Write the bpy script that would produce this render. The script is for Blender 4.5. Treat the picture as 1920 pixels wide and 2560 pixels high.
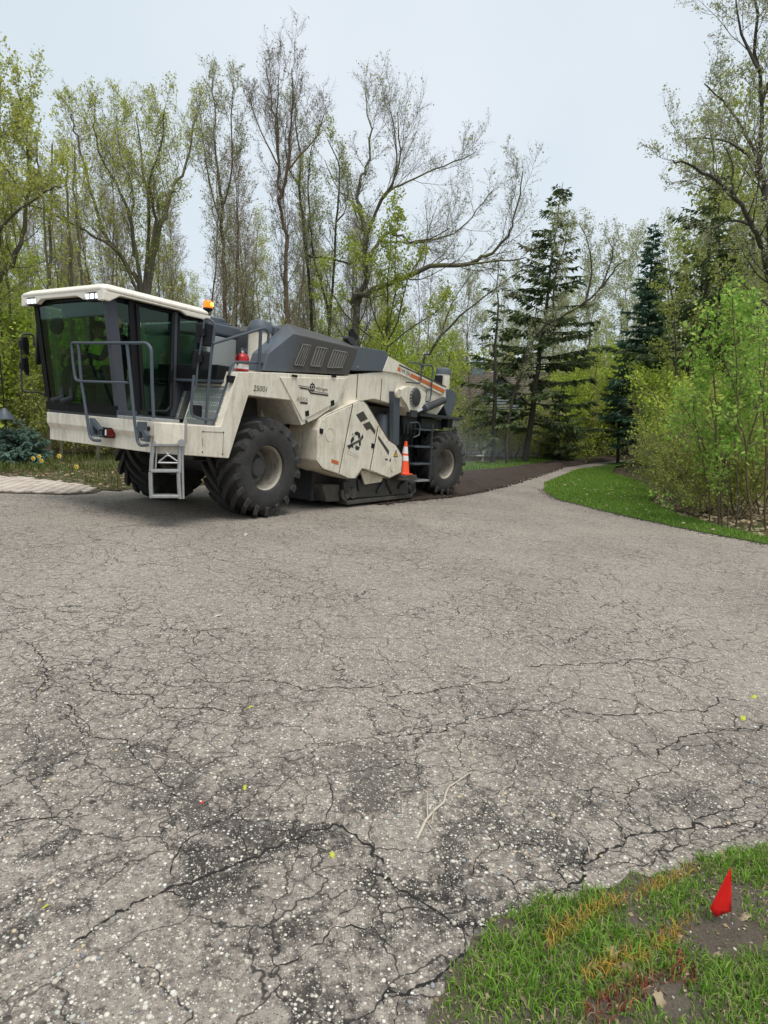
import bpy, bmesh, math, random
import numpy as np
from mathutils import Vector, Matrix, noise
from mathutils.geometry import delaunay_2d_cdt

scene = bpy.context.scene
C = scene.collection
PI = math.pi
rad = math.radians
for o in list(bpy.data.objects):
    bpy.data.objects.remove(o)

# ------------------------------------------------------------------ camera
FPX, HOR, CAMH = 1540.0, 1055.0, 1.65          # focal length in photo pixels, horizon row, eye height
PITCH = math.atan((1280.0 - HOR) / FPX)
cam_data = bpy.data.cameras.new('camera')
cam_data.sensor_fit = 'VERTICAL'
cam_data.sensor_height = 36.0
cam_data.sensor_width = 27.0
cam_data.lens = FPX / 2560.0 * 36.0
cam_data.clip_start = 0.05
cam_data.clip_end = 2000
cam = bpy.data.objects.new('camera', cam_data)
C.objects.link(cam)
cam.location = (0, 0, CAMH)
cam.rotation_euler = (PI / 2 - PITCH, 0, 0)
scene.camera = cam

# ------------------------------------------------------------------ sky, sun, exposure
SUN_EL, SUN_ROT = rad(68), rad(150)
world = bpy.data.worlds.new('World')
scene.world = world
world.use_nodes = True
nt = world.node_tree
nt.nodes.clear()
w_out = nt.nodes.new('ShaderNodeOutputWorld')
w_bg = nt.nodes.new('ShaderNodeBackground')
w_sky = nt.nodes.new('ShaderNodeTexSky')
w_sky.sky_type = 'NISHITA'
w_sky.sun_disc = False
w_sky.sun_elevation = SUN_EL
w_sky.sun_rotation = SUN_ROT
w_sky.air_density = 1.0
w_sky.dust_density = 4.0
w_tc = nt.nodes.new('ShaderNodeTexCoord')
w_n = nt.nodes.new('ShaderNodeTexNoise')
w_n.inputs['Scale'].default_value = 1.6
w_n.inputs['Detail'].default_value = 4
w_n.inputs['Roughness'].default_value = 0.45
nt.links.new(w_tc.outputs['Generated'], w_n.inputs['Vector'])
w_cr = nt.nodes.new('ShaderNodeValToRGB')          # the even overcast deck: soft grey-blue and paler cloud
w_cr.color_ramp.elements[0].position = 0.30
w_cr.color_ramp.elements[0].color = (3.50, 4.22, 4.58, 1)
w_cr.color_ramp.elements[1].position = 0.72
w_cr.color_ramp.elements[1].color = (4.60, 4.95, 5.28, 1)
nt.links.new(w_n.outputs['Fac'], w_cr.inputs['Fac'])
w_mix = nt.nodes.new('ShaderNodeMixRGB')
w_mix.inputs['Fac'].default_value = 0.90
nt.links.new(w_sky.outputs['Color'], w_mix.inputs['Color1'])
nt.links.new(w_cr.outputs['Color'], w_mix.inputs['Color2'])
nt.links.new(w_mix.outputs['Color'], w_bg.inputs['Color'])
w_bg.inputs['Strength'].default_value = 0.10
nt.links.new(w_bg.outputs['Background'], w_out.inputs['Surface'])

sun_data = bpy.data.lights.new('sun', 'SUN')
sun_data.energy = 1.5
sun_data.angle = rad(30)
sun_data.color = (1.0, 0.96, 0.90)
sun = bpy.data.objects.new('sun', sun_data)
C.objects.link(sun)
_sd = Vector((math.sin(SUN_ROT) * math.cos(SUN_EL), math.cos(SUN_ROT) * math.cos(SUN_EL), math.sin(SUN_EL)))
sun.rotation_euler = _sd.to_track_quat('Z', 'Y').to_euler()
sun.location = (0, 0, 40)

scene.view_settings.view_transform = 'Standard'
scene.view_settings.look = 'None'
scene.view_settings.gamma = 1.0
scene.view_settings.use_curve_mapping = False
scene.view_settings.exposure = 0.88

# ------------------------------------------------------------------ ground shape and pixel -> place
K = 1920.0 / 1659.0
cP, sP = math.cos(PITCH), math.sin(PITCH)

def gz(x, y):
    """height of the ground: it falls gently to the right, as the photograph's road does"""
    x = np.asarray(x, float); y = np.asarray(y, float)
    z = 0.057 - 0.074 * 14 * np.tanh(x / 14) - 0.0075 * 40 * np.tanh(y / 40)
    return z

def g(x, y):
    return float(gz(x, y))

def ray(px, py):
    x = (px - 960) / FPX; y = (1280 - py) / FPX
    return np.array([x, cP + y * sP, -sP + y * cP])

CAM = np.array([0, 0, CAMH])

def G(px, py):
    """photo pixel on the ground -> world point"""
    d = ray(px, py); t = 5.0
    for _ in range(60):
        p = CAM + d * t
        h = p[2] - g(p[0], p[1])
        t += h / max(0.03, -d[2] + 0.02) * 0.8
        t = min(max(t, 0.2), 200)
    p = CAM + d * t
    return Vector((p[0], p[1], g(p[0], p[1])))

def G6(x, y):            # the same from the 1659-pixel-wide view
    return G(x * K, y * K)

def AT(px, py, Y):
    """photo pixel at world depth y = Y"""
    d = ray(px, py); t = Y / d[1]
    return Vector(CAM + d * t)

# ------------------------------------------------------------------ machine frame
PSI = 0.578
_n = np.array([0.074, 0.0075, 1.0]); _n /= np.linalg.norm(_n)
_a = np.array([math.sin(PSI), math.cos(PSI), 0]); _a -= _n * (_a @ _n); _a /= np.linalg.norm(_a)
_l = np.cross(_n, _a)
MO = np.array([-1.844, 9.74, 0.12])
MB3 = np.array([_a, _l, _n])
MACHINE = Matrix(((_a[0], _l[0], _n[0], MO[0]), (_a[1], _l[1], _n[1], MO[1]), (_a[2], _l[2], _n[2], MO[2]), (0, 0, 0, 1)))

def S(px, py, v=None, u=None, w=None):
    """photo pixel -> machine coordinates (u rearward, v across, w up) on a known plane of the machine"""
    d = MB3 @ ray(px, py); o = MB3 @ (CAM - MO)
    for i, k in enumerate((u, v, w)):
        if k is not None:
            t = (k - o[i]) / d[i]
            return tuple(o + d * t)

def zoom(x0, y0, sc):
    return lambda x, y: (x0 + x * sc, y0 + y * sc)

z1 = zoom(40, 680, 600 / 1659); z2 = zoom(480, 760, 700 / 1659); z3 = zoom(360, 860, 260 / 1438)
zA = zoom(60, 700, 300 / 1659); zB = zoom(270, 720, 300 / 1659); z4 = zoom(520, 780, 340 / 1659)
z5 = zoom(740, 960, 340 / 1659); z6 = zoom(860, 860, 320 / 1659)
zR = zoom(980, 890, 120 / 1659); zL = zoom(720, 940, 140 / 1659); zE = zoom(850, 1060, 100 / 1659)
zH = zoom(780, 800, 180 / 1659); zF = zoom(0, 700, 300 / 1229)

def SS(z, pts, **k):
    return [S(*z(*p), **k) for p in pts]

def UW(z, pts, v):       # outline on a side plane -> [(u, w)]
    return [(q[0], q[2]) for q in SS(z, pts, v=v)]

# ------------------------------------------------------------------ materials
MATS = {}

def newmat(name):
    m = bpy.data.materials.new(name)
    m.use_nodes = True
    m.node_tree.nodes.clear()
    MATS[name] = m
    return m, m.node_tree

class NT:
    def __init__(s, nt): s.nt = nt
    def n(s, t, **k):
        nd = s.nt.nodes.new('ShaderNode' + t)
        for a, b in k.items():
            if a in nd.inputs: nd.inputs[a].default_value = b
            else: setattr(nd, a, b)
        return nd
    def l(s, a, b): s.nt.links.new(a, b)
    def val(s, x):
        return x
    def math(s, op, a, b=None, clamp=False):
        nd = s.nt.nodes.new('ShaderNodeMath'); nd.operation = op; nd.use_clamp = clamp
        for i, q in enumerate((a, b)):
            if q is None: continue
            if isinstance(q, (int, float)): nd.inputs[i].default_value = q
            else: s.l(q, nd.inputs[i])
        return nd.outputs[0]
    def ramp(s, fac, stops, interp='LINEAR'):
        nd = s.nt.nodes.new('ShaderNodeValToRGB'); cr = nd.color_ramp; cr.interpolation = interp
        while len(cr.elements) < len(stops): cr.elements.new(0.5)
        for e, (p, c) in zip(cr.elements, stops):
            e.position = p
            if isinstance(c, (int, float)): c = (c, c, c)
            e.color = (*c[:3], 1)
        s.l(fac, nd.inputs['Fac'])
        return nd.outputs['Color']
    def mix(s, fac, a, b, mode='MIX'):
        nd = s.nt.nodes.new('ShaderNodeMixRGB'); nd.blend_type = mode
        for i, q in enumerate((fac, a, b)):
            if isinstance(q, (int, float)): nd.inputs[i].default_value = q if i == 0 else (q, q, q, 1)
            elif isinstance(q, tuple): nd.inputs[i].default_value = (*q[:3], 1)
            else: s.l(q, nd.inputs[i])
        return nd.outputs['Color']
    def noise(s, vec, scale, detail=3, rough=0.5, dist=0.0, out='Fac'):
        nd = s.nt.nodes.new('ShaderNodeTexNoise')
        nd.inputs['Scale'].default_value = scale; nd.inputs['Detail'].default_value = detail
        nd.inputs['Roughness'].default_value = rough; nd.inputs['Distortion'].default_value = dist
        if vec is not None: s.l(vec, nd.inputs['Vector'])
        return nd.outputs[out]
    def voro(s, vec, scale, feature='F1', out='Distance', rnd=1.0):
        nd = s.nt.nodes.new('ShaderNodeTexVoronoi'); nd.feature = feature
        nd.inputs['Scale'].default_value = scale; nd.inputs['Randomness'].default_value = rnd
        if vec is not None: s.l(vec, nd.inputs['Vector'])
        return nd.outputs[out]
    def bump(s, h, strength=0.5, dist=0.01, normal=None):
        nd = s.nt.nodes.new('ShaderNodeBump')
        nd.inputs['Strength'].default_value = strength; nd.inputs['Distance'].default_value = dist
        s.l(h, nd.inputs['Height'])
        if normal is not None: s.l(normal, nd.inputs['Normal'])
        return nd.outputs['Normal']
    def coord(s, what='Object'):
        return s.nt.nodes.new('ShaderNodeTexCoord').outputs[what]
    def mapping(s, vec, scale=(1, 1, 1), rot=(0, 0, 0), loc=(0, 0, 0)):
        nd = s.nt.nodes.new('ShaderNodeMapping')
        nd.inputs['Scale'].default_value = scale; nd.inputs['Rotation'].default_value = rot; nd.inputs['Location'].default_value = loc
        s.l(vec, nd.inputs['Vector'])
        return nd.outputs['Vector']
    def attr(s, name, out='Color'):
        nd = s.nt.nodes.new('ShaderNodeAttribute'); nd.attribute_name = name
        return nd.outputs[out]
    def pbsdf(s, color, rough=0.5, metal=0.0, normal=None, spec=0.5, emit=None, estr=0, coat=0):
        nd = s.nt.nodes.new('ShaderNodeBsdfPrincipled')
        for key, q in (('Base Color', color), ('Roughness', rough), ('Metallic', metal), ('Specular IOR Level', spec), ('Coat Weight', coat)):
            if isinstance(q, (int, float)): nd.inputs[key].default_value = q
            elif isinstance(q, tuple): nd.inputs[key].default_value = (*q[:3], 1)
            else: s.l(q, nd.inputs[key])
        if normal is not None: s.l(normal, nd.inputs['Normal'])
        if emit is not None:
            nd.inputs['Emission Color'].default_value = (*emit, 1); nd.inputs['Emission Strength'].default_value = estr
        return nd.outputs['BSDF']
    def out(s, shader, vol=None):
        o = s.nt.nodes.new('ShaderNodeOutputMaterial')
        if shader is not None: s.l(shader, o.inputs['Surface'])
        if vol is not None: s.l(vol, o.inputs['Volume'])

def paint(name, col, rough=0.42, dirt=(0.20, 0.16, 0.11), dirt_amt=0.35, grain=0.06, metal=0.0, stain=None, rust=0.0):
    m, nt = newmat(name); t = NT(nt)
    co = t.coord()
    n1 = t.noise(co, 2.3, 5, 0.6)
    n2 = t.noise(t.mapping(co, (5, 5, 0.9)), 3.0, 4, 0.6)       # rain streaks run downward
    n3 = t.noise(co, 38, 4, 0.65)
    f = t.ramp(t.math('MULTIPLY', n1, n2), [(0.20, 0.0), (0.46, 1.0)])
    f = t.math('MULTIPLY', f, dirt_amt)
    c = t.mix(f, col, dirt)
    sp = t.ramp(n3, [(0.30, 1.0), (0.42, 0.0)])
    c = t.mix(t.math('MULTIPLY', sp, dirt_amt * 0.6), c, dirt)
    c = t.mix(grain, c, t.ramp(n3, [(0.3, 0.15), (0.7, 1.0)]), 'MULTIPLY')
    if rust:
        r = t.ramp(t.noise(co, 9, 5, 0.7), [(0.66, 0.0), (0.72, 1.0)])
        c = t.mix(t.math('MULTIPLY', r, rust), c, (0.16, 0.07, 0.03))
    if stain is not None:                                            # soot round the vents
        sx = nt.nodes.new('ShaderNodeSeparateXYZ'); t.l(co, sx.inputs[0])
        f2 = t.ramp(t.math('ADD', sx.outputs['X'], t.math('MULTIPLY', n1, 0.9)), [(0.0, 0.0), (0.001, 0.0)])
        s0 = t.math('ADD', t.math('MULTIPLY', sx.outputs['X'], 0.75), t.math('MULTIPLY', n1, 0.8))
        f2 = t.ramp(s0, [(0.55, 0.0), (1.0, 1.0)])
        c = t.mix(t.math('MULTIPLY', f2, 0.85), c, stain)
    rr = t.ramp(n3, [(0.2, min(1, rough + 0.2)), (0.8, rough)])
    t.out(t.pbsdf(c, rr, metal, t.bump(n3, 0.06, 0.002)))
    return m

def flat(name, col, rough=0.5, metal=0.0, emit=None, estr=0, bump=0.0, bscale=60, var=0.15, spec=0.5):
    m, nt = newmat(name); t = NT(nt)
    co = t.coord()
    n = t.noise(co, bscale, 4, 0.6)
    c = t.mix(var, col, t.ramp(n, [(0.25, 0.25), (0.75, 1.0)]), 'MULTIPLY')
    nrm = t.bump(n, bump, 0.004) if bump else None
    t.out(t.pbsdf(c, rough, metal, nrm, spec=spec, emit=emit, estr=estr))
    return m

paint('cream', (0.76, 0.71, 0.60), 0.38, dirt=(0.36, 0.28, 0.18), dirt_amt=0.62, rust=0.35)
paint('cream_dirty', (0.68, 0.62, 0.50), 0.5, dirt=(0.26, 0.20, 0.13), dirt_amt=0.75, rust=0.4)
paint('cream_roof', (0.82, 0.77, 0.67), 0.35, dirt=(0.4, 0.33, 0.24), dirt_amt=0.25)
paint('slate', (0.085, 0.105, 0.130), 0.40, dirt=(0.12, 0.10, 0.08), dirt_amt=0.4)
paint('slate_soot', (0.085, 0.105, 0.130), 0.45, dirt=(0.10, 0.08, 0.07), dirt_amt=0.5, stain=(0.055, 0.047, 0.040))
paint('vent_slat', (0.17, 0.165, 0.155), 0.5, dirt=(0.06, 0.05, 0.045), dirt_amt=0.5)
paint('rail_grey', (0.060, 0.078, 0.098), 0.42, dirt=(0.12, 0.10, 0.08), dirt_amt=0.3)
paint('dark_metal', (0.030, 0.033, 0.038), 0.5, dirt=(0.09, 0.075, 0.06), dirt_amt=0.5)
paint('cab_frame', (0.052, 0.058, 0.075), 0.42, dirt=(0.09, 0.08, 0.07), dirt_amt=0.25)
paint('skid_steel', (0.055, 0.053, 0.048), 0.6, dirt=(0.14, 0.11, 0.08), dirt_amt=0.8, rust=0.5)
paint('tank_panel', (0.34, 0.37, 0.37), 0.45, dirt=(0.25, 0.23, 0.2), dirt_amt=0.3)
paint('galvanised', (0.42, 0.43, 0.43), 0.42, dirt=(0.22, 0.20, 0.17), dirt_amt=0.6, metal=0.55)
paint('rim_dish_shade', (0.27, 0.245, 0.20), 0.6, dirt=(0.07, 0.06, 0.045), dirt_amt=0.9)  # dirty rim cream made darker: shade inside the wheel dish put into the colour
paint('hub_paint', (0.065, 0.068, 0.072), 0.55, dirt=(0.11, 0.09, 0.07), dirt_amt=0.7)
paint('rim_lip', (0.40, 0.37, 0.30), 0.55, dirt=(0.16, 0.13, 0.09), dirt_amt=0.7)
paint('orange_stripe', (0.56, 0.145, 0.035), 0.45, dirt=(0.3, 0.15, 0.08), dirt_amt=0.3)
flat('black_plastic', (0.010, 0.010, 0.012), 0.5, bump=0.1, bscale=120, spec=0.25)
flat('black_void', (0.004, 0.004, 0.004), 0.6, spec=0.2)
flat('print_black', (0.022, 0.022, 0.023), 0.5)
flat('print_brown', (0.06, 0.052, 0.045), 0.5)
flat('print_grey', (0.32, 0.30, 0.27), 0.6)
flat('print_yellow', (0.70, 0.36, 0.02), 0.5)
flat('print_white', (0.78, 0.77, 0.74), 0.5)
flat('print_green', (0.012, 0.05, 0.045), 0.5)
flat('chrome', (0.75, 0.75, 0.76), 0.14, 1.0, var=0.05)
flat('red_paint', (0.50, 0.008, 0.012), 0.3, var=0.2)
flat('cone_orange', (0.90, 0.085, 0.018), 0.5, var=0.25)
flat('white_plastic', (0.74, 0.74, 0.72), 0.4)
flat('beacon_amber', (0.85, 0.16, 0.01), 0.25, emit=(1.0, 0.22, 0.01), estr=0.55)
flat('beacon_glow', (1.0, 0.5, 0.05), 0.3, emit=(1.0, 0.42, 0.05), estr=2.6)
flat('lamp_led', (0.8, 0.85, 0.9), 0.2, emit=(0.85, 0.92, 1.0), estr=0.85)
flat('lamp_glass', (0.35, 0.36, 0.36), 0.12, 0.6)
flat('red_lens', (0.12, 0.006, 0.006), 0.25)
flat('flag_red', (0.80, 0.012, 0.010), 0.55, var=0.12)
flat('wire_steel', (0.35, 0.34, 0.33), 0.4, 0.8)
flat('skin', (0.32, 0.17, 0.11), 0.55, bump=0.1)
flat('vest_yellow', (0.55, 0.78, 0.05), 0.8)
flat('cloth_dark', (0.025, 0.028, 0.035), 0.9, bump=0.3)
flat('cap_dark', (0.018, 0.018, 0.020), 0.9, bump=0.2)
flat('seat_fabric', (0.02, 0.02, 0.022), 0.9, bump=0.3)

m, nt = newmat('diamond_plate'); t = NT(nt)
co = t.coord()
a1 = t.voro(t.mapping(co, (24, 24, 24)), 1.0, 'F1', 'Distance', 0.0)
h = t.ramp(a1, [(0.18, 1.0), (0.34, 0.0)])
c = t.mix(h, (0.40, 0.41, 0.40), (0.75, 0.77, 0.76))
t.out(t.pbsdf(c, 0.36, 0.7, t.bump(h, 0.9, 0.012)))

m, nt = newmat('rubber'); t = NT(nt)
co = t.coord()
n = t.noise(co, 6, 5, 0.65); n2 = t.noise(co, 50, 4, 0.6)
c = t.mix(t.ramp(n, [(0.35, 0.0), (0.75, 0.7)]), (0.022, 0.022, 0.023), (0.055, 0.050, 0.042))
t.out(t.pbsdf(c, 0.78, 0, t.bump(n2, 0.25, 0.004)))

m, nt = newmat('cab_glass'); t = NT(nt)
tr = t.n('BsdfTransparent'); tr.inputs['Color'].default_value = (0.62, 0.76, 0.67, 1)
gl = t.n('BsdfGlossy'); gl.inputs['Roughness'].default_value = 0.03; gl.inputs['Color'].default_value = (0.85, 1.0, 0.95, 1)
lw = t.n('LayerWeight'); lw.inputs['Blend'].default_value = 0.5
frs = t.math('ADD', 0.03, t.math('MULTIPLY', t.math('POWER', lw.outputs['Facing'], 5.0), 0.8))
mx = t.n('MixShader'); t.l(frs, mx.inputs[0]); t.l(tr.outputs[0], mx.inputs[1]); t.l(gl.outputs[0], mx.inputs[2])
t.out(mx.outputs[0])

# ------------------------------------------------------------------ mesh helpers
def link(o, parent=None):
    C.objects.link(o)
    if parent is not None: o.parent = parent
    return o

def tag(o, label=None, cat=None, group=None, kind=None):
    if label: o['label'] = label
    if cat: o['category'] = cat
    if group: o['group'] = group
    if kind: o['kind'] = kind
    return o

def empty(name, loc=(0, 0, 0), rz=0.0, label=None, cat=None, group=None, matrix=None):
    o = bpy.data.objects.new(name, None)
    o.empty_display_size = 0.2
    C.objects.link(o)
    if matrix is not None: o.matrix_world = matrix
    else:
        o.location = loc; o.rotation_euler = (0, 0, rz)
    return tag(o, label, cat, group)

class MB:
    def __init__(s): s.v = []; s.f = []; s.mi = []
    def add(s, vs, fs, mi=0):
        b = len(s.v); s.v.extend([tuple(map(float, p)) for p in vs])
        for f in fs: s.f.append([b + i for i in f]); s.mi.append(mi)
    def box(s, u0, u1, v0, v1, w0, w1, mi=0):
        vs = [(u0, v0, w0), (u1, v0, w0), (u1, v1, w0), (u0, v1, w0), (u0, v0, w1), (u1, v0, w1), (u1, v1, w1), (u0, v1, w1)]
        s.add(vs, [(0, 3, 2, 1), (4, 5, 6, 7), (0, 1, 5, 4), (1, 2, 6, 5), (2, 3, 7, 6), (3, 0, 4, 7)], mi)
        return s
    def prism(s, uw, v0, v1, mi=0):
        n = len(uw)
        vs = [(u, v0, w) for u, w in uw] + [(u, v1, w) for u, w in uw]
        fs = [tuple(range(n)), tuple(range(2 * n - 1, n - 1, -1))]
        fs += [(i, n + i, n + (i + 1) % n, (i + 1) % n) for i in range(n)]
        s.add(vs, fs, mi); return s
    def loft(s, A, B, mi=0, caps=True):
        n = len(A)
        fs = [(i, (i + 1) % n, n + (i + 1) % n, n + i) for i in range(n)]
        if caps: fs += [tuple(range(n - 1, -1, -1)), tuple(range(n, 2 * n))]
        s.add(list(A) + list(B), fs, mi); return s
    def plate(s, pts, th, mi=0):
        """a flat polygon in space with thickness th away from its normal"""
        P = [Vector(p) for p in pts]
        nrm = Vector((0, 0, 0))
        for i in range(len(P)): nrm += (P[i] - P[0]).cross(P[(i + 1) % len(P)] - P[0])
        nrm.normalize()
        return s.loft([p for p in P], [p - nrm * th for p in P], mi)
    def tube(s, path, r, sides=8, mi=0, closed=False, r1=None, corner=0.0):
        P = [Vector(p) for p in path]
        if corner > 0 and len(P) > 2:
            Q = [P[0]]
            for i in range(1, len(P) - 1):
                a, b, c = P[i - 1], P[i], P[i + 1]
                d1 = min(corner, (a - b).length * 0.45); d2 = min(corner, (c - b).length * 0.45)
                p1 = b + (a - b).normalized() * d1; p2 = b + (c - b).normalized() * d2
                for k in range(5):
                    q = k / 4
                    Q.append(p1 * (1 - q) ** 2 + b * 2 * q * (1 - q) + p2 * q * q)
            Q.append(P[-1]); P = Q
        n = len(P); vs = []
        T = []
        for i in range(n):
            if closed: d = P[(i + 1) % n] - P[i - 1]
            else: d = P[min(i + 1, n - 1)] - P[max(i - 1, 0)]
            T.append(d.normalized() if d.length > 1e-9 else Vector((0, 0, 1)))
        ref = Vector((0, 0, 1)) if abs(T[0].z) < 0.9 else Vector((1, 0, 0))
        x = T[0].cross(ref).normalized()
        for i in range(n):
            x = (x - T[i] * x.dot(T[i])).normalized(); y = T[i].cross(x)
            rr = r if r1 is None else r + (r1 - r) * i / max(1, n - 1)
            for k in range(sides):
                a = 2 * PI * k / sides
                vs.append(P[i] + x * (rr * math.cos(a)) + y * (rr * math.sin(a)))
        fs = []
        m = n if closed else n - 1
        for i in range(m):
            j = (i + 1) % n
            for k in range(sides):
                k2 = (k + 1) % sides
                fs.append((i * sides + k, i * sides + k2, j * sides + k2, j * sides + k))
        if not closed:
            fs.append(tuple(range(sides - 1, -1, -1))); fs.append(tuple(range((n - 1) * sides, n * sides)))
        s.add(vs, fs, mi); return s
    def lathe(s, prof, origin=(0, 0, 0), axis=(0, 0, 1), segs=24, mi=0, cap=True):
        """prof: [(radius, height along axis)]"""
        A = Vector(axis).normalized(); ref = Vector((0, 0, 1)) if abs(A.z) < 0.9 else Vector((1, 0, 0))
        X = A.cross(ref).normalized(); Y = A.cross(X); O = Vector(origin)
        vs = []
        for r, h in prof:
            for k in range(segs):
                a = 2 * PI * k / segs
                vs.append(O + A * h + X * (r * math.cos(a)) + Y * (r * math.sin(a)))
        fs = []
        for i in range(len(prof) - 1):
            for k in range(segs):
                k2 = (k + 1) % segs
                fs.append((i * segs + k, i * segs + k2, (i + 1) * segs + k2, (i + 1) * segs + k))
        if cap:
            if prof[0][0] > 1e-6: fs.append(tuple(range(segs - 1, -1, -1)))
            if prof[-1][0] > 1e-6: fs.append(tuple(range((len(prof) - 1) * segs, len(prof) * segs)))
        s.add(vs, fs, mi); return s
    def mesh(s, name, mats, smooth=None):
        me = bpy.data.meshes.new(name)
        me.from_pydata(s.v, [], s.f)
        if isinstance(mats, str): mats = [mats]
        for m in mats: me.materials.append(MATS[m])
        if len(mats) > 1: me.polygons.foreach_set('material_index', s.mi)
        bm = bmesh.new(); bm.from_mesh(me)
        bmesh.ops.recalc_face_normals(bm, faces=bm.faces)
        bm.to_mesh(me); bm.free()
        if smooth is not None:
            me.shade_smooth()
            me.set_sharp_from_angle(angle=rad(smooth))
        return me
    def build(s, name, mats, parent=None, bevel=0.0, smooth=None, matrix=None, label=None):
        me = s.mesh(name, mats, smooth)
        o = link(bpy.data.objects.new(name, me), parent)
        if matrix is not None: o.matrix_local = matrix
        if bevel:
            b = o.modifiers.new('bevel', 'BEVEL'); b.width = bevel; b.segments = 2; b.limit_method = 'ANGLE'; b.angle_limit = rad(30)
        if label: o['label'] = label
        return o

_font_cache = {}
def text_mesh(txt, name='lettering', extrude=0.0, shear=0.0):
    cu = bpy.data.curves.new(name, 'FONT'); cu.body = txt; cu.size = 1.0; cu.extrude = extrude; cu.shear = shear
    cu.resolution_u = 3
    ob = bpy.data.objects.new(name, cu); C.objects.link(ob)
    dg = bpy.context.evaluated_depsgraph_get(); dg.update()
    me = bpy.data.meshes.new_from_object(ob.evaluated_get(dg))
    bpy.data.objects.remove(ob); bpy.data.curves.remove(cu)
    return me

def text_on(txt, mat, p0, p1, p3, parent, name='lettering', shear=0.0):
    """lay a text so its box spans p0 (bottom left) -> p1 (bottom right), p0 -> p3 (top left)"""
    me = text_mesh(txt, name, 0.0, shear)
    co = np.array([v.co[:] for v in me.vertices])
    lo, hi = co.min(0), co.max(0)
    p0, p1, p3 = map(lambda q: np.array(q, float), (p0, p1, p3))
    for v in me.vertices:
        a = (v.co.x - lo[0]) / (hi[0] - lo[0]); b = (v.co.y - lo[1]) / (hi[1] - lo[1])
        v.co = Vector(p0 + (p1 - p0) * a + (p3 - p0) * b)
    me.materials.clear(); me.materials.append(MATS[mat])
    return link(bpy.data.objects.new(name, me), parent)
# ================================================================== materials of the ground
m, nt = newmat('asphalt'); t = NT(nt)
co = t.coord()
wob = t.noise(co, 7, 3, 0.6, out='Color')
big = t.noise(co, 0.55, 4, 0.6)
mid = t.noise(co, 2.1, 5, 0.65, 0.6)
clump = t.noise(co, 26, 6, 0.75)
# aggregate at two sizes
v1c = t.voro(co, 62, 'F1', 'Color'); v1d = t.voro(co, 62, 'F1', 'Distance')
v2c = t.voro(co, 135, 'F1', 'Color'); v2d = t.voro(co, 135, 'F1', 'Distance')
def sep(c):
    n = nt.nodes.new('ShaderNodeSeparateColor'); t.l(c, n.inputs[0]); return n.outputs
s1 = sep(v1c); s2 = sep(v2c)
binder = t.mix(t.ramp(big, [(0.3, 0.0), (0.7, 1.0)]), (0.256, 0.219, 0.185), (0.362, 0.311, 0.264))
sy = nt.nodes.new('ShaderNodeSeparateXYZ'); t.l(co, sy.inputs[0])
edge_wear = t.ramp(t.math('MULTIPLY', sy.outputs['Y'], 0.1), [(0.20, 1.0), (0.38, 0.0)])      # ravelled patches lie near the road's edge
mid = t.math('ADD', mid, t.math('MULTIPLY', t.math('SUBTRACT', clump, 0.5), 0.30))
binder = t.mix(t.math('MULTIPLY', t.ramp(mid, [(0.43, 1.0), (0.53, 0.0)]), edge_wear), binder, (0.070, 0.061, 0.052))
fine = t.noise(co, 260, 3, 0.7)
binder = t.mix(0.75, binder, t.ramp(clump, [(0.32, 0.22), (0.48, 0.85), (0.66, 1.50)]), 'MULTIPLY')
binder = t.mix(0.55, binder, t.ramp(fine, [(0.3, 0.35), (0.7, 1.25)]), 'MULTIPLY')
st2 = t.ramp(s2[0], [(0.0, (0.13, 0.115, 0.105)), (0.35, (0.24, 0.215, 0.185)), (0.52, (0.36, 0.32, 0.27)), (0.72, (0.52, 0.47, 0.40)), (0.90, (0.66, 0.61, 0.53))], 'CONSTANT')
k2 = t.math('MULTIPLY', t.ramp(v2d, [(0.30, 1.0), (0.46, 0.0)]), t.ramp(s2[1], [(0.30, 0.0), (0.38, 1.0)]))
c = t.mix(k2, binder, st2)
st1 = t.ramp(s1[0], [(0.0, (0.16, 0.145, 0.13)), (0.25, (0.30, 0.27, 0.23)), (0.42, (0.50, 0.45, 0.37)), (0.68, (0.64, 0.59, 0.51)), (0.88, (0.76, 0.72, 0.64))], 'CONSTANT')
k1 = t.math('MULTIPLY', t.ramp(v1d, [(0.26, 1.0), (0.40, 0.0)]), t.ramp(s1[1], [(0.52, 0.0), (0.58, 1.0)]))
c = t.mix(k1, c, st1)
v0c = t.voro(co, 33, 'F1', 'Color'); v0d = t.voro(co, 33, 'F1', 'Distance'); s0 = sep(v0c)
k0 = t.math('MULTIPLY', t.ramp(v0d, [(0.20, 1.0), (0.30, 0.0)]), t.ramp(s0[1], [(0.80, 0.0), (0.84, 1.0)]))
c = t.mix(k0, c, t.ramp(s0[0], [(0.0, (0.30, 0.26, 0.21)), (0.35, (0.50, 0.45, 0.37)), (0.7, (0.66, 0.61, 0.53))], 'CONSTANT'))
# crazing: a net of fine cracks, strong in places
wv = t.n('VectorMath', operation='MULTIPLY_ADD')
t.l(wob, wv.inputs[0]); wv.inputs[1].default_value = (0.16, 0.16, 0.16); t.l(co, wv.inputs[2])
ce = t.voro(wv.outputs[0], 3.1, 'DISTANCE_TO_EDGE', 'Distance')
ce2 = t.voro(wv.outputs[0], 7.5, 'DISTANCE_TO_EDGE', 'Distance')
where = t.ramp(t.noise(co, 0.9, 3, 0.6), [(0.36, 0.0), (0.50, 1.0)])
where2 = t.ramp(t.noise(t.mapping(co, loc=(9, 4, 0)), 0.7, 3, 0.6), [(0.42, 0.0), (0.55, 1.0)])
k = t.math('MULTIPLY', t.ramp(ce, [(0.003, 0.9), (0.013, 0.0)]), where)
kk = t.math('MULTIPLY', t.ramp(ce2, [(0.006, 0.7), (0.026, 0.0)]), where2)
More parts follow.
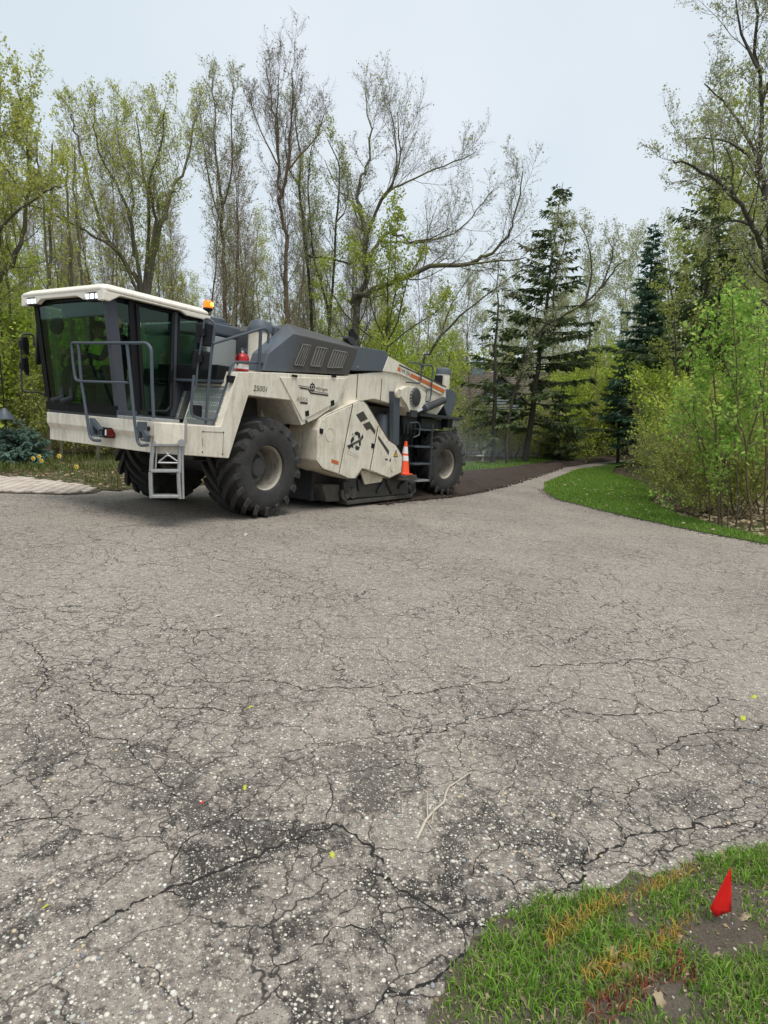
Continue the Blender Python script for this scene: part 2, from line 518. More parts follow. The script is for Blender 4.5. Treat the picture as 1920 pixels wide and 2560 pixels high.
crk = t.math('MAXIMUM', k, kk)
c = t.mix(crk, c, (0.028, 0.025, 0.022))
hgt = t.math('ADD', t.math('MULTIPLY', t.math('MAXIMUM', k0, k1), 0.6), t.math('MULTIPLY', k2, 0.35))
hgt = t.math('ADD', hgt, t.math('MULTIPLY', clump, 1.2))
hgt = t.math('ADD', hgt, t.math('MULTIPLY', fine, 0.35))
hgt = t.math('SUBTRACT', hgt, t.math('MULTIPLY', crk, 1.6))
t.out(t.pbsdf(c, 0.86, 0, t.bump(hgt, 0.75, 0.006), spec=0.3))

flat('crack_soil', (0.020, 0.018, 0.016), 1.0, bump=0.6, bscale=220, var=0.5)

m, nt = newmat('stone_mix'); t = NT(nt)
ri = t.n('NewGeometry').outputs['Random Per Island']
c = t.ramp(ri, [(0.0, (0.30, 0.27, 0.23)), (0.10, (0.52, 0.47, 0.39)), (0.32, (0.60, 0.55, 0.47)), (0.55, (0.46, 0.46, 0.40)), (0.68, (0.20, 0.19, 0.19)), (0.78, (0.28, 0.295, 0.285)), (0.86, (0.55, 0.44, 0.29)), (0.94, (0.68, 0.65, 0.60))], 'CONSTANT')
c = t.mix(0.3, c, t.ramp(t.noise(t.coord(), 130, 3, 0.6), [(0.3, 0.4), (0.7, 1.1)]), 'MULTIPLY')
t.out(t.pbsdf(c, 0.7))

m, nt = newmat('milled'); t = NT(nt)
co = t.coord()
n1 = t.noise(co, 90, 4, 0.7); n2 = t.noise(co, 3, 4, 0.6)
v = t.voro(co, 45, 'F1', 'Color')
c = t.mix(t.ramp(n2, [(0.3, 0.0), (0.7, 1.0)]), (0.046, 0.032, 0.026), (0.082, 0.058, 0.047))
c = t.mix(0.6, c, t.ramp(n1, [(0.3, 0.3), (0.7, 1.4)]), 'MULTIPLY')
t.out(t.pbsdf(c, 0.95, 0, t.bump(n1, 0.9, 0.02), spec=0.2))

m, nt = newmat('litter'); t = NT(nt)
co = t.coord()
vc = t.voro(co, 11, 'F1', 'Color'); ss = sep(vc)
n1 = t.noise(co, 0.35, 4, 0.6); n2 = t.noise(co, 30, 4, 0.7)
c = t.ramp(ss[0], [(0.0, (0.060, 0.043, 0.030)), (0.3, (0.12, 0.085, 0.055)), (0.55, (0.20, 0.145, 0.095)), (0.8, (0.28, 0.215, 0.145))], 'CONSTANT')
c = t.mix(0.5, c, t.ramp(n2, [(0.3, 0.25), (0.7, 1.2)]), 'MULTIPLY')
gr = t.mix(n2, (0.035, 0.055, 0.014), (0.085, 0.120, 0.026))
c = t.mix(t.ramp(n1, [(0.44, 0.0), (0.60, 0.8)]), c, gr)
t.out(t.pbsdf(c, 0.95, 0, t.bump(t.math('ADD', n2, ss[1]), 0.8, 0.04), spec=0.2))

m, nt = newmat('soil'); t = NT(nt)
co = t.coord()
n1 = t.noise(co, 4, 5, 0.65); n2 = t.noise(co, 90, 4, 0.7)
c = t.mix(n1, (0.075, 0.060, 0.046), (0.165, 0.135, 0.105))
c = t.mix(0.6, c, t.ramp(n2, [(0.3, 0.3), (0.7, 1.3)]), 'MULTIPLY')
t.out(t.pbsdf(c, 0.95, 0, t.bump(n2, 0.7, 0.015), spec=0.2))

m, nt = newmat('turf_soil'); t = NT(nt)
co = t.coord()
n1 = t.noise(co, 2.2, 4, 0.6); n2 = t.noise(co, 70, 4, 0.7)
c = t.mix(n1, (0.060, 0.100, 0.018), (0.095, 0.165, 0.028))
c = t.mix(0.6, c, t.ramp(n2, [(0.3, 0.3), (0.7, 1.3)]), 'MULTIPLY')
t.out(t.pbsdf(c, 0.95, 0, t.bump(n2, 0.7, 0.02), spec=0.2))

def leafmat(name, stops, trans=0.35, rough=0.6):
    m, nt = newmat(name); t = NT(nt)
    ri = t.n('NewGeometry').outputs['Random Per Island']
    c = t.ramp(ri, stops)
    d = t.pbsdf(c, rough, 0, None, spec=0.25)
    tr = t.n('BsdfTranslucent'); t.l(c, tr.inputs['Color'])
    mx = t.n('MixShader'); mx.inputs[0].default_value = trans; t.l(d, mx.inputs[1]); t.l(tr.outputs[0], mx.inputs[2])
    t.out(mx.outputs[0])
leafmat('grass', [(0.0, (0.075, 0.167, 0.016)), (0.4, (0.149, 0.305, 0.028)), (0.8, (0.247, 0.425, 0.057)), (0.93, (0.322, 0.345, 0.115)), (1.0, (0.414, 0.356, 0.184))], 0.35)
leafmat('grass_lush', [(0.0, (0.104, 0.204, 0.024)), (0.5, (0.169, 0.306, 0.038)), (0.9, (0.260, 0.396, 0.072)), (1.0, (0.390, 0.384, 0.120))], 0.35)
leafmat('grass_rough', [(0.0, (0.060, 0.085, 0.018)), (0.5, (0.110, 0.150, 0.030)), (0.85, (0.18, 0.19, 0.06)), (1.0, (0.28, 0.23, 0.13))], 0.3)
leafmat('grass_orange', [(0.0, (0.42, 0.20, 0.04)), (0.5, (0.50, 0.30, 0.06)), (1.0, (0.30, 0.28, 0.06))], 0.2)
leafmat('grass_red', [(0.0, (0.17, 0.05, 0.03)), (0.7, (0.26, 0.09, 0.05)), (1.0, (0.60, 0.15, 0.11))], 0.2)
leafmat('straw', [(0.0, (0.30, 0.25, 0.16)), (0.5, (0.42, 0.36, 0.24)), (1.0, (0.22, 0.16, 0.10))], 0.2)
leafmat('dead_leaf', [(0.0, (0.50, 0.42, 0.28)), (0.5, (0.42, 0.33, 0.20)), (1.0, (0.30, 0.20, 0.12))], 0.2)

m, nt = newmat('paver'); t = NT(nt)
co = t.coord(); oi = t.n('ObjectInfo').outputs['Random']
n1 = t.noise(co, 60, 4, 0.7)
c = t.ramp(oi, [(0.0, (0.46, 0.38, 0.32)), (0.5, (0.55, 0.47, 0.40)), (1.0, (0.62, 0.55, 0.48))])
c = t.mix(0.4, c, t.ramp(n1, [(0.3, 0.4), (0.7, 1.1)]), 'MULTIPLY')
t.out(t.pbsdf(c, 0.85, 0, t.bump(n1, 0.4, 0.004)))

# ================================================================== shapes
def inpoly(x, y, poly):
    x = np.asarray(x, float); y = np.asarray(y, float)
    res = np.zeros(x.shape, bool); n = len(poly)
    for i in range(n):
        x0, y0 = poly[i]; x1, y1 = poly[(i + 1) % n]
        cnd = ((y0 > y) != (y1 > y))
        with np.errstate(divide='ignore', invalid='ignore'):
            xi = (x1 - x0) * (y - y0) / (y1 - y0 if y1 != y0 else 1e-9) + x0
        res ^= cnd & (x < xi)
    return res

def dist_poly(x, y, pts, closed=False):
    x = np.asarray(x, float); y = np.asarray(y, float)
    best = np.full(x.shape, 1e9); n = len(pts)
    for i in range(n if closed else n - 1):
        ax, ay = pts[i][:2]; bx, by = pts[(i + 1) % n][:2]
        dx, dy = bx - ax, by - ay; L = dx * dx + dy * dy + 1e-12
        tt = np.clip(((x - ax) * dx + (y - ay) * dy) / L, 0, 1)
        best = np.minimum(best, np.hypot(x - ax - tt * dx, y - ay - tt * dy))
    return best

def vnoise(x, y, s, seed=0):
    """cheap smooth noise from a few rotated sines"""
    r = np.random.RandomState(seed); o = 0
    for k in range(6):
        a = r.rand() * 6.28; f = s * (0.6 + 1.1 * r.rand()); ph = r.rand() * 6.28
        o = o + np.sin((x * np.cos(a) + y * np.sin(a)) * f + ph + 0.8 * np.sin((x * np.sin(a) - y * np.cos(a)) * f * 0.6 + ph))
    return o / 6

def fast_mesh(name, V, F, mats, smooth=False, mi=None):
    me = bpy.data.meshes.new(name)
    V = np.asarray(V, np.float32); F = np.asarray(F, np.int32)
    k = F.shape[1]
    me.vertices.add(len(V)); me.vertices.foreach_set('co', V.ravel())
    me.loops.add(F.size); me.loops.foreach_set('vertex_index', F.ravel())
    me.polygons.add(len(F)); me.polygons.foreach_set('loop_start', np.arange(0, F.size, k, dtype=np.int32))
    try: me.polygons.foreach_set('loop_total', np.full(len(F), k, np.int32))
    except Exception: pass
    for m_ in ([mats] if isinstance(mats, str) else mats): me.materials.append(MATS[m_])
    if mi is not None: me.polygons.foreach_set('material_index', np.asarray(mi, np.int32))
    me.update(calc_edges=True); me.validate()
    if smooth: me.shade_smooth()
    return me

def sheet(name, poly, step, zf, mat, smooth=True):
    """a ground sheet with an exact outline"""
    P = []
    n = len(poly)
    for i in range(n):
        a = Vector(poly[i]); b = Vector(poly[(i + 1) % n]); L = (b - a).length; k = max(1, int(L / step))
        P += [a.lerp(b, j / k) for j in range(k)]
    nb = len(P)
    xs = [p.x for p in P]; ys = [p.y for p in P]
    gx, gy = np.meshgrid(np.arange(min(xs), max(xs), step), np.arange(min(ys), max(ys), step))
    gx = gx.ravel() + (np.random.RandomState(1).rand(gx.size) - .5) * step * .4; gy = gy.ravel() + (np.random.RandomState(2).rand(gy.size) - .5) * step * .4
    bp = [(p.x, p.y) for p in P]
    ok = inpoly(gx, gy, bp) & (dist_poly(gx, gy, bp, True) > step * .45)
    pts = [Vector((p.x, p.y)) for p in P] + [Vector((a, b)) for a, b in zip(gx[ok], gy[ok])]
    vv, ee, ff, *_ = delaunay_2d_cdt(pts, [(i, (i + 1) % nb) for i in range(nb)], [list(range(nb))], 1, 1e-5)
    X = np.array([v.x for v in vv]); Y = np.array([v.y for v in vv])
    Z = zf(X, Y)
    me = fast_mesh(name, np.stack([X, Y, Z], 1), np.array([f if len(f) == 3 else f[:3] for f in ff]), mat, smooth)
    bm = bmesh.new(); bm.from_mesh(me); bmesh.ops.recalc_face_normals(bm, faces=bm.faces)
    if sum(f.normal.z for f in bm.faces) < 0: bmesh.ops.reverse_faces(bm, faces=bm.faces)
    bm.to_mesh(me); bm.free()
    return link(bpy.data.objects.new(name, me))

# ---- the ground to the horizon
def axis_vals(lo, hi, fine_lo, fine_hi, d, grow):
    v = list(np.arange(fine_lo, fine_hi + d * .5, d))
    s = d; x = fine_hi
    while x < hi: s *= grow; x += s; v.append(min(x, hi))
    s = d; x = fine_lo
    while x > lo: s *= grow; x -= s; v.insert(0, max(x, lo))
    return np.unique(np.array(v))
def hills(x, y):
    r = np.hypot(x, y)
    q = np.clip((r - 62) / 90, 0, 1); q = q * q * (3 - 2 * q)
    return 11 * q
gxs = axis_vals(-420, 420, -22, 30, 0.9, 1.18); gys = axis_vals(-300, 600, -10, 62, 0.9, 1.18)
GX, GY = np.meshgrid(gxs, gys); GZ = gz(GX, GY) + hills(GX, GY) - 0.05 + 0.04 * vnoise(GX, GY, 0.9, 3) * (np.hypot(GX, GY) > 14)
nx, ny = len(gxs), len(gys)
I = (np.arange(ny - 1)[:, None] * nx + np.arange(nx - 1)[None, :]).ravel()
Fq = np.stack([I, I + 1, I + nx + 1, I + nx], 1)
ground = link(bpy.data.objects.new('ground', fast_mesh('ground', np.stack([GX.ravel(), GY.ravel(), GZ.ravel()], 1), Fq, 'litter', True)))
tag(ground, kind='structure')

# ---- cracks (photo pixels -> ground)
random.seed(11)
q7 = zoom(0, 1760, 960 / 1659); q6 = zoom(960, 1900, 960 / 1659); qL = zoom(0, 1200, 960 / 1659); qR = zoom(960, 1200, 960 / 1659)
CR = [
 (q7, [(300, 1030), (420, 950), (540, 890), (640, 830), (750, 780), (880, 740), (1000, 700), (1120, 660), (1220, 600), (1330, 545), (1440, 515), (1520, 560), (1600, 650), (1659, 690)], 0.011),
 (q7, [(750, 770), (780, 620), (820, 580), (900, 530), (1000, 480), (1080, 440), (1140, 380)], 0.006),
 (q7, [(270, 20), (330, 90), (400, 140), (520, 145), (560, 200), (600, 240), (680, 310), (740, 390), (820, 420)], 0.006),
 (q7, [(0, 500), (120, 495), (260, 490), (380, 480)], 0.007),
 (q7, [(1150, 1200), (1300, 1090), (1450, 960), (1659, 900)], 0.005),
 (q6, [(-60, 480), (30, 520), (120, 590), (210, 640), (290, 690), (370, 760)], 0.010),
 (q6, [(620, 620), (720, 575), (800, 540), (850, 520), (870, 490), (840, 440), (960, 390), (1040, 350), (1130, 310), (1250, 290), (1340, 265), (1500, 270), (1659, 275)], 0.012),
 (q6, [(840, 440), (750, 480), (800, 535)], 0.006),
 (q6, [(1250, 290), (1180, 390), (1240, 450)], 0.005),
 (q6, [(1340, 265), (1450, 220), (1560, 190), (1659, 120)], 0.006),
 (q6, [(480, 480), (560, 540), (640, 610)], 0.006),
 (q6, [(0, 1050), (90, 1010), (180, 960), (270, 900), (370, 800)], 0.010),
 (q6, [(250, 610), (330, 500), (420, 400), (560, 370), (680, 360)], 0.005),
 (q6, [(700, 60), (860, 130), (1010, 140), (1130, 70), (1300, 0)], 0.005),
 (qR, [(0, 930), (170, 920), (270, 895), (400, 875), (560, 840)], 0.010),
 (qR, [(800, 1000), (1100, 1005), (1280, 1000), (1420, 970), (1560, 950)], 0.009),
 (qR, [(1180, 1200), (1240, 1140), (1320, 1095), (1500, 1080), (1659, 1050)], 0.011),
 (qR, [(540, 685), (800, 690), (900, 655), (1080, 635)], 0.010),
 (qR, [(600, 795), (900, 790), (1100, 770), (1400, 770)], 0.010),
 (qR, [(0, 1120), (200, 1090), (400, 1040), (560, 990), (700, 975)], 0.008),
 (qR, [(450, 560), (250, 560), (60, 575)], 0.010), (qR, [(620, 400), (760, 440), (900, 500), (1100, 580), (1260, 650)], 0.014),
 (qL, [(420, 620), (540, 630), (700, 635), (860, 645), (1000, 635), (1090, 630)], 0.012),
 (qL, [(0, 550), (200, 565), (330, 570), (540, 575)], 0.012), (qL, [(40, 640), (90, 660), (150, 720), (150, 800), (200, 840), (160, 940)], 0.010),
 (qL, [(370, 830), (400, 900), (520, 920), (620, 920), (660, 960), (860, 980), (1000, 1000)], 0.009),
 (qL, [(1000, 870), (1180, 860), (1300, 900), (1450, 890), (1659, 880)], 0.009), (qL, [(600, 870), (760, 890), (860, 850), (1000, 870)], 0.008),
 (qL, [(1050, 560), (1250, 520), (1400, 500), (1659, 470)], 0.012), (qL, [(260, 940), (300, 1030)], 0.008),
]
def refine(P, lv, amp):
    for _ in range(lv):
        Q = [P[0]]
        for a, b in zip(P, P[1:]):
            d = Vector((b.x - a.x, b.y - a.y)); L = d.length
            nrm = Vector((-d.y, d.x)) * random.gauss(0, amp)
            Q += [Vector(((a.x + b.x) / 2 + nrm.x, (a.y + b.y) / 2 + nrm.y, 0)), b]
        P = Q
    return P
cracks = []
for zf, pts, wd in CR:
    W = [G(*zf(*p)) for p in pts]
    L = sum((b - a).length for a, b in zip(W, W[1:])) / len(W)
    cracks.append((refine(W, max(3, min(5, 1 + int(math.log2(max(2, L / 0.02))))), 0.13), wd))
for P, wd in list(cracks):                     # side cracks branching off
    for k in range(3):
        i = random.randrange(2, len(P) - 2); a = P[i]; d = P[i + 1] - P[i - 1]; an = math.atan2(d.y, d.x) + random.choice((-1, 1)) * random.uniform(.6, 1.5)
        far_ = 1 + max(0, a.y - 3) * .25; L = random.uniform(.10, .38) * far_; Q = [a.copy()]
        for _ in range(3):
            an += random.gauss(0, .35); Q.append(Q[-1] + Vector((math.cos(an), math.sin(an), 0)) * (L / 3))
        cracks.append((refine(Q, 2, .12), wd * random.uniform(.3, .55)))
def trench(x, y):
    z = np.zeros(np.shape(x))
    for P, wd in cracks:
        bx0 = min(p.x for p in P) - .08; bx1 = max(p.x for p in P) + .08; by0 = min(p.y for p in P) - .08; by1 = max(p.y for p in P) + .08
        mk = (x > bx0) & (x < bx1) & (y > by0) & (y < by1)
        if not mk.any(): continue
        d = dist_poly(x[mk], y[mk], [(p.x, p.y) for p in P[::2]] + [(P[-1].x, P[-1].y)])
        z[mk] = np.minimum(z[mk], -np.clip(1 - d / 0.035, 0, 1) * wd * 0.7)
    return z
def road_h(x, y):
    x = np.asarray(x, float); y = np.asarray(y, float)
    return gz(x, y) + 0.006 * vnoise(x, y, 2.2, 5) + 0.0022 * vnoise(x, y, 9, 6) + 0.0012 * vnoise(x, y, 33, 8)
# ---- the driveway
ROAD = [(-16, -8), (16, -8), (16, 8.2), (9, 9.85), (7.0, 10.8), (6.1, 12.2), (5.5, 13.7), (4.9, 16.2), (4.95, 18), (5.3, 19.3), (5.9, 21.6), (10.0, 31.2), (16.9, 42.6), (27, 53), (25, 57), (11.2, 41.8), (5.4, 29.8), (2.6, 24.8), (0.2, 20.8), (-2.3, 17.1), (-4.8, 13.9), (-5.7, 12.5), (-5.9, 11.4), (-6.65, 11.0), (-16, 9.6)]
rx = axis_vals(-16, 27, -2.0, 2.5, 0.0135, 1.07); ry = axis_vals(-8, 57, 1.25, 4.2, 0.0135, 1.06)
RX, RY = np.meshgrid(rx, ry); RZ = road_h(RX, RY)
RZ = RZ + trench(RX, RY)
nx, ny = len(rx), len(ry)
I = (np.arange(ny - 1)[:, None] * nx + np.arange(nx - 1)[None, :]).ravel()
cxm = ((RX[:-1, :-1] + RX[1:, 1:]) / 2).ravel(); cym = ((RY[:-1, :-1] + RY[1:, 1:]) / 2).ravel()
keep = inpoly(cxm, cym, ROAD)
Fq = np.stack([I, I + 1, I + nx + 1, I + nx], 1)[keep]
used = np.unique(Fq); remap = np.full(nx * ny, -1); remap[used] = np.arange(len(used))
drive = link(bpy.data.objects.new('driveway', fast_mesh('driveway', np.stack([RX.ravel(), RY.ravel(), RZ.ravel()], 1)[used], remap[Fq], 'asphalt', True)))
tag(drive, kind='structure')
for P, wd in cracks:
    X = np.array([p.x for p in P]); Y = np.array([p.y for p in P])
    Z = road_h(X, Y) + trench(X, Y) + 0.0025
    n = len(P); V = []; F = []
    far = 1 + max(0, Y.mean() - 3.5) * 0.10
    for i in range(n):
        a = max(0, i - 1); b = min(n - 1, i + 1); d = np.array([X[b] - X[a], Y[b] - Y[a]]); d /= np.hypot(*d) + 1e-9
        endt = min(1.0, i / 3, (n - 1 - i) / 3)
        hw = wd * far * random.uniform(0.08, 0.72) * (0.15 + 0.85 * endt)
        V += [(X[i] - d[1] * hw, Y[i] + d[0] * hw, Z[i]), (X[i] + d[1] * hw * .9, Y[i] - d[0] * hw * .9, Z[i])]
        if i: F.append((2 * i - 2, 2 * i - 1, 2 * i + 1, 2 * i))
    link(bpy.data.objects.new('crack', fast_mesh('crack', V, F, 'crack_soil')), drive)

# ---- pebbles standing proud of the worn surface
rs = np.random.RandomState(7)
t_ = (1 + 5 ** .5) / 2
ico = np.array([(-1, t_, 0), (1, t_, 0), (-1, -t_, 0), (1, -t_, 0), (0, -1, t_), (0, 1, t_), (0, -1, -t_), (0, 1, -t_), (t_, 0, -1), (t_, 0, 1), (-t_, 0, -1), (-t_, 0, 1)]) / 1.902
icf = np.array([(0, 11, 5), (0, 5, 1), (0, 1, 7), (0, 7, 10), (0, 10, 11), (1, 5, 9), (5, 11, 4), (11, 10, 2), (10, 7, 6), (7, 1, 8), (3, 9, 4), (3, 4, 2), (3, 2, 6), (3, 6, 8), (3, 8, 9), (4, 9, 5), (2, 4, 11), (6, 2, 10), (8, 6, 7), (9, 8, 1)])
def pebble_mesh(name, X, Y, Zb, R, sink=0.35):
    n = len(X); ang = rs.rand(n) * 6.28
    sx = R * (0.75 + .6 * rs.rand(n)); sy = R * (0.65 + .5 * rs.rand(n)); sz = R * (0.45 + .35 * rs.rand(n))
    jit = 1 + 0.22 * (rs.rand(n, 12) - .5)
    bx = ico[None, :, 0] * sx[:, None] * jit; by = ico[None, :, 1] * sy[:, None] * jit; bz = ico[None, :, 2] * sz[:, None] * jit
    x = bx * np.cos(ang)[:, None] - by * np.sin(ang)[:, None] + X[:, None]; y = bx * np.sin(ang)[:, None] + by * np.cos(ang)[:, None] + Y[:, None]
    z = bz + Zb[:, None] + (sz * sink)[:, None]
    V = np.stack([x, y, z], 2).reshape(-1, 3); F = (icf[None] + (np.arange(n) * 12)[:, None, None]).reshape(-1, 3)
    return fast_mesh(name, V, F, 'stone_mix', True)
NP = 20000
yy = 1.3 + 4.2 * rs.rand(NP) ** 1.5; xx = (rs.rand(NP) * 2 - 1) * (0.66 * yy + 0.15)
def ragged(pts, step, amp, seed):
    r = np.random.RandomState(seed); out = []
    for a, b in zip(pts, pts[1:]):
        n = max(1, int(math.hypot(b[0] - a[0], b[1] - a[1]) / step)); L = math.hypot(b[0] - a[0], b[1] - a[1]) + 1e-9
        for k in range(n):
            f = k / n; o = amp * (r.randn() if k else .3 * r.randn()); out.append((a[0] + (b[0] - a[0]) * f - (b[1] - a[1]) / L * o, a[1] + (b[1] - a[1]) * f + (b[0] - a[0]) / L * o))
    return out + [pts[-1]]
lawn_edge = ragged([(0.06, 1.0), (0.11, 1.45), (0.18, 1.54), (0.28, 1.74), (0.40, 1.85), (0.77, 1.99), (1.15, 2.16), (1.59, 2.32), (3.5, 3.1)], .045, .016, 3)
LAWN = lawn_edge + [(3.6, 0.2), (0.05, 0.2)]
ok = ~inpoly(xx, yy, LAWN)
dn = vnoise(xx, yy, 3.0, 14)
ok &= (rs.rand(NP) < 0.45 + 0.9 * np.clip(dn, -.4, .6))
xx, yy = xx[ok], yy[ok]
R = 0.0020 + 0.0085 * rs.rand(len(xx)) ** 4.0
gro = link(bpy.data.objects.new('pebbles', pebble_mesh('pebbles', xx, yy, road_h(xx, yy) - 0.0005, R)), drive)
tag(gro, kind='stuff')

# ---- freshly milled strip behind the machine
def MW(u, v):
    p = MO + _a * u + _l * v
    return (p[0], p[1])
near_e = [MW(3.2, 0.15), MW(4.6, 0.1), MW(6.26, 0.0), (2.55, 16.8), (3.72, 19.34), (6.3, 25.4), (9.26, 32.39), (13.6, 39.6), (19.0, 46.6), (26, 53.2)]
far_e = [(24.8, 56.4), (17.5, 49.0), (11.57, 41.5), (5.76, 29.57), (2.95, 24.53), (0.9, 20.7), MW(6.26, 3.0), MW(3.2, 2.9)]
MILL = near_e + far_e
def mill_z(x, y):
    dN = dist_poly(x, y, near_e); dF = dist_poly(x, y, far_e)
    ed = np.clip(np.minimum(dN, dF) / 0.25, 0, 1)
    z = gz(x, y) + 0.016 + ed * (0.055 + 0.02 * vnoise(x, y, 3.5, 21) + 0.015 * vnoise(x, y, 14, 22))
    z = z + 0.13 * np.exp(-((dN - 0.62) / 0.2) ** 2) - 0.015 * np.exp(-((dN - 1.15) / 0.25) ** 2) + 0.03 * np.exp(-((dF - 0.5) / 0.2) ** 2)
    return z
tag(sheet('milled_strip', MILL, 0.17, mill_z, 'milled'), kind='structure')
rs2 = np.random.RandomState(9)
# crumbs thrown along its edges
cx_, cy_ = [], []
for k in range(2600):
    i = rs2.randint(0, 6); a, b = near_e[i], near_e[i + 1]; q = rs2.rand(); s_ = rs2.randn() * .16
    dx, dy = b[0] - a[0], b[1] - a[1]; L = math.hypot(dx, dy)
    cx_.append(a[0] + dx * q + dy / L * s_); cy_.append(a[1] + dy * q - dx / L * s_)
cx_, cy_ = np.array(cx_), np.array(cy_)
me = pebble_mesh('milled_crumbs', cx_, cy_, np.maximum(gz(cx_, cy_), mill_z(cx_, cy_) - .03), 0.012 + .025 * rs2.rand(len(cx_)) ** 2, 0.2); me.materials.clear(); me.materials.append(MATS['milled'])
tag(link(bpy.data.objects.new('milled_crumbs', me)), 'dark crumbs of milled asphalt scattered along the strip', 'rubble', kind='stuff')

# ---- grass
def blades(name, X, Y, Z, H, mat, lean=0.5, width=0.0035, seed=0, parent=None, curl=1.0):
    r = np.random.RandomState(seed); n = len(X)
    az = r.rand(n) * 6.28; ln = lean * r.rand(n) ** 0.7 * H
    dx, dy = np.cos(az) * ln, np.sin(az) * ln
    fx, fy = -np.sin(az + r.randn(n) * .8), np.cos(az + r.randn(n) * .8)
    w = width * (0.6 + .8 * r.rand(n))
    b0 = np.stack([X - fx * w, Y - fy * w, Z], 1); b1 = np.stack([X + fx * w, Y + fy * w, Z], 1)
    m0 = np.stack([X + dx * .35 - fx * w * .8, Y + dy * .35 - fy * w * .8, Z + H * .6], 1); m1 = np.stack([X + dx * .35 + fx * w * .8, Y + dy * .35 + fy * w * .8, Z + H * .6], 1)
    tip = np.stack([X + dx, Y + dy, Z + H * (1 - .35 * curl * (ln / (H + 1e-6)))], 1)
    V = np.stack([b0, b1, m0, m1, tip], 1).reshape(-1, 3)
    o = (np.arange(n) * 5)[:, None]
    F = np.concatenate([o + np.array([[0, 1, 3]]), o + np.array([[0, 3, 2]]), o + np.array([[2, 3, 4]])], 0)
    return fast_mesh(name, V, F, mat)

def lawn_z(x, y):
    d = dist_poly(x, y, lawn_edge)
    return gz(x, y) + 0.010 + np.clip(d / 0.2, 0, 1) * (0.022 + 0.014 * vnoise(x, y, 7, 31) + 0.005 * vnoise(x, y, 40, 32))
tag(sheet('lawn', LAWN, 0.03, lawn_z, 'soil'), kind='structure')
# orange and red survey paint lying on the grass
ora = [[G(*q6(*p)) for p in L_] for L_ in ([(1340, 490), (1180, 560), (1000, 640), (850, 720), (700, 840)], [(1330, 740), (1230, 800), (1180, 850)], [(1110, 900), (960, 960), (880, 990)])]
redl = [[G(*q6(*p)) for p in L_] for L_ in ([(1290, 930), (1310, 980), (1230, 1015), (1140, 1040)], [(1140, 1040), (1050, 1060), (980, 1110), (900, 1141)], )]
NB = 90000
X = -0.0 + 2.1 * rs2.rand(NB); Y = 1.15 + 1.65 * rs2.rand(NB)
ok = inpoly(X, Y, LAWN); X, Y = X[ok], Y[ok]
den = 0.58 + 0.8 * vnoise(X, Y, 6.0, 41) + 0.45 * vnoise(X, Y, 15, 42)
bare = [G(*q6(*p)) for p in ((1230, 1080), (1420, 830), (1090, 740), (1560, 790), (1480, 640), (520, 730))]
for b, rr_ in zip(bare, (0.07, 0.07, 0.045, 0.06, 0.04, 0.04)):
    den -= 1.1 * np.exp(-((X - b.x) ** 2 + (Y - b.y) ** 2) / rr_ ** 2)
lush = [G(*q6(*p)) for p in ((620, 930), (480, 1000), (760, 1000), (1040, 830), (1600, 470), (1250, 620), (1600, 1010), (650, 650), (830, 650))]
for b in lush: den += 0.9 * np.exp(-((X - b.x) ** 2 + (Y - b.y) ** 2) / 0.11 ** 2)
kp = rs2.rand(len(X)) < np.clip(den, 0.035, 1); X, Y, den = X[kp], Y[kp], den[kp]
dO = np.min([dist_poly(X, Y, [(p.x, p.y) for p in L_]) for L_ in ora], 0); dR = np.min([dist_poly(X, Y, [(p.x, p.y) for p in L_]) for L_ in redl], 0)
rn = rs2.rand(len(X))
isO = (dO < 0.024) & (rn < 0.66); isR = (dR < 0.035) & (rn < 0.5) & ~isO
isS = (~isO) & (~isR) & (rs2.rand(len(X)) < 0.22)
H = (0.013 + 0.032 * rs2.rand(len(X))) * (0.55 + 0.65 * np.clip(den, 0, 1.2))
for nm, mk, mt, sd in (('lawn_grass', ~(isO | isR | isS), 'grass', 1), ('painted_grass', isO, 'grass_orange', 2), ('painted_grass', isR, 'grass_red', 3), ('dry_grass', isS, 'straw', 4)):
    me = blades(nm, X[mk], Y[mk], lawn_z(X[mk], Y[mk]) - .002, H[mk] * (0.5 if nm == 'dry_grass' else 1), mt, 1.6 if nm == 'dry_grass' else 0.95, 0.0019, sd)
    lb = {'lawn_grass': 'short patchy green grass on the corner by the red flag', 'dry_grass': 'dry straw lying in the grass by the red flag'}.get(nm, 'grass sprayed with orange survey paint' if mt == 'grass_orange' else 'grass sprayed with red survey paint near the bottom edge')
    tag(link(bpy.data.objects.new(nm, me)), lb, 'grass', kind='stuff')
nl = 700; X = 0.1 + 1.7 * rs2.rand(nl); Y = 1.3 + 1.2 * rs2.rand(nl); ok = inpoly(X, Y, LAWN); X, Y = X[ok], Y[ok]
LAWN_LITTER = (X, Y)
# straggling tufts along the asphalt edge are in the same mesh; pebbles in the soil
n = 420; X = 0.2 + 1.5 * rs2.rand(n); Y = 1.5 + .9 * rs2.rand(n); ok = inpoly(X, Y, LAWN); X, Y = X[ok], Y[ok]
tag(link(bpy.data.objects.new('lawn_gravel', pebble_mesh('lawn_gravel', X, Y, lawn_z(X, Y) - .001, 0.002 + .004 * rs2.rand(len(X)) ** 2))), 'small pebbles in the bare soil of the corner lawn', 'gravel', kind='stuff')

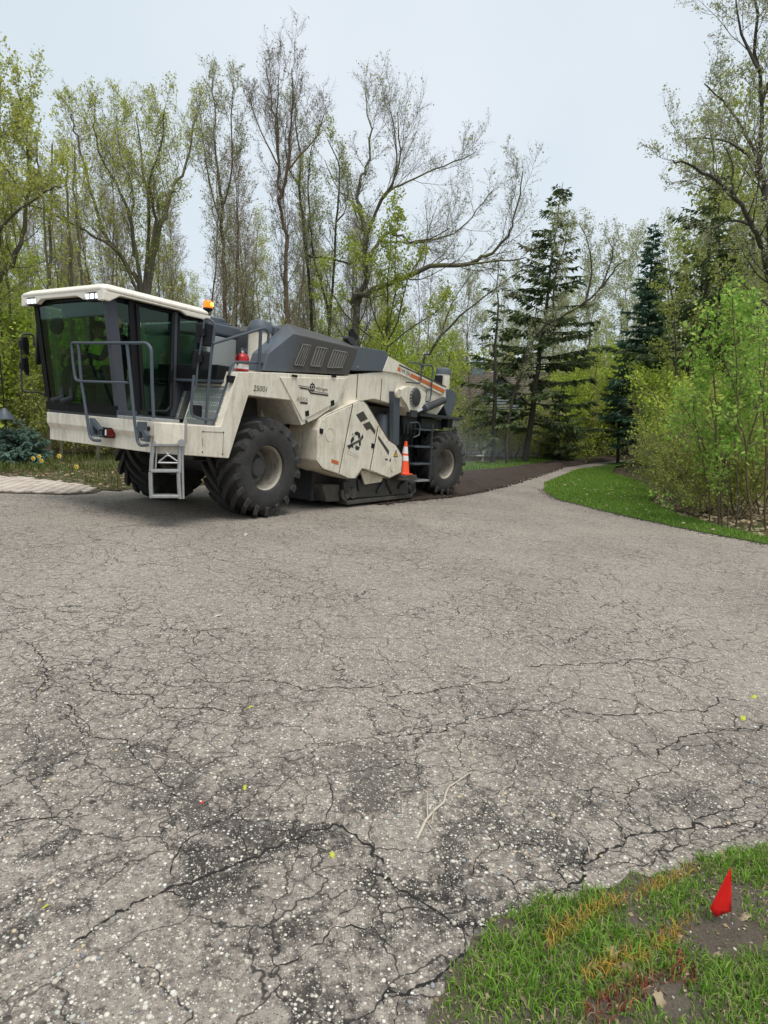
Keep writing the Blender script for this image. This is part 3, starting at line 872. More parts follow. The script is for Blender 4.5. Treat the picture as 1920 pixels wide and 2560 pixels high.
def leaf_litter(name, X, Y, Z, size, mat, seed):
    r = np.random.RandomState(seed); n = len(X); a = r.rand(n) * 6.28; s = size * (.6 + .8 * r.rand(n)); tl = r.rand(n) * .6
    d = np.stack([np.cos(a), np.sin(a), 0 * a], 1) * s[:, None]; e = np.stack([-np.sin(a) * .6, np.cos(a) * .6, tl], 1) * s[:, None]
    c = np.stack([X, Y, Z], 1)
    V = np.stack([c - d, c - e * .8, c + d, c + e], 1).reshape(-1, 3); V[:, 2] += .01
    o = (np.arange(n) * 4)[:, None]
    return fast_mesh(name, V, np.concatenate([o + np.array([[0, 1, 2]]), o + np.array([[0, 2, 3]])], 0), mat)
tag(link(bpy.data.objects.new('lawn_leaf_litter', leaf_litter('lawn_leaf_litter', LAWN_LITTER[0], LAWN_LITTER[1], lawn_z(*LAWN_LITTER) - .004, 0.0075, 'dead_leaf', 21))), 'crumbled dead leaves and thatch in the corner lawn', 'leaves', kind='stuff')
# ---- verge on the right
vfront = [(16, 8.1), (9, 9.75), (6.75, 10.63), (5.91, 12.12), (5.33, 13.54), (4.65, 16.16), (4.75, 18), (5.05, 19.34), (5.65, 21.67), (9.76, 31.28), (16.64, 42.78)]
vfront = ragged(vfront[:8], .22, .035, 4) + vfront[8:]
vb = [G(*p) for p in ((1600, 1158), (1540, 1168), (1530, 1185), (1600, 1205), (1645, 1235), (1625, 1258), (1690, 1290), (1790, 1319), (1920, 1350))]
vback = [(p.x, p.y) for p in vb] + [(9.0, 10.15), (16, 8.7)]
VERGE = vfront + vback
def verge_z(x, y):
    return gz(x, y) + 0.014 + np.clip(dist_poly(x, y, vfront) / 0.4, 0, 1) * (0.03 + 0.012 * vnoise(x, y, 4, 51))
tag(sheet('verge', VERGE, 0.16, verge_z, 'turf_soil'), kind='structure')
nb_ = 150000
Y = 8 + 25 * rs2.rand(nb_) ** 1.4; X = 4.4 + 9 * rs2.rand(nb_)
ok = inpoly(X, Y, VERGE); X, Y = X[ok], Y[ok]
H = 0.035 + 0.05 * rs2.rand(len(X))
tag(link(bpy.data.objects.new('verge_grass', blades('verge_grass', X, Y, verge_z(X, Y), H, 'grass_lush', 0.7, 0.006, 6))), 'bright green mown grass on the verge right of the driveway', 'grass', kind='stuff')
npt = 260; Y = 10.5 + 13 * rs2.rand(npt); X = 4.6 + 4.5 * rs2.rand(npt); ok = inpoly(X, Y, VERGE); X, Y = X[ok], Y[ok]
tag(link(bpy.data.objects.new('fallen_petals', leaf_litter('fallen_petals', X, Y, verge_z(X, Y) + .05, 0.035, 'straw', 12))), 'pale fallen petals and leaves sprinkled over the verge grass', 'petals', kind='stuff')
ex_, ey_ = [], []
for k in range(1300):                          # soil and grit washed over the asphalt along the verge
    i = rs2.randint(0, len(vfront) - 4); a, b = vfront[i], vfront[i + 1]; q = rs2.rand(); s_ = abs(rs2.randn()) * .11
    dx, dy = b[0] - a[0], b[1] - a[1]; L = math.hypot(dx, dy) + 1e-9
    ex_.append(a[0] + dx * q - dy / L * s_ * -1 * (-1)); ey_.append(a[1] + dy * q + dx / L * s_ * (-1) * (-1))
ex_, ey_ = np.array(ex_), np.array(ey_)
me = pebble_mesh('verge_grit', ex_, ey_, gz(ex_, ey_) + .002, 0.006 + .016 * rs2.rand(len(ex_)) ** 2, 0.2); me.materials.clear(); me.materials.append(MATS['soil'])
tag(link(bpy.data.objects.new('verge_grit', me)), 'soil crumbs scattered along the edge of the right verge', 'soil', kind='stuff')
# ---- far lawn beyond the milled strip
FARL = [(0.0, 19.4), (0.9, 20.6), (2.95, 24.4), (5.76, 29.4), (11.57, 41.3), (16, 47), (14, 49), (9.6, 42.8), (7.0, 36.5), (4.0, 31.0), (1.0, 28.2), (-3.5, 24)]
def farl_z(x, y): return gz(x, y) + 0.02
tag(sheet('far_lawn', FARL, 0.5, farl_z, 'turf_soil'), kind='structure')
nb_ = 30000; Y = 19 + 24 * rs2.rand(nb_); X = 0 + 12 * rs2.rand(nb_); ok = inpoly(X, Y, FARL); X, Y = X[ok], Y[ok]
tag(link(bpy.data.objects.new('far_lawn_grass', blades('far_lawn_grass', X, Y, farl_z(X, Y), 0.06 + .06 * rs2.rand(len(X)), 'grass_lush', 0.6, 0.016, 8))), 'bright grass strip between the milled strip and the grey house', 'grass', kind='stuff')

# ---- planting bed and paver drive on the left
pf = [G(*p) for p in ((-260, 1182), (0, 1193), (60, 1196), (130, 1203), (200, 1213), (258, 1226), (300, 1229))]
bedf = [(p.x, p.y) for p in pf] + [(-5.1, 12.0), (-3.6, 14.4), (-1.5, 17.4), (0.0, 19.4)]
BED = bedf + [(-4, 26), (-16, 22), (-18, 14)]
def bed_z(x, y): return gz(x, y) + 0.02 + np.clip(dist_poly(x, y, bedf) / 0.5, 0, 1) * (0.06 + 0.03 * vnoise(x, y, 3, 61))
tag(sheet('planting_bed', BED, 0.3, bed_z, 'litter'), kind='structure')
nb_ = 42000; X = -13 + 13 * rs2.rand(nb_); Y = 11 + 9.5 * rs2.rand(nb_)
ok = inpoly(X, Y, BED) & (dist_poly(X, Y, bedf) > 0.12); X, Y = X[ok], Y[ok]
dn = 0.45 + 0.9 * vnoise(X, Y, 1.7, 62); kp = rs2.rand(len(X)) < np.clip(dn, 0.08, 1); X, Y = X[kp], Y[kp]
H = 0.07 + 0.16 * rs2.rand(len(X)) ** 1.6
tag(link(bpy.data.objects.new('bed_grass', blades('bed_grass', X, Y, bed_z(X, Y), H, 'grass_rough', 0.7, 0.008, 9))), 'rough olive grass and weeds in the bed behind the paver drive', 'grass', kind='stuff')
nl = 1500; X = -11 + 8 * rs2.rand(nl); Y = 11.2 + 5 * rs2.rand(nl); ok = inpoly(X, Y, BED); X, Y = X[ok], Y[ok]
tag(link(bpy.data.objects.new('bed_leaf_litter', leaf_litter('bed_leaf_litter', X, Y, bed_z(X, Y), 0.05, 'dead_leaf', 3))), 'fallen dead leaves littering the bed behind the paver drive', 'leaves', kind='stuff')
# woodland litter under the right-hand saplings
nl = 5000; X = 5.5 + 8.5 * rs2.rand(nl); Y = 10 + 12 * rs2.rand(nl); ok = ~inpoly(X, Y, VERGE) & ~inpoly(X, Y, ROAD); X, Y = X[ok], Y[ok]
tag(link(bpy.data.objects.new('woodland_litter', leaf_litter('woodland_litter', X, Y, gz(X, Y), 0.06, 'dead_leaf', 4))), 'brown dead leaves on the woodland floor under the right saplings', 'leaves', kind='stuff')

PAVE = [(p.x, p.y) for p in pf[:6]] + [(p.x, p.y) for p in [G(*q) for q in ((235, 1234), (170, 1237.5), (0, 1233), (-260, 1226))]]
def pave_z(x, y): return gz(x, y) + 0.010
pav = sheet('paver_drive', PAVE, 0.2, pave_z, 'soil'); tag(pav, kind='structure')
pb = MB(); L_, W_ = 0.115, 0.056
pb.loft([(-L_, -W_, 0), (L_, -W_, 0), (L_, W_, 0), (-L_, W_, 0)], [(-L_, -W_, .022), (L_, -W_, .022), (L_, W_, .022), (-L_, W_, .022)], caps=False)
pb.loft([(-L_, -W_, .022), (L_, -W_, .022), (L_, W_, .022), (-L_, W_, .022)], [(-L_ + .006, -W_ + .006, .028), (L_ - .006, -W_ + .006, .028), (L_ - .006, W_ - .006, .028), (-L_ + .006, W_ - .006, .028)])
pme = pb.mesh('paver', 'paver')
ang0 = rad(14); cands = []
U = 0.1175
for i in range(-60, 60):
    for j in range(-60, 60):
        k = (i - j) % 4
        if k == 0: cx0, cy0, ro = (i + 1) * U, (j + .5) * U, 0
        elif k == 2: cx0, cy0, ro = (i + .5) * U, (j + 0.0) * U, PI / 2
        else: continue
        X0 = -7.2 + cx0 * math.cos(ang0 + .78) - cy0 * math.sin(ang0 + .78); Y0 = 11.7 + cx0 * math.sin(ang0 + .78) + cy0 * math.cos(ang0 + .78)
        cands.append((X0, Y0, ro + ang0 + .78))
ca = np.array(cands); ok = inpoly(ca[:, 0], ca[:, 1], PAVE) & (dist_poly(ca[:, 0], ca[:, 1], PAVE, True) > 0.08)
ca = ca[ok]; vis = np.argsort(-ca[:, 0])[:300]
for X0, Y0, ro in ca[vis]:
    o = link(bpy.data.objects.new('paver', pme), pav); o.location = (X0, Y0, pave_z(X0, Y0) + .001); o.rotation_euler = (0, 0, ro)
rest = [q for q in range(len(ca)) if q not in set(vis.tolist())]
if rest:
    mb = MB()
    for q in rest:
        X0, Y0, ro = ca[q]; M_ = Matrix.Translation((X0, Y0, float(pave_z(X0, Y0)) + .001)) @ Matrix.Rotation(ro, 4, 'Z')
        mb.add([M_ @ v.co for v in pme.vertices], [list(p.vertices) for p in pme.polygons])
    tag(mb.build('pavers', 'paver', pav), kind='stuff')
# ================================================================== the road reclaimer
RM = empty('road_reclaimer', matrix=MACHINE, label='huge cream and slate road reclaimer with tinted cab and lugged tyres on the driveway', cat='construction machine')

def splane(px, py, p0, nrm):
    d = MB3 @ ray(px, py); o = MB3 @ (CAM - MO)
    t = ((np.array(p0) - o) @ np.array(nrm)) / (d @ np.array(nrm))
    return tuple(o + d * t)

VS = 0.02
# ---- chassis and dark inner works
m = MB(); m.box(-0.75, 1.2, 0.95, 2.05, 0.85, 2.0); m.box(1.0, 6.6, 0.8, 2.2, 0.95, 1.9); m.box(-0.55, 0.55, 0.8, 2.2, 1.55, 2.2)
m.build('chassis', 'dark_metal', RM, 0.01)
m = MB(); m.lathe([(0.16, 0.55), (0.2, 0.7), (0.2, 2.3), (0.16, 2.45)], (0, 0, 0.8), (0, 1, 0), 16)
m.build('axle', 'dark_metal', RM, 0, 40)
m = MB(); m.lathe([(0.16, 0.55), (0.2, 0.7), (0.2, 2.3), (0.16, 2.45)], (6.26, 0, 0.8), (0, 1, 0), 16)
m.build('axle', 'dark_metal', RM, 0, 40)

# ---- front beam, corner, deck
m = MB(); m.prism([(-1.92, 1.01), (-1.92, 1.19), (-1.97, 1.27), (-1.97, 1.43), (-1.55, 1.43), (-1.55, 1.01)], 0.32, 2.90)
beam = m.build('front_beam', 'cream', RM, 0.008)
m = MB()
plan = [(-1.955, 0.318), (-1.665, 0.022), (-1.40, 0.022), (-1.40, 0.318)]
m.loft([(u, v, 1.008) for u, v in plan], [(u, v, 1.418) for u, v in plan]); corner = m.build('corner_block', 'cream', RM, 0.008)
m = MB(); m.box(-1.54, -0.80, 0.33, 2.88, 1.36, 1.415); m.build('deck', 'diamond_plate', RM, 0.004)
m = MB(); m.box(-1.965, -1.50, 0.36, 1.10, 1.432, 1.475); m.build('sill_plate', 'galvanised', RM, 0.006)
# lower weld marks and lifting plate on the side skirt
# ---- front fender and side wall
fend = [(-1.663, 1.01), (-0.88, 0.965), (-0.54, 1.90), (0.40, 1.90), (0.70, 1.51), (1.07, 1.635), (1.66, 1.94), (1.95, 2.44), (0.02, 2.295), (-0.775, 2.22), (-1.06, 1.42), (-1.663, 1.42)]
m = MB(); m.prism(fend, VS, 0.84); fender = m.build('fender', 'cream', RM, 0.01)
m = MB(); m.prism([(u, w) for u, w in fend], 2.16, 2.98); m.build('fender', 'cream', RM, 0.01)
m = MB(); m.box(-0.8, 1.9, 0.84, 2.16, 2.0, 2.24); m.build('hood_base', 'dark_metal', RM, 0.01)
# front riser of diamond plate
m = MB(); m.plate([(-1.072, 0.80, 1.425), (-1.072, 0.13, 1.425), (-0.86, 0.13, 2.0), (-0.86, 0.80, 2.0)], 0.02); m.build('riser_plate', 'diamond_plate', RM)
m = MB(); m.prism(UW(z3, [(462, 1035), (578, 650), (880, 640), (900, 1062)], 1.06), 1.06, 1.12); m.build('side_plate', 'diamond_plate', RM, 0.006)
m = MB(); m.box(-0.95, -0.70, 0.25, 1.6, 2.03, 2.30); m.build('deck_trunk', 'black_plastic', RM, 0.02)
m = MB(); m.box(-0.97, -0.93, 0.12, 1.3, 2.04, 2.08); m.build('cross_bar', 'rail_grey', RM, 0.01)
# weld marks
for a, b in (((815, 1210), (1100, 1222)), ((1100, 1222), (1088, 1525)), ((810, 1300), (810, 1420))):
    p, q = S(*z3(*a), v=VS - 0.003), S(*z3(*b), v=VS - 0.003); mk = MB(); mk.tube([p, q], 0.003, 4); mk.build('weld_mark', 'print_brown', RM)
for a in ((815, 1210), (1100, 1222), (1088, 1525), (808, 1495)):
    p = S(*z3(*a), v=VS - 0.003); mk = MB(); mk.box(p[0] - .010, p[0] + .010, p[1] - .002, p[1] + .004, p[2] - .010, p[2] + .010); mk.build('weld_mark', 'print_brown', RM)
# ---- maker's door
dpoly = UW(z2, [(524, 434), (913, 442), (863, 578), (657, 690)], 0.0)
m = MB(); m.prism(dpoly, 0.0, 0.03); door = m.build('side_door', 'cream', RM, 0.006)
def latch(zf, pts, v, parent, name='latch'):
    m = MB(); m.prism(UW(zf, pts, v), v - 0.015, v + 0.01); return m.build(name, 'black_plastic', parent, 0.005)
latch(zL, [(505, 1050), (600, 1015), (615, 1170), (520, 1200)], -0.002, door)
latch(zL, [(1262, 740), (1350, 705), (1368, 860), (1280, 890)], -0.002, door)
for cxy in ((1050, 780), (1530, 785)):
    p = S(*z4(*cxy), v=0.0); m = MB(); m.box(p[0] - .06, p[0] + .06, -0.025, 0.0, p[2] - .02, p[2] + .02); m.build('hinge', 'black_plastic', door, 0.005)
p = S(*zL(540, 1355), v=VS); m = MB(); m.lathe([(0.028, -0.008), (0.028, 0.004)], (p[0], VS, p[2]), (0, 1, 0), 12); m.build('bolt', 'print_brown', RM)

def decal(pts, zf, v, mat, parent, name='decal', th=0.0015):
    m = MB(); m.prism(UW(zf, pts, v), v - th, v + 0.001); return m.build(name, mat, parent)

# maker's stripes, cog and name
decal([(310, 272), (630, 322), (655, 345), (650, 352), (625, 335), (318, 290)], zL, -0.004, 'print_black', door)
decal([(335, 322), (605, 370), (625, 375), (690, 485), (1190, 552), (1192, 598), (672, 526), (595, 405), (372, 378)], zL, -0.004, 'print_black', door)
decal([(735, 440), (1195, 510), (1196, 522), (737, 452)], zL, -0.004, 'print_black', door)
cx, cw = (S(*zL(722, 335), v=-0.004)[i] for i in (0, 2))
m = MB(); R0 = 0.058
ring = []
for k in range(40):
    a = 2 * PI * k / 40; r = R0 * (1.22 if (k % 5) in (0, 1) else 1.0); ring.append((cx + r * math.cos(a), cw + r * math.sin(a) * 1.12))
inner = [(cx + R0 * .66 * math.cos(2 * PI * k / 40), cw + R0 * .74 * math.sin(2 * PI * k / 40)) for k in range(40)]
m.add([(u, -0.0065, w) for u, w in ring + inner], [(k, (k + 1) % 40, 40 + (k + 1) % 40, 40 + k) for k in range(40)])
m.add([(cx + .022 * math.cos(2 * PI * k / 10), -0.0065, cw + .024 * math.sin(2 * PI * k / 10)) for k in range(10)], [tuple(range(10))])
m.build('emblem', 'print_black', door)
def lettering(txt, zf, p0, p1, p3, v, mat, parent, shear=0.0, name='lettering'):
    return text_on(txt, mat, S(*zf(*p0), v=v), S(*zf(*p1), v=v), S(*zf(*p3), v=v), parent, name, shear)
lettering('Wirtgen', zL, (815, 440), (1170, 475), (822, 318), -0.006, 'print_black', door)
lettering('ARRA', zL, (245, 735), (590, 770), (262, 600), -0.006, 'print_grey', door)
decal([(362, 760), (580, 782), (582, 838), (362, 815)], zL, -0.004, 'print_black', door)
lettering('25001', z4, (553, 962), (714, 976), (565, 893), VS - 0.004, 'print_black', RM)
# ---- hood
A, B_, C_, D_, E_ = UW(z2, [(420, 395), (455, 290), (600, 175), (985, 265), (930, 420)], 0.1)
Ci = S(*z2(560, 112), v=0.45); Di = S(*z2(885, 214), v=0.45)
near = [(q[0], 0.1, q[1]) for q in (A, B_, C_, D_, E_)]
inn = [(A[0], 0.45, A[1]), (B_[0], 0.45, B_[1]), Ci, Di, (E_[0], 0.45, E_[1])]
mir = lambda L: [(p[0], 3 - p[1], p[2]) for p in L]
UC = 0.72                            # the middle of the hood starts further back than its side pods
cen = [(UC, 0.449, 2.30), (UC, 0.449, Ci[2] - .10), (UC + .12, 0.449, Ci[2] - 0.005), (Di[0], 0.449, Di[2]), (E_[0], 0.449, E_[1])]
m = MB(); m.loft(near, inn); m.loft(cen, mir(cen)); m.loft(mir(inn), mir(near))
hood = m.build('hood', 'slate_soot', RM, 0.012)
def vent(zf, quad, n, back):
    q = [Vector(p) for p in SS(zf, quad, v=0.095)]
    m = MB(); m.plate(q, -0.006); v_ = m.build('vent', back, hood)
    for k in range(n + 1):
        a0 = k / n; wd = 0.18 / n
        lo = max(0, a0 - wd); hi = min(1, a0 + wd)
        tl, tr = q[0].lerp(q[1], lo), q[0].lerp(q[1], hi); bl, br = q[3].lerp(q[2], lo), q[3].lerp(q[2], hi)
        s = MB(); s.loft([(p.x, 0.070, p.z) for p in (tl, tr, br, bl)], [(p.x, 0.094, p.z) for p in (tl, tr, br, bl)])
        s.build('slat', 'vent_slat', v_)
    for a, b in ((q[0], q[1]), (q[3], q[2])):
        s = MB(); s.tube([(a.x, 0.083, a.z), (b.x, 0.083, b.z)], 0.012, 6); s.build('vent_frame', 'vent_slat', v_)
vent(z4, [(1150, 395), (1245, 410), (1155, 655), (1045, 645)], 4, 'black_void')
vent(z2, [(735, 255), (796, 265), (760, 372), (698, 366)], 4, 'skid_steel')
vent(z2, [(835, 273), (917, 288), (886, 378), (798, 376)], 6, 'skid_steel')
rh = UW(z6, [(120, 20), (540, 90), (576, 160), (500, 355), (60, 343)], 0.13)
m = MB(); m.prism(rh, 0.13, 2.87); m.build('rear_hood', 'slate', RM, 0.012)
p = S(*zH(1050, 1080), v=0.13); m = MB(); m.lathe([(0.02, -0.01), (0.02, 0.0)], (p[0], 0.13, p[2]), (0, 1, 0), 10); m.build('bolt', 'galvanised', RM)
# exhaust flap
e = Vector(S(*zH(860, 560), v=0.45))
m = MB(); m.lathe([(0.07, -0.1), (0.07, 0.06), (0.06, 0.06), (0.055, -0.05)], e, (0.2, 0, 1), 14); ex = m.build('exhaust_pipe', 'dark_metal', RM, 0, 40)
top = [S(*zH(*q), v=0.45) for q in ((860, 210), (900, 195), (945, 230), (985, 300), (1030, 380), (1020, 440), (985, 470), (930, 480), (880, 470), (855, 400), (838, 270))]
m = MB(); m.plate(top, 0.03); m.build('exhaust_flap', 'black_plastic', ex, 0.006)
m = MB(); m.plate([S(*zH(*q), v=0.42) for q in ((720, 370), (850, 410), (880, 470), (900, 620), (760, 540), (700, 420))], 0.12); m.build('flap_bracket', 'dark_metal', ex, 0.004)

# ---- rear body
body = [(1.55, 1.75), (1.80, 2.44), (3.22, 2.665), (3.36, 2.975), (5.98, 2.57), (6.05, 2.28), (5.65, 1.95), (4.75, 1.98), (3.7, 2.06), (3.0, 2.12), (2.3, 2.0), (2.0, 1.72)]
m = MB(); m.prism(body, 0.16, 2.84); rbody = m.build('rear_body', 'cream', RM, 0.012)
sp = UW(z6, [(576, 160), (1322, 580), (1262, 655), (1060, 560), (850, 445), (685, 378), (503, 350)], 0.13)
m = MB(); m.prism(sp, 0.125, 0.158); spanel = m.build('stripe_panel', 'cream', RM, 0.005)
decal([(215, 370), (305, 418), (290, 540), (180, 498)], zR, 0.122, 'orange_stripe', spanel, 'stripe')
decal([(650, 588), (1659, 1082), (1850, 1180), (1780, 1290), (1659, 1228), (612, 702)], zR, 0.122, 'orange_stripe', spanel, 'stripe')
decal([(252, 280), (1659, 945), (1880, 1060), (1870, 1105), (1640, 990), (240, 325)], zR, 0.122, 'print_brown', spanel, 'stripe')
lettering('WR 250', zR, (320, 545), (608, 690), (330, 425), 0.120, 'print_black', spanel)
for a, b in (((180, 380), (160, 700)), ((495, 450), (470, 740))):
    p, q = S(*z6(*a), v=0.157), S(*z6(*b), v=0.157); s = MB(); s.box(min(p[0], q[0]) - .006, min(p[0], q[0]) + .006, 0.150, 0.162, q[2], p[2]); s.build('panel_seam', 'print_brown', RM)
# added dark box that stands for the shadow under the body
m = MB(); m.box(2.0, 4.6, 0.5, 2.5, 1.2, 2.0); m.build('underbody_shadow_box', 'dark_metal', RM, 0.02)
# ---- drive head with toothed ring
arm = UW(z6, [(735, 590), (822, 545), (935, 560), (1068, 640), (1055, 770), (965, 885), (870, 935), (825, 800), (745, 690)], 0.06)
m = MB(); m.prism(arm, 0.06, 0.40); armo = m.build('drive_head', 'cream', RM, 0.012)
p = S(*z6(915, 690), v=0.06)
m = MB(); m.lathe([(0.13, -0.06), (0.18, -0.05), (0.20, 0.0)], (p[0], 0.06, p[2]), (0, 1, 0), 28); hub = m.build('drive_ring', 'dark_metal', RM, 0, 35)
for k in range(18):
    a = 2 * PI * k / 18; s = MB(); s.box(-0.018, 0.018, -0.035, 0.0, -0.02, 0.02)
    s.build('ring_bolt', 'galvanised', hub, 0.003, matrix=Matrix.Translation((p[0] + 0.195 * math.cos(a), 0.055, p[2] + 0.195 * math.sin(a))) @ Matrix.Rotation(-a, 4, 'Y'))
# lift strut and pin
p, q = S(*z6(690, 620), v=0.04), S(*z6(682, 1310), v=0.04)
m = MB(); m.prism([(p[0] - .13, p[2]), (p[0] + .12, p[2]), (q[0] + .10, q[2]), (q[0] - .10, q[2])], 0.04, 0.16); st = m.build('lift_strut', 'rail_grey', RM, 0.012)
m = MB(); m.lathe([(0.09, -0.05), (0.1, 0.0)], (p[0], 0.04, p[2] - 0.03), (0, 1, 0), 18); m.build('pin', 'cream', st, 0, 40)
# hydraulic ram
a, b, c_ = (Vector(S(*z6(*q), v=0.06)) for q in ((900, 895), (1040, 838), (1290, 730)))
m = MB(); m.tube([b, c_], 0.085, 14); ram = m.build('hydraulic_ram', 'dark_metal', RM, 0, 40)
m = MB(); m.tube([a, b.lerp(c_, 0.2)], 0.038, 12); m.build('rod', 'chrome', ram, 0, 40)
m = MB(); m.tube([b.lerp(c_, -0.03), b.lerp(c_, 0.05)], 0.098, 14); m.build('gland', 'rail_grey', ram, 0, 40)
m = MB(); m.box(a.x - .16, a.x + .08, 0.0, 0.14, a.z - .09, a.z + .06); m.build('clevis', 'dark_metal', ram, 0.01)
# rear slate guard
gp = UW(z6, [(1235, 705), (1338, 580), (1400, 590), (1465, 662), (1440, 800), (1382, 945), (1335, 930), (1280, 760)], 0.25)
m = MB(); m.prism(gp, 0.25, 1.1); m.build('rear_guard', 'slate', RM, 0.012)
m = MB(); m.plate(SS(z6, [(1235, 712), (1338, 586), (1398, 598), (1290, 735)], v=0.235), 0.0 - 0.012); m.build('guard_plate', 'slate', RM, 0.003)
# air intake column at the back
ctr = Vector(S(*z6(1280, 480), v=0.95))
m = MB(); m.lathe([(0.185, -0.75), (0.185, 0.17)], ctr, (0, 0, 1), 24); ai = m.build('air_intake', 'cream', RM, 0, 40)
m = MB(); m.lathe([(0.20, 0.17), (0.20, 0.23), (0.18, 0.30), (0.10, 0.34), (0.0, 0.345)], ctr, (0, 0, 1), 24); m.build('intake_cap', 'slate', ai, 0, 40)
m = MB(); m.box(ctr.x - .28, ctr.x - .19, ctr.y - .1, ctr.y + .1, ctr.z - .6, ctr.z + .12); m.build('intake_bracket', 'black_plastic', ai, 0.01)
# rail on the rear body
m = MB(); m.tube([S(*zR(*q), v=0.08) for q in ((575, 222), (935, 228), (1030, 310), (1320, 312), (1410, 390), (1350, 1290), (1310, 1560))], 0.017, 8, corner=0.05)
rr = m.build('rear_handrail', 'rail_grey', RM, 0, 40)
m = MB(); m.tube([S(*zR(*q), v=0.08) for q in ((1010, 320), (1000, 900), (930, 940), (500, 905))], 0.016, 8, corner=0.04); m.build('rail_loop', 'rail_grey', rr, 0, 40)
m = MB(); m.tube([S(*z6(*q), v=0.08) for q in ((1140, 590), (1070, 585), (1055, 745), (1105, 745), (1135, 640))], 0.016, 8, corner=0.04); m.build('rail_loop', 'rail_grey', rr, 0, 40)
# rear bar and lamp
m = MB(); p, q = S(*z6(980, 905), v=0.1), S(*z6(1505, 965), v=0.1); m.box(p[0], q[0], 0.08, 0.9, 1.88, 1.95); m.build('rear_bar', 'dark_metal', RM, 0.008)
m = MB(); m.box(5.2, 6.3, 0.3, 1.6, 1.62, 1.86); m.build('rear_crossmember', 'dark_metal', RM, 0.02)
p = S(*z6(1455, 1030), v=0.12)
m = MB(); m.box(p[0] - .20, p[0] + .19, 0.10, 0.25, p[2] - .10, p[2] + .09); lampo = m.build('work_lamp', 'lamp_glass', RM, 0.02)
m = MB(); m.box(p[0] - .45, p[0] - .22, 0.12, 0.3, p[2] - .12, p[2] + .12); m.build('lamp_bracket', 'black_plastic', lampo, 0.01)
# dark plumbing between drum and rear wheel
m = MB(); m.box(3.9, 5.1, 0.42, 2.4, 0.7, 1.9); m.box(4.4, 5.0, 0.30, 0.45, 1.45, 1.9); m.build('valve_block', 'dark_metal', RM, 0.03)
random.seed(4)
for k in range(7):
    u0 = 3.85 + 0.16 * k
    pts = [(u0, 0.34 + .02 * (k % 3), 1.85), (u0 + .05, 0.28, 1.6 - .05 * (k % 3)), (u0 + .12 * (k % 2), 0.32, 1.25), (u0 + .2, 0.36, 0.85)]
    s = MB(); s.tube(pts, 0.022, 7, corner=0.1); s.build('hose', 'black_plastic', RM, 0, 40)
m = MB(); m.lathe([(0.0, 0), (0.17, 0.0), (0.19, 0.02), (0.19, 0.45), (0.15, 0.5)], (3.75, 0.40, 1.35), (0, 0, 1), 18); m.build('filter_bowl', 'slate', RM, 0, 40)
# ---- access steps at the back
for yy, x0, x1, mt in ((1110, 965, 1155, 'rail_grey'), (1330, 905, 1140, 'rail_grey'), (1552, 890, 1117, 'rail_grey'), (1768, 930, 1097, 'galvanised')):
    a, b = S(*z6(x0, yy), v=0.1), S(*z6(x1, yy), v=0.1); w = (a[2] + b[2]) / 2
    m = MB(); m.box(a[0], b[0], 0.06, 0.36, w - .025, w + .015); m.build('step', mt, RM, 0.006)
for x in (1128, ):
    a, b = S(*z6(x, 1040), v=0.1), S(*z6(1090, 1790), v=0.1); m = MB(); m.prism([(a[0] - .03, a[2]), (a[0] + .03, a[2]), (b[0] + .03, b[2]), (b[0] - .03, b[2])], 0.05, 0.09); m.build('stringer', 'dark_metal', RM, 0.005)
m = MB(); m.tube([S(*z6(*q), v=0.04) for q in ((850, 1020), (960, 1015), (985, 1060), (975, 1180), (900, 1210))], 0.016, 8, corner=0.05); m.build('grab_loop', 'rail_grey', RM, 0, 40)
m = MB(); m.box(3.86, 4.50, -0.13, 0.42, 0.50, 0.545); m.box(3.9, 4.46, -0.11, 0.42, 0.548, 0.60); m.build('step_plate', 'skid_steel', RM, 0.006)

# ---- drum housing
hp = UW(z5, [(238, 935), (255, 560), (300, 425), (380, 370), (770, 200), (835, 205), (875, 250), (1135, 682), (1222, 740), (1305, 880), (1292, 1085), (1140, 1158), (810, 1045), (728, 1160), (640, 1160), (312, 1045)], -0.02)
m = MB(); m.prism(hp, -0.02, 0.62); drum = m.build('drum_housing', 'cream_dirty', RM, 0.025)
for nm, pts in (('left', [(250, 928), (266, 565), (312, 435), (385, 385), (688, 250), (520, 1092), (328, 1032)]),
                ('mid', [(703, 243), (770, 213), (825, 218), (862, 262), (1000, 498), (897, 1048), (803, 1028), (718, 1150), (642, 1150), (532, 1098)]),
                ('right', [(1010, 520), (1127, 692), (1214, 750), (1293, 882), (1281, 1078), (1140, 1144), (912, 1052)])):
    m = MB(); m.prism(UW(z5, pts, -0.045), -0.045, -0.015); pn = m.build('cover_panel', 'cream', drum, 0.008)
for a, b in (((693, 252), (527, 1094)), ((1004, 512), (906, 1048))):
    p, q = S(*z5(*a), v=-0.03), S(*z5(*b), v=-0.03); m = MB(); m.tube([p, q], 0.009, 6); m.build('panel_seam', 'print_brown', drum)
ctr_ = (sum(u for u, w in hp) / len(hp), sum(w for u, w in hp) / len(hp))
m = MB(); m.tube([(ctr_[0] + (u - ctr_[0]) * .988, -0.022, ctr_[1] + (w - ctr_[1]) * .988) for u, w in hp], 0.008, 6, closed=True); m.build('edge_seal', 'print_brown', drum)
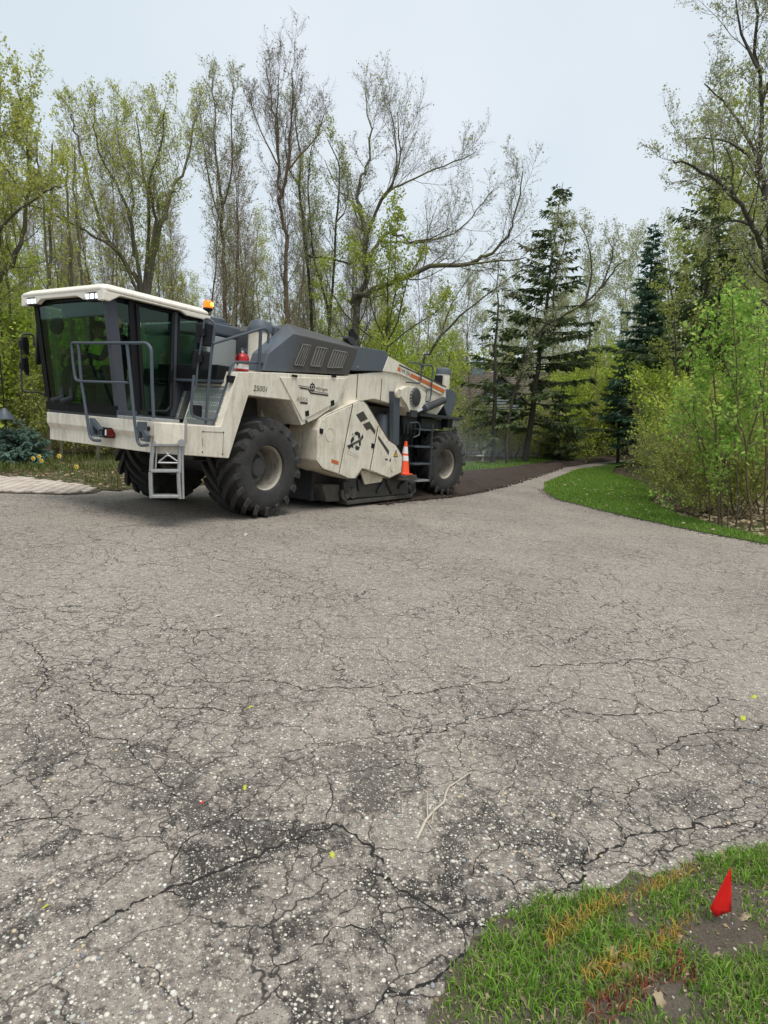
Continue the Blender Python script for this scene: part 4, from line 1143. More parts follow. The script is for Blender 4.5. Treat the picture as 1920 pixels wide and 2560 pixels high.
for q in ((275, 900), (285, 640), (345, 455), (500, 350), (660, 275), (340, 1015), (440, 1050), (560, 1085), (660, 1130), (740, 1085), (840, 1025), (760, 240), (900, 370), (1000, 545), (1060, 640), (1100, 700), (1190, 760), (1265, 870), (1275, 1020), (1200, 1100), (1130, 1125), (980, 1070)):
    p = S(*z5(*q), v=-0.046); m = MB(); m.lathe([(0.011, -0.006), (0.013, 0.003)], (p[0], -0.046, p[2]), (0, 1, 0), 8); m.build('bolt', 'cream_dirty', drum)
latch(z5, [(290, 538), (330, 550), (322, 612), (287, 600)], -0.046, drum)
latch(z5, [(922, 720), (951, 730), (943, 787), (915, 778)], -0.046, drum)
decal([(733, 375), (820, 330), (876, 425), (790, 466)], z5, -0.047, 'print_brown', drum)
decal([(815, 492), (896, 456), (970, 568), (960, 617), (905, 545), (862, 567)], z5, -0.047, 'print_brown', drum)
decal([(1005, 628), (1136, 815), (1130, 868), (1000, 665)], z5, -0.047, 'print_brown', drum)
decal([(1220, 798), (1243, 893), (1188, 893)], z5, -0.047, 'print_black', drum)
decal([(1219, 822), (1233, 884), (1199, 884)], z5, -0.049, 'print_yellow', drum)
decal([(435, 914), (522, 946), (515, 987), (430, 960)], z5, -0.047, 'orange_stripe', drum)
decal([(1090, 905), (1120, 915), (1118, 935), (1088, 925)], z5, -0.047, 'print_black', drum)
decal([(1150, 900), (1160, 930), (1145, 960), (1140, 930)], z5, -0.047, 'print_black', drum)
# recycling emblem: three bent arrows and a ribbon
decal([(520, 520), (580, 545), (590, 650), (520, 740), (490, 790), (450, 810), (438, 690), (475, 600)], zE, -0.047, 'print_black', drum)
decal([(590, 390), (665, 310), (745, 320), (820, 370), (845, 480), (850, 560), (790, 600), (745, 600), (760, 520), (715, 460), (650, 480), (625, 430)], zE, -0.047, 'print_black', drum)
decal([(780, 700), (855, 690), (870, 800), (855, 900), (800, 915), (785, 850)], zE, -0.047, 'print_black', drum)
decal([(685, 880), (720, 915), (825, 955), (770, 1085), (650, 1075), (632, 960)], zE, -0.047, 'print_green', drum)
decal([(285, 905), (430, 840), (560, 770), (760, 660), (850, 590), (945, 420), (970, 550), (880, 690), (700, 800), (550, 880), (545, 1000), (450, 950), (380, 1065), (345, 970)], zE, -0.049, 'print_black', drum)
decal([(500, 395), (540, 350), (550, 440), (640, 510), (620, 525), (505, 440)], zE, -0.047, 'print_grey', drum)
lettering('RECYCLE', zE, (540, 868), (905, 640), (520, 815), -0.052, 'print_grey', drum)
lettering('PAVEMENT RECYCLING', zE, (290, 1120), (800, 1380), (300, 1080), -0.047, 'print_grey', drum)
lettering('& CONSTRUCTION INC.', zE, (285, 1240), (770, 1470), (300, 1185), -0.047, 'print_grey', drum)
for c0, ry in (((410, 615), 80), ((1188, 992), 78)):
    p = S(*z5(*c0), v=-0.046); r = (S(*z5(c0[0], c0[1] - ry), v=-0.046)[2] - p[2])
    m = MB(); m.tube([(p[0] + r * math.cos(2 * PI * k / 28), -0.046, p[2] + r * math.sin(2 * PI * k / 28)) for k in range(28)], 0.006, 5, closed=True); m.build('cover_ring', 'cream_dirty', drum)
# flap below the housing, skid shoe
m = MB(); m.prism(UW(z5, [(790, 1050), (1070, 1120), (1042, 1195), (845, 1226)], 0.06), 0.06, 0.10); m.build('side_flap', 'cream_dirty', RM, 0.006)
vk = 0.14
m = MB(); m.prism(UW(z5, [(600, 1150), (1445, 1165), (1448, 1285), (1385, 1345), (700, 1400), (600, 1400)], vk + .03), vk + .03, vk + .35); skid = m.build('skid_shoe', 'skid_steel', RM, 0.02)
bot = UW(z5, [(560, 1290), (562, 1380), (622, 1440), (1390, 1362), (1450, 1290)], vk)
m = MB(); m.tube([(u, vk - .0, w) for u, w in bot], 0.035, 8, corner=0.04); m.build('runner', 'skid_steel', skid, 0, 40)
zz = min(w for u, w in bot)
m = MB(); m.box(bot[2][0] - .05, bot[3][0] + .05, vk - .05, vk + .4, zz - .04, zz + .03); m.build('wear_bar', 'skid_steel', skid, 0.01)
for x0 in (570, 1380):
    m = MB(); m.prism(UW(z5, [(x0, 1190), (x0 + 70, 1185), (x0 + 68, 1330), (x0 + 10, 1350)], vk), vk - .03, vk + .05); m.build('guide', 'dark_metal', skid, 0.015)
for q in ((620, 1330), (690, 1330), (1410, 1260)):
    p = S(*z5(*q), v=vk); m = MB(); m.lathe([(0.11, -0.03), (0.12, 0.03)], (p[0], vk, p[2]), (0, 1, 0), 18); m.build('roller', 'skid_steel', skid, 0, 40)
for q0, q1 in (((1170, 1330), (1100, 1180)), ((1250, 1270), (1330, 1170)), ((990, 1320), (1060, 1190)), ((770, 1300), (760, 1170))):
    m = MB(); m.tube([S(*z5(*q0), v=vk), S(*z5(*q1), v=vk)], 0.03, 6); m.build('link_arm', 'dark_metal', skid, 0, 40)
m = MB(); m.prism(UW(z5, [(332, 1270), (350, 1225), (540, 1225), (545, 1430), (372, 1440)], 0.2), 0.2, 0.6); m.build('scraper', 'skid_steel', RM, 0.02)
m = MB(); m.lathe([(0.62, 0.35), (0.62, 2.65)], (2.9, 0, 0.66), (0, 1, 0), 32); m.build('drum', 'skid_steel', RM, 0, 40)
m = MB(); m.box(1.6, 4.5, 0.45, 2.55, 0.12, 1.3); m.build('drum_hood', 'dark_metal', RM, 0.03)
# cream inner wall behind the front wheel
m = MB(); m.prism([(0.55, 0.95), (1.35, 0.95), (1.6, 1.8), (0.95, 1.95), (0.42, 1.85)], 0.80, 1.0); m.build('inner_wall', 'cream_dirty', RM, 0.01)

# ---- wheels
def tyre_mb():
    m = MB(); W = 0.355
    prof = [(0.345, -.26), (0.37, -.325), (0.45, -.352), (0.55, -.358), (0.62, -.345), (0.68, -.31), (0.715, -.22), (0.728, -.1), (0.732, 0)]
    prof = prof + [(r, -h) for r, h in reversed(prof[:-1])]
    m.lathe(prof, (0, 0, 0), (0, 1, 0), 56, cap=False)
    NL = 18
    st = [0.015, 0.10, 0.20, 0.29, 0.345, 0.358]
    crown = [0.805, 0.803, 0.798, 0.788, 0.765, 0.64]
    for sd in (-1, 1):
        for k in range(NL):
            th0 = 2 * PI * (k + (0.5 if sd > 0 else 0)) / NL
            top = []; botm = []
            for y, rt in zip(st, crown):
                sk = 0.52 * (y / 0.345) ** 0.85 - 0.26 if y < 0.35 else 0.26
                wl = 0.044 + 0.012 * (1 - y / 0.36)
                for e in (-1, 1):
                    th = th0 + sk + e * wl / 0.76
                    thb = th0 + sk + e * (wl + 0.014) / 0.72
                    top.append((rt * math.sin(th), sd * y * (1.0 if y < .35 else 1.012), rt * math.cos(th)))
                    rb = 0.70 if y < 0.25 else (0.66 if y < 0.33 else 0.60)
                    yb = min(y, 0.335)
                    botm.append((rb * math.sin(thb), sd * yb, rb * math.cos(thb)))
            n = len(st); fs = []
            for i in range(n - 1):
                a = 2 * i
                fs.append((a, a + 1, a + 3, a + 2))
                fs.append((2 * n + a, a, a + 2, 2 * n + a + 2)); fs.append((a + 1, 2 * n + a + 1, 2 * n + a + 3, a + 3))
            fs.append((0, 2 * n, 2 * n + 1, 1)); e = 2 * n - 2; fs.append((e, e + 1, 2 * n + e + 1, 2 * n + e))
            m.add(top + botm, fs)
    return m
ty_me = tyre_mb().mesh('tyre', 'rubber', 38)
m = MB(); m.lathe([(0.352, -.27), (0.372, -.292), (0.352, -.285), (0.335, -.24), (0.315, -.05), (0.30, 0.05), (0.17, 0.06), (0.17, 0.30), (0.33, 0.30), (0.352, 0.27)], (0, 0, 0), (0, 1, 0), 40, cap=False)
for i in range(len(m.f)): m.mi[i] = 0 if (i // 40) < 3 else 1
rim_me = m.mesh('wheel', ['rim_lip', 'rim_dish_shade'], 40)
m = MB(); m.lathe([(0.205, 0.06), (0.205, -.02), (0.165, -.06), (0.15, -.12), (0.11, -.14), (0.0, -.142)], (0, 0, 0), (0, 1, 0), 28)
for k in range(10):
    a = 2 * PI * k / 10; m.lathe([(0.016, -.045), (0.016, -.01)], (0.185 * math.cos(a), 0, 0.185 * math.sin(a)), (0, 1, 0), 6)
for k in range(3):
    a = 2 * PI * k / 3 + .4; m.lathe([(0.024, -.13), (0.028, -.10)], (0.13 * math.cos(a), 0, 0.13 * math.sin(a)), (0, 1, 0), 8)
hub_me = m.mesh('hub', 'hub_paint', 40)
for u, v, steer, spin, flip in ((0, 0.385, 0.0, 0.1, 0), (0, 2.615, 0.0, 0.4, 1), (6.26, 0.40, rad(-9), 0.25, 0), (6.26, 2.60, rad(-9), 0.5, 1)):
    wh = link(bpy.data.objects.new('wheel', rim_me), RM)
    wh.matrix_local = Matrix.Translation((u, v, 0.80)) @ Matrix.Rotation(steer + PI * flip, 4, 'Z') @ Matrix.Rotation(spin, 4, 'Y')
    link(bpy.data.objects.new('tyre', ty_me), wh); link(bpy.data.objects.new('hub', hub_me), wh)
# ================================================================== cab of the reclaimer and what stands on its deck
CN, CF = 1.15, 3.0                 # near and far side of the cab
def uf(w):                          # the windscreen leans forward as it rises
    return -1.90 - 0.20 * (w - 1.47) / 1.53
CB = -0.45
def post(name, p0, p1, wu, wv, mat='cab_frame', parent=None):
    m = MB(); a, b = Vector(p0), Vector(p1)
    q = lambda c: [(c.x - wu / 2, c.y - wv / 2, c.z), (c.x + wu / 2, c.y - wv / 2, c.z), (c.x + wu / 2, c.y + wv / 2, c.z), (c.x - wu / 2, c.y + wv / 2, c.z)]
    m.loft(q(a), q(b)); return m.build(name, mat, parent or RM, 0.012)
cabf = MB(); cabf.box(-1.88, CB, CN, CF, 1.42, 1.50); cabf.box(-0.95, CB, CN, CN + .05, 1.50, 2.22); cabf.box(-0.50, CB, CN, CF, 1.5, 2.1); cabf.box(-1.88, -1.80, CN, CF, 1.50, 1.56)
cab = cabf.build('cab', 'cab_frame', RM, 0.012)
post('pillar', (uf(1.5) + .07, CN + .05, 1.5), (uf(3.02) + .06, CN + .05, 3.02), .15, .10, parent=cab)
post('pillar', (uf(1.5) + .06, CF - .05, 1.5), (uf(3.02) + .06, CF - .05, 3.02), .10, .10, 'black_plastic', cab)
post('pillar', (-1.60, CN + .04, 1.5), (-1.72, CN + .04, 3.06), .11, .07, 'black_plastic', cab)
post('pillar', (-0.99, CN + .04, 1.5), (-0.98, CN + .04, 3.06), .09, .08, 'cab_frame', cab)
post('pillar', (CB - .04, CN + .04, 2.1), (CB - .04, CN + .04, 3.06), .07, .07, 'black_plastic', cab)
post('pillar', (CB - .04, CF - .04, 2.0), (CB - .04, CF - .04, 3.06), .07, .07, 'black_plastic', cab)
post('pillar', (-1.2, CF - .04, 1.5), (-1.2, CF - .04, 3.06), .07, .07, 'black_plastic', cab)
# door rim
m = MB(); m.tube([(-1.52, CN - .01, 1.57), (-1.13, CN - .01, 1.57), (-1.045, CN - .01, 1.66), (-1.045, CN - .01, 3.03), (-1.66, CN - .01, 3.03)], 0.03, 6, closed=True); dr = m.build('door_frame', 'black_plastic', cab, 0, 40)
m = MB(); m.box(-1.09, -1.05, CN - .06, CN - .02, 2.05, 2.2); m.build('door_handle', 'black_plastic', dr, 0.005)
m = MB(); m.box(uf(1.62) - .005, -1.62, CN - .012, CN + .03, 1.44, 1.545); m.build('cab_sill', 'cab_frame', cab, 0.005)
def pane(name, pts):
    m = MB(); m.plate(pts, 0.006); return m.build(name, 'cab_glass', cab)
pane('windscreen', [(uf(1.55), CF - .07, 1.55), (uf(1.55), CN + .10, 1.55), (uf(3.0), CN + .10, 3.0), (uf(3.0), CF - .07, 3.0)])
pane('side_window', [(uf(1.55) + .13, CN + .02, 1.55), (-1.62, CN + .02, 1.55), (-1.74, CN + .02, 3.0), (uf(3.0) + .13, CN + .02, 3.0)])
pane('door_glass', [(-1.55, CN + .02, 1.57), (-1.03, CN + .02, 1.57), (-1.03, CN + .02, 3.03), (-1.66, CN + .02, 3.03)])
pane('quarter_window', [(-0.94, CN + .02, 2.23), (-0.48, CN + .02, 2.23), (-0.48, CN + .02, 3.03), (-0.94, CN + .02, 3.03)])
pane('far_window', [(uf(1.55) + .1, CF - .02, 1.55), (-1.22, CF - .02, 1.55), (-1.22, CF - .02, 3.0), (uf(3.0) + .1, CF - .02, 3.0)])
pane('far_window', [(-1.17, CF - .02, 1.55), (-0.5, CF - .02, 1.55), (-0.5, CF - .02, 3.0), (-1.17, CF - .02, 3.0)])
pane('rear_window', [(CB - .02, CN + .08, 2.12), (CB - .02, CF - .08, 2.12), (CB - .02, CF - .08, 3.0), (CB - .02, CN + .08, 3.0)])
m = MB(); m.tube([(-0.93, CN - .005, 2.23), (-0.5, CN - .005, 2.23), (-0.5, CN - .005, 3.0), (-0.93, CN - .005, 3.0)], 0.02, 6, closed=True); m.build('window_seal', 'black_plastic', cab, 0, 40)
# dark band at the foot of the windscreen and black frit along its far edge
m = MB(); m.plate([(uf(1.5) - .012, CF, 1.47), (uf(1.5) - .012, CN, 1.47), (uf(1.60) - .012, CN, 1.60), (uf(1.60) - .012, CF, 1.60)], 0.004); m.build('windscreen_band', 'black_void', cab)
m = MB(); m.plate([(uf(1.66) - .01, CF, 1.66), (uf(1.66) - .01, CF - .12, 1.66), (uf(3.0) - .01, CF - .12, 3.0), (uf(3.0) - .01, CF, 3.0)], 0.004); m.build('windscreen_band', 'black_void', cab)
# roof
m = MB()
RN, RFv = CN - .10, CF + .12
plan = [(-2.24, RN + .06), (-2.18, RN), (-0.46, RN), (-0.40, RN + .06), (-0.40, RFv - .06), (-0.46, RFv), (-2.18, RFv), (-2.24, RFv - .06)]
inset = lambda d: [(-1.32 + (u + 1.32) * (1 - d / 0.95), 2.08 + (v - 2.08) * (1 - d / 1.05)) for u, v in plan]
lv = [(inset(0.05), 3.09), (inset(0.0), 3.11), (inset(0.0), 3.145), (inset(0.09), 3.205), (inset(0.28), 3.225)]
n = len(plan); vs = []; fs = []
for pl, w in lv: vs += [(u, v, w) for u, v in pl]
for i in range(len(lv) - 1):
    fs += [(i * n + k, i * n + (k + 1) % n, (i + 1) * n + (k + 1) % n, (i + 1) * n + k) for k in range(n)]
fs += [tuple(range(n)), tuple(range((len(lv) - 1) * n, len(lv) * n))]
m.add(vs, fs); roof = m.build('roof', 'cream_roof', cab, 0.012)
m = MB(); m.prism([(-2.225, 2.975), (-2.13, 2.975), (-1.97, 3.075), (-0.97, 3.075), (-0.86, 3.03), (-0.41, 3.03), (-0.40, 3.10), (-2.225, 3.10)], RN + .004, RN + .06); m.build('roof_skirt', 'cream_roof', roof, 0.012)
m = MB(); m.prism([(-2.225, 2.975), (-2.13, 2.975), (-1.97, 3.075), (-0.97, 3.075), (-0.86, 3.03), (-0.41, 3.03), (-0.40, 3.10), (-2.225, 3.10)], RFv - .06, RFv - .004); m.build('roof_skirt', 'cream_roof', roof, 0.012)
fs_ = [(RN + .01, 2.975), (RN + .12, 2.975), (RN + .15, 3.10), (RN + .42, 3.10), (RN + .46, 3.0), (RN + .62, 3.055), (RFv - .55, 3.055), (RFv - .42, 2.99), (RFv - .38, 3.10), (RFv - .12, 3.10), (RFv - .1, 2.975), (RFv - .01, 2.975), (RFv - .01, 3.135), (RN + .01, 3.135)]
m = MB(); m.loft([(-2.232, v, w) for v, w in fs_], [(-2.16, v, w) for v, w in fs_]); m.build('roof_skirt', 'cream_roof', roof, 0.006)
for v0, v1, nL in ((RN + .13, RN + .45, 3), (RFv - .41, RFv - .11, 3)):
    m = MB(); m.box(-2.20, -2.10, v0, v1, 2.985, 3.095); lb = m.build('light_bar', 'black_plastic', roof, 0.006)
    for k in range(nL):
        c0 = v0 + (v1 - v0) * (k + .5) / nL; s = MB(); s.box(-2.212, -2.198, c0 - .036, c0 + .036, 3.005, 3.075)
        s.build('work_light', 'lamp_led', lb, 0.008)
m = MB(); m.box(-2.1, -0.5, CN + .08, CF - .08, 3.02, 3.085); m.build('headliner', 'black_plastic', cab)
# inside the cab
m = MB(); m.box(-2.0, -1.85, 1.75, 2.45, 2.84, 3.0); m.build('sun_blind', 'black_plastic', cab, 0.03)
m = MB(); m.lathe([(0.02, -.02), (0.12, -.01), (0.13, 0.03), (0.02, 0.05)], (-1.98, 2.62, 2.72), (1, 0.2, 0), 16); m.build('fan', 'black_plastic', cab, 0, 40)
seatx, seatv = -1.40, 2.42
m = MB(); m.box(seatx - .26, seatx + .26, seatv - .26, seatv + .26, 1.88, 2.02); seat = m.build('seat', 'seat_fabric', cab, 0.05)
m = MB(); m.box(seatx + .2, seatx + .34, seatv - .25, seatv + .25, 2.0, 2.72); m.build('backrest', 'seat_fabric', seat, 0.05)
m = MB(); m.box(seatx + .22, seatx + .33, seatv - .13, seatv + .13, 2.74, 2.92); m.build('headrest', 'seat_fabric', seat, 0.04)
m = MB(); m.box(seatx - .2, seatx + .2, seatv - .2, seatv + .2, 1.5, 1.88); m.build('seat_base', 'black_plastic', seat, 0.03)
m = MB(); m.box(-1.80, -1.58, 1.62, 1.92, 1.5, 2.08); con = m.build('console', 'black_plastic', cab, 0.05)
m = MB(); m.tube([(seatx - .48 + .07 * math.cos(a) , seatv + .18 * math.sin(a), 2.27 + .16 * math.cos(a)) for a in [2 * PI * k / 20 for k in range(20)]], 0.018, 7, closed=True)
m.tube([(seatx - .48, seatv, 2.27), (seatx - .50, seatv, 1.5)], 0.03, 8); m.build('steering_wheel', 'black_plastic', cab, 0, 40)
m = MB(); m.box(seatx - .2, seatx + .2, seatv - .42, seatv - .30, 2.1, 2.2); m.build('armrest', 'black_plastic', cab, 0.03)
m = MB(); m.box(-1.1, -0.6, 2.5, 2.85, 1.5, 2.05); m.build('cab_box', 'black_plastic', cab, 0.03)
p0 = S(*zA(1300, 580), v=CN + .03)
m = MB(); m.box(p0[0] - .05, p0[0] + .05, CN + .028, CN + .032, p0[2] - .07, p0[2] + .05); m.build('warning_label', 'orange_stripe', cab)

# ---- tank, air filter and handrails behind the cab
m = MB(); m.box(-0.28, 0.35, 1.25, 2.85, 2.2, 2.86); tk = m.build('tank', 'tank_panel', RM, 0.03)
m = MB(); m.box(-0.30, 0.40, 1.23, 2.87, 2.875, 3.06); m.build('tank_top', 'slate', tk, 0.03)
m = MB(); m.box(-0.15, 0.25, 1.30, 1.70, 3.065, 3.10); m.lathe([(0.2, 0), (0.2, .05), (0.15, .08)], (0.05, 1.5, 3.10), (0, 0, 1), 20); m.build('tank_cap', 'slate', tk, 0.01)
ctr = Vector(S(*z4(615, 720), v=0.62)); tp = Vector(S(*z4(615, 210), v=0.62))
m = MB(); m.lathe([(0.185, 0), (0.185, tp.z - ctr.z)], (ctr.x, 0.62, ctr.z - .05), (0, 0, 1), 28); af = m.build('air_filter', 'cream', RM, 0, 40)
h = tp.z - ctr.z - .05
m = MB(); m.lathe([(0.20, h), (0.20, h + .05), (0.19, h + .10), (0.16, h + .17), (0.05, h + .20), (0, h + .20)], (ctr.x, 0.62, ctr.z), (0, 0, 1), 28); m.build('filter_cap', 'slate', af, 0, 40)
m = MB(); m.box(ctr.x + .16, ctr.x + .5, 0.45, 1.1, 2.3, 3.08); m.build('filter_bracket', 'slate', af, 0.03)
m = MB(); m.tube(SS(z4, [(55, 388), (640, 208), (700, 200), (742, 260), (730, 380)], v=0.12), 0.02, 8, corner=0.04)
hr = m.build('handrail', 'rail_grey', RM, 0, 40)
a, b = S(*z4(640, 230), v=0.12), S(*z4(640, 722), v=0.12); m = MB(); m.box(a[0] - .025, a[0] + .025, 0.10, 0.13, b[2] - .02, a[2]); m.build('rail_post', 'rail_grey', hr, 0.006)
m = MB(); m.tube(SS(z3, [(690, 430), (650, 880), (662, 990), (780, 1035), (960, 1048), (1010, 985), (1155, 520), (1200, 310), (1255, 248), (1438, 255), (1640, 262)], v=0.16), 0.02, 8, corner=0.05); m.build('step_rail', 'rail_grey', hr, 0, 40)
p = S(*z3(1240, 490), v=0.05); m = MB(); m.box(p[0] - .1, p[0] + .05, 0.03, 0.1, p[2] - .05, p[2] + .05); m.build('rail_clamp', 'black_plastic', hr, 0.01)
p = S(*zB(1250, 1680), v=0.25); m = MB(); m.box(p[0] - .05, p[0] + .07, 0.25, 0.32, p[2] - .12, p[2] + .06); m.build('socket', 'black_plastic', RM, 0.01)
# ---- near mirrors
mp0, mpn = (-1.25, 0.35, 2.3), (1.0, 0.55, 0.0)
def MP(x, y, off=0.0):
    return splane(*zB(x, y), (mp0[0] + off, mp0[1], mp0[2]), mpn)
m = MB(); m.tube([MP(*q) for q in ((1475, 560), (1465, 480), (1400, 430), (1340, 425), (1325, 520), (1300, 700), (1262, 950), (1235, 1150), (1215, 1390))], 0.016, 8, corner=0.03); mr = m.build('mirror_arm', 'rail_grey', RM, 0, 40)
m = MB(); m.tube([MP(*q) for q in ((1475, 560), (1430, 900), (1390, 1350), (1350, 1880))], 0.02, 8, corner=0.03); m.build('mirror_post', 'rail_grey', mr, 0, 40)
for pts in ([(1215, 478), (1340, 478), (1472, 515), (1470, 620), (1440, 815), (1330, 800), (1200, 765), (1198, 640)], [(1183, 848), (1300, 848), (1435, 895), (1425, 1000), (1385, 1140), (1270, 1138), (1148, 1118), (1155, 980)]):
    m = MB(); m.plate([MP(*q, 0.02) for q in pts], -0.06); m.build('mirror', 'black_plastic', mr, 0.02)
for q in ((1310, 615), (1270, 975)):
    c0 = Vector(MP(*q)); m = MB(); m.lathe([(0.045, -.05), (0.045, .05)], c0, (0, 0, 1), 10); m.build('mirror_clamp', 'black_plastic', mr, 0, 40)
# ---- far mirrors
fm = lambda x, y, o=0.0: S(*zF(x, y), v=3.45 + o)
m = MB(); m.tube([fm(*q) for q in ((350, 680), (345, 580), (320, 552), (230, 555), (215, 600), (222, 1120), (245, 1145), (400, 1150), (480, 1185))], 0.014, 7, corner=0.03); m2 = m.build('mirror_arm', 'dark_metal', RM, 0, 40)
for pts in ([(232, 585), (285, 580), (300, 650), (303, 770), (270, 765), (240, 690)], [(232, 800), (290, 790), (302, 880), (306, 985), (280, 975), (245, 900)]):
    m = MB(); m.plate([fm(*q, .0) for q in pts], -0.07); m.build('mirror', 'black_plastic', m2, 0.015)
m = MB(); m.plate([S(*zF(*q), v=3.15) for q in ((372, 300), (400, 300), (440, 860), (355, 868))], 0.05); m.build('mirror', 'black_plastic', m2, 0.01)
for q in ((225, 660), (228, 880)):
    c0 = Vector(fm(*q)); m = MB(); m.lathe([(0.05, -.05), (0.05, .05)], c0, (0, 0, 1), 10); m.build('mirror_clamp', 'black_plastic', m2, 0, 40)
# ---- front guard rail
fu = -2.13
FR = lambda pts: SS(z1, pts, u=fu)
m = MB(); m.tube(FR([(450, 755), (412, 745), (397, 640), (385, 500), (392, 489), (500, 490), (905, 491), (935, 530), (942, 800), (952, 1010)]), 0.021, 8, corner=0.05); gr = m.build('guard_rail', 'rail_grey', RM, 0, 40)
m = MB(); m.tube(FR([(432, 500), (452, 750), (490, 1000), (510, 1135), (530, 1162), (582, 1166)]), 0.021, 8, corner=0.04); m.build('rail_post', 'rail_grey', gr, 0, 40)
m = MB(); m.tube(FR([(768, 500), (798, 800), (820, 1040), (842, 1180), (862, 1200), (912, 1196)]), 0.021, 8, corner=0.04); m.build('rail_post', 'rail_grey', gr, 0, 40)
m = MB(); m.tube(FR([(450, 755), (775, 765)]), 0.017, 8); m.build('rail_bar', 'rail_grey', gr, 0, 40)
for pts in ([(505, 1008), (520, 1010), (578, 1085), (570, 1100), (528, 1060), (532, 1122), (580, 1130), (578, 1142), (520, 1135)], [(835, 1035), (880, 1035), (880, 1095), (905, 1130), (900, 1175), (860, 1165), (856, 1152), (880, 1155), (868, 1110), (852, 1098), (848, 1150), (840, 1150)]):
    m = MB(); m.loft(FR(pts), [(p[0] + .06, p[1], p[2]) for p in FR(pts)]); m.build('rail_bracket', 'rail_grey', gr, 0.003)
# headlamp and reflector on the beam
p = S(*z1(625, 1108), u=-1.97)
m = MB(); m.box(-2.05, -1.92, p[1] - .14, p[1] + .16, p[2] - .075, p[2] + .07); hl = m.build('headlamp', 'black_plastic', beam, 0.012)
m = MB(); m.box(-2.062, -2.045, p[1] - .02, p[1] + .14, p[2] - .05, p[2] + .05); m.build('lens', 'lamp_glass', hl, 0.008)
m = MB(); m.box(-2.058, -1.93, p[1] - .152, p[1] - .142, p[2] - .06, p[2] + .055); m.build('side_reflector', 'red_lens', hl, 0.006)
m = MB(); m.box(-2.056, -1.97, p[1] - .125, p[1] - .09, p[2] - .04, p[2] + .04); m.build('indicator', 'print_white', hl, 0.006)
p = S(*z1(927, 1083), u=-1.97); m = MB(); m.prism([(-1.99, 1.24), (-1.99, 1.43), (-1.92, 1.43), (-1.92, 1.2)], p[1] - .09, p[1] + .08); tow = m.build('tow_plate', 'cream', beam, 0.005)
m = MB(); m.lathe([(0.03, -.012), (0.032, 0)], (-1.99, p[1], p[2]), (1, 0, 0), 12); m.build('tow_eye', 'black_plastic', tow, 0, 40)
# ---- boarding ladder across the cut-off corner
cn = np.array([-0.296, -0.29, 0.0]); cn /= np.linalg.norm(cn)
cp = np.array([-1.81, 0.17, 1.2]) + cn * 0.05
LP = lambda x, y: splane(*z3(x, y), cp, cn)
m = MB(); m.plate([LP(*q) for q in ((140, 1082), (565, 1110), (560, 1360), (480, 1395), (180, 1385), (138, 1350))], 0.03); lad = m.build('ladder', 'cream', RM, 0.008)
m = MB(); m.plate([LP(*q) for q in ((250, 1085), (515, 1105), (500, 1150), (262, 1132))], -0.02); m.build('grip_plate', 'cream_dirty', lad, 0.004)
def rail2(pts, r=0.028): 
    s = MB(); s.tube([LP(*q) for q in pts], r, 6, corner=0.03); return s.build('ladder_rail', 'galvanised', lad, 0, 40)
rail2([(140, 1300), (130, 1400), (108, 1600), (100, 1760)]); rail2([(92, 1770), (95, 1950), (105, 2130)])
rail2([(500, 1380), (495, 1560), (490, 1780)]); rail2([(480, 1780), (485, 1950), (500, 2140)])
rail2([(180, 1400), (160, 1720)], 0.012); rail2([(530, 1420), (535, 1780), (545, 2140)], 0.016)
rail2([(575, 1040), (578, 1200), (570, 1370)], 0.018)
def rung(x0, x1, y, d=0.15):
    a, b = np.array(LP(x0, y)), np.array(LP(x1, y)); s = MB()
    q = lambda p: [p + cn * .03, p - cn * d, p - cn * d + np.array([0, 0, .04]), p + cn * .03 + np.array([0, 0, .04])]
    s.loft(q(a), q(b)); s.build('rung', 'galvanised', lad, 0.008)
rung(125, 490, 1412); rung(95, 490, 1775); rung(105, 500, 2128)
rail2([(195, 1640), (465, 1645)], 0.012); rail2([(205, 1630), (330, 1530), (460, 1620)], 0.012); rail2([(290, 1480), (330, 1530), (400, 1475)], 0.012)
m = MB(); c0 = Vector(LP(525, 1365)); m.tube([c0 + Vector((0, 0, .0)), c0 + Vector(tuple(cn * .06))], 0.05, 10); m.build('ladder_hinge', 'galvanised', lad, 0, 40)

# ---- amber beacon
b0 = Vector(S(*z1(1325, 272), v=1.25))
m = MB(); m.tube([b0 - Vector((0, 0, .12)), b0 + Vector((0, 0, 0.01))], 0.022, 8); bc = m.build('beacon', 'black_plastic', RM, 0, 40)
m = MB(); m.lathe([(0.05, 0.0), (0.075, 0.02), (0.075, 0.05)], b0, (0, 0, 1), 18); m.build('beacon_base', 'black_plastic', bc, 0, 40)
m = MB(); m.lathe([(0.072, 0.05), (0.076, 0.08), (0.074, 0.135), (0.055, 0.165), (0, 0.172)], b0, (0, 0, 1), 20); bl = m.build('beacon_lens', 'beacon_amber', bc, 0, 40)
m = MB(); m.lathe([(0.0, 0.075), (0.034, 0.085), (0.038, 0.115), (0.02, 0.14), (0, 0.142)], b0 + Vector((.02, -.058, 0)), (0, 0, 1), 12); m.build('bulb_glow', 'beacon_glow', bc, 0, 40)

# ================================================================== things carried by the machine
def on_machine(u, v, w, rz=0.0):
    return MACHINE @ Matrix.Translation((u, v, w)) @ Matrix.Rotation(rz, 4, 'Z')
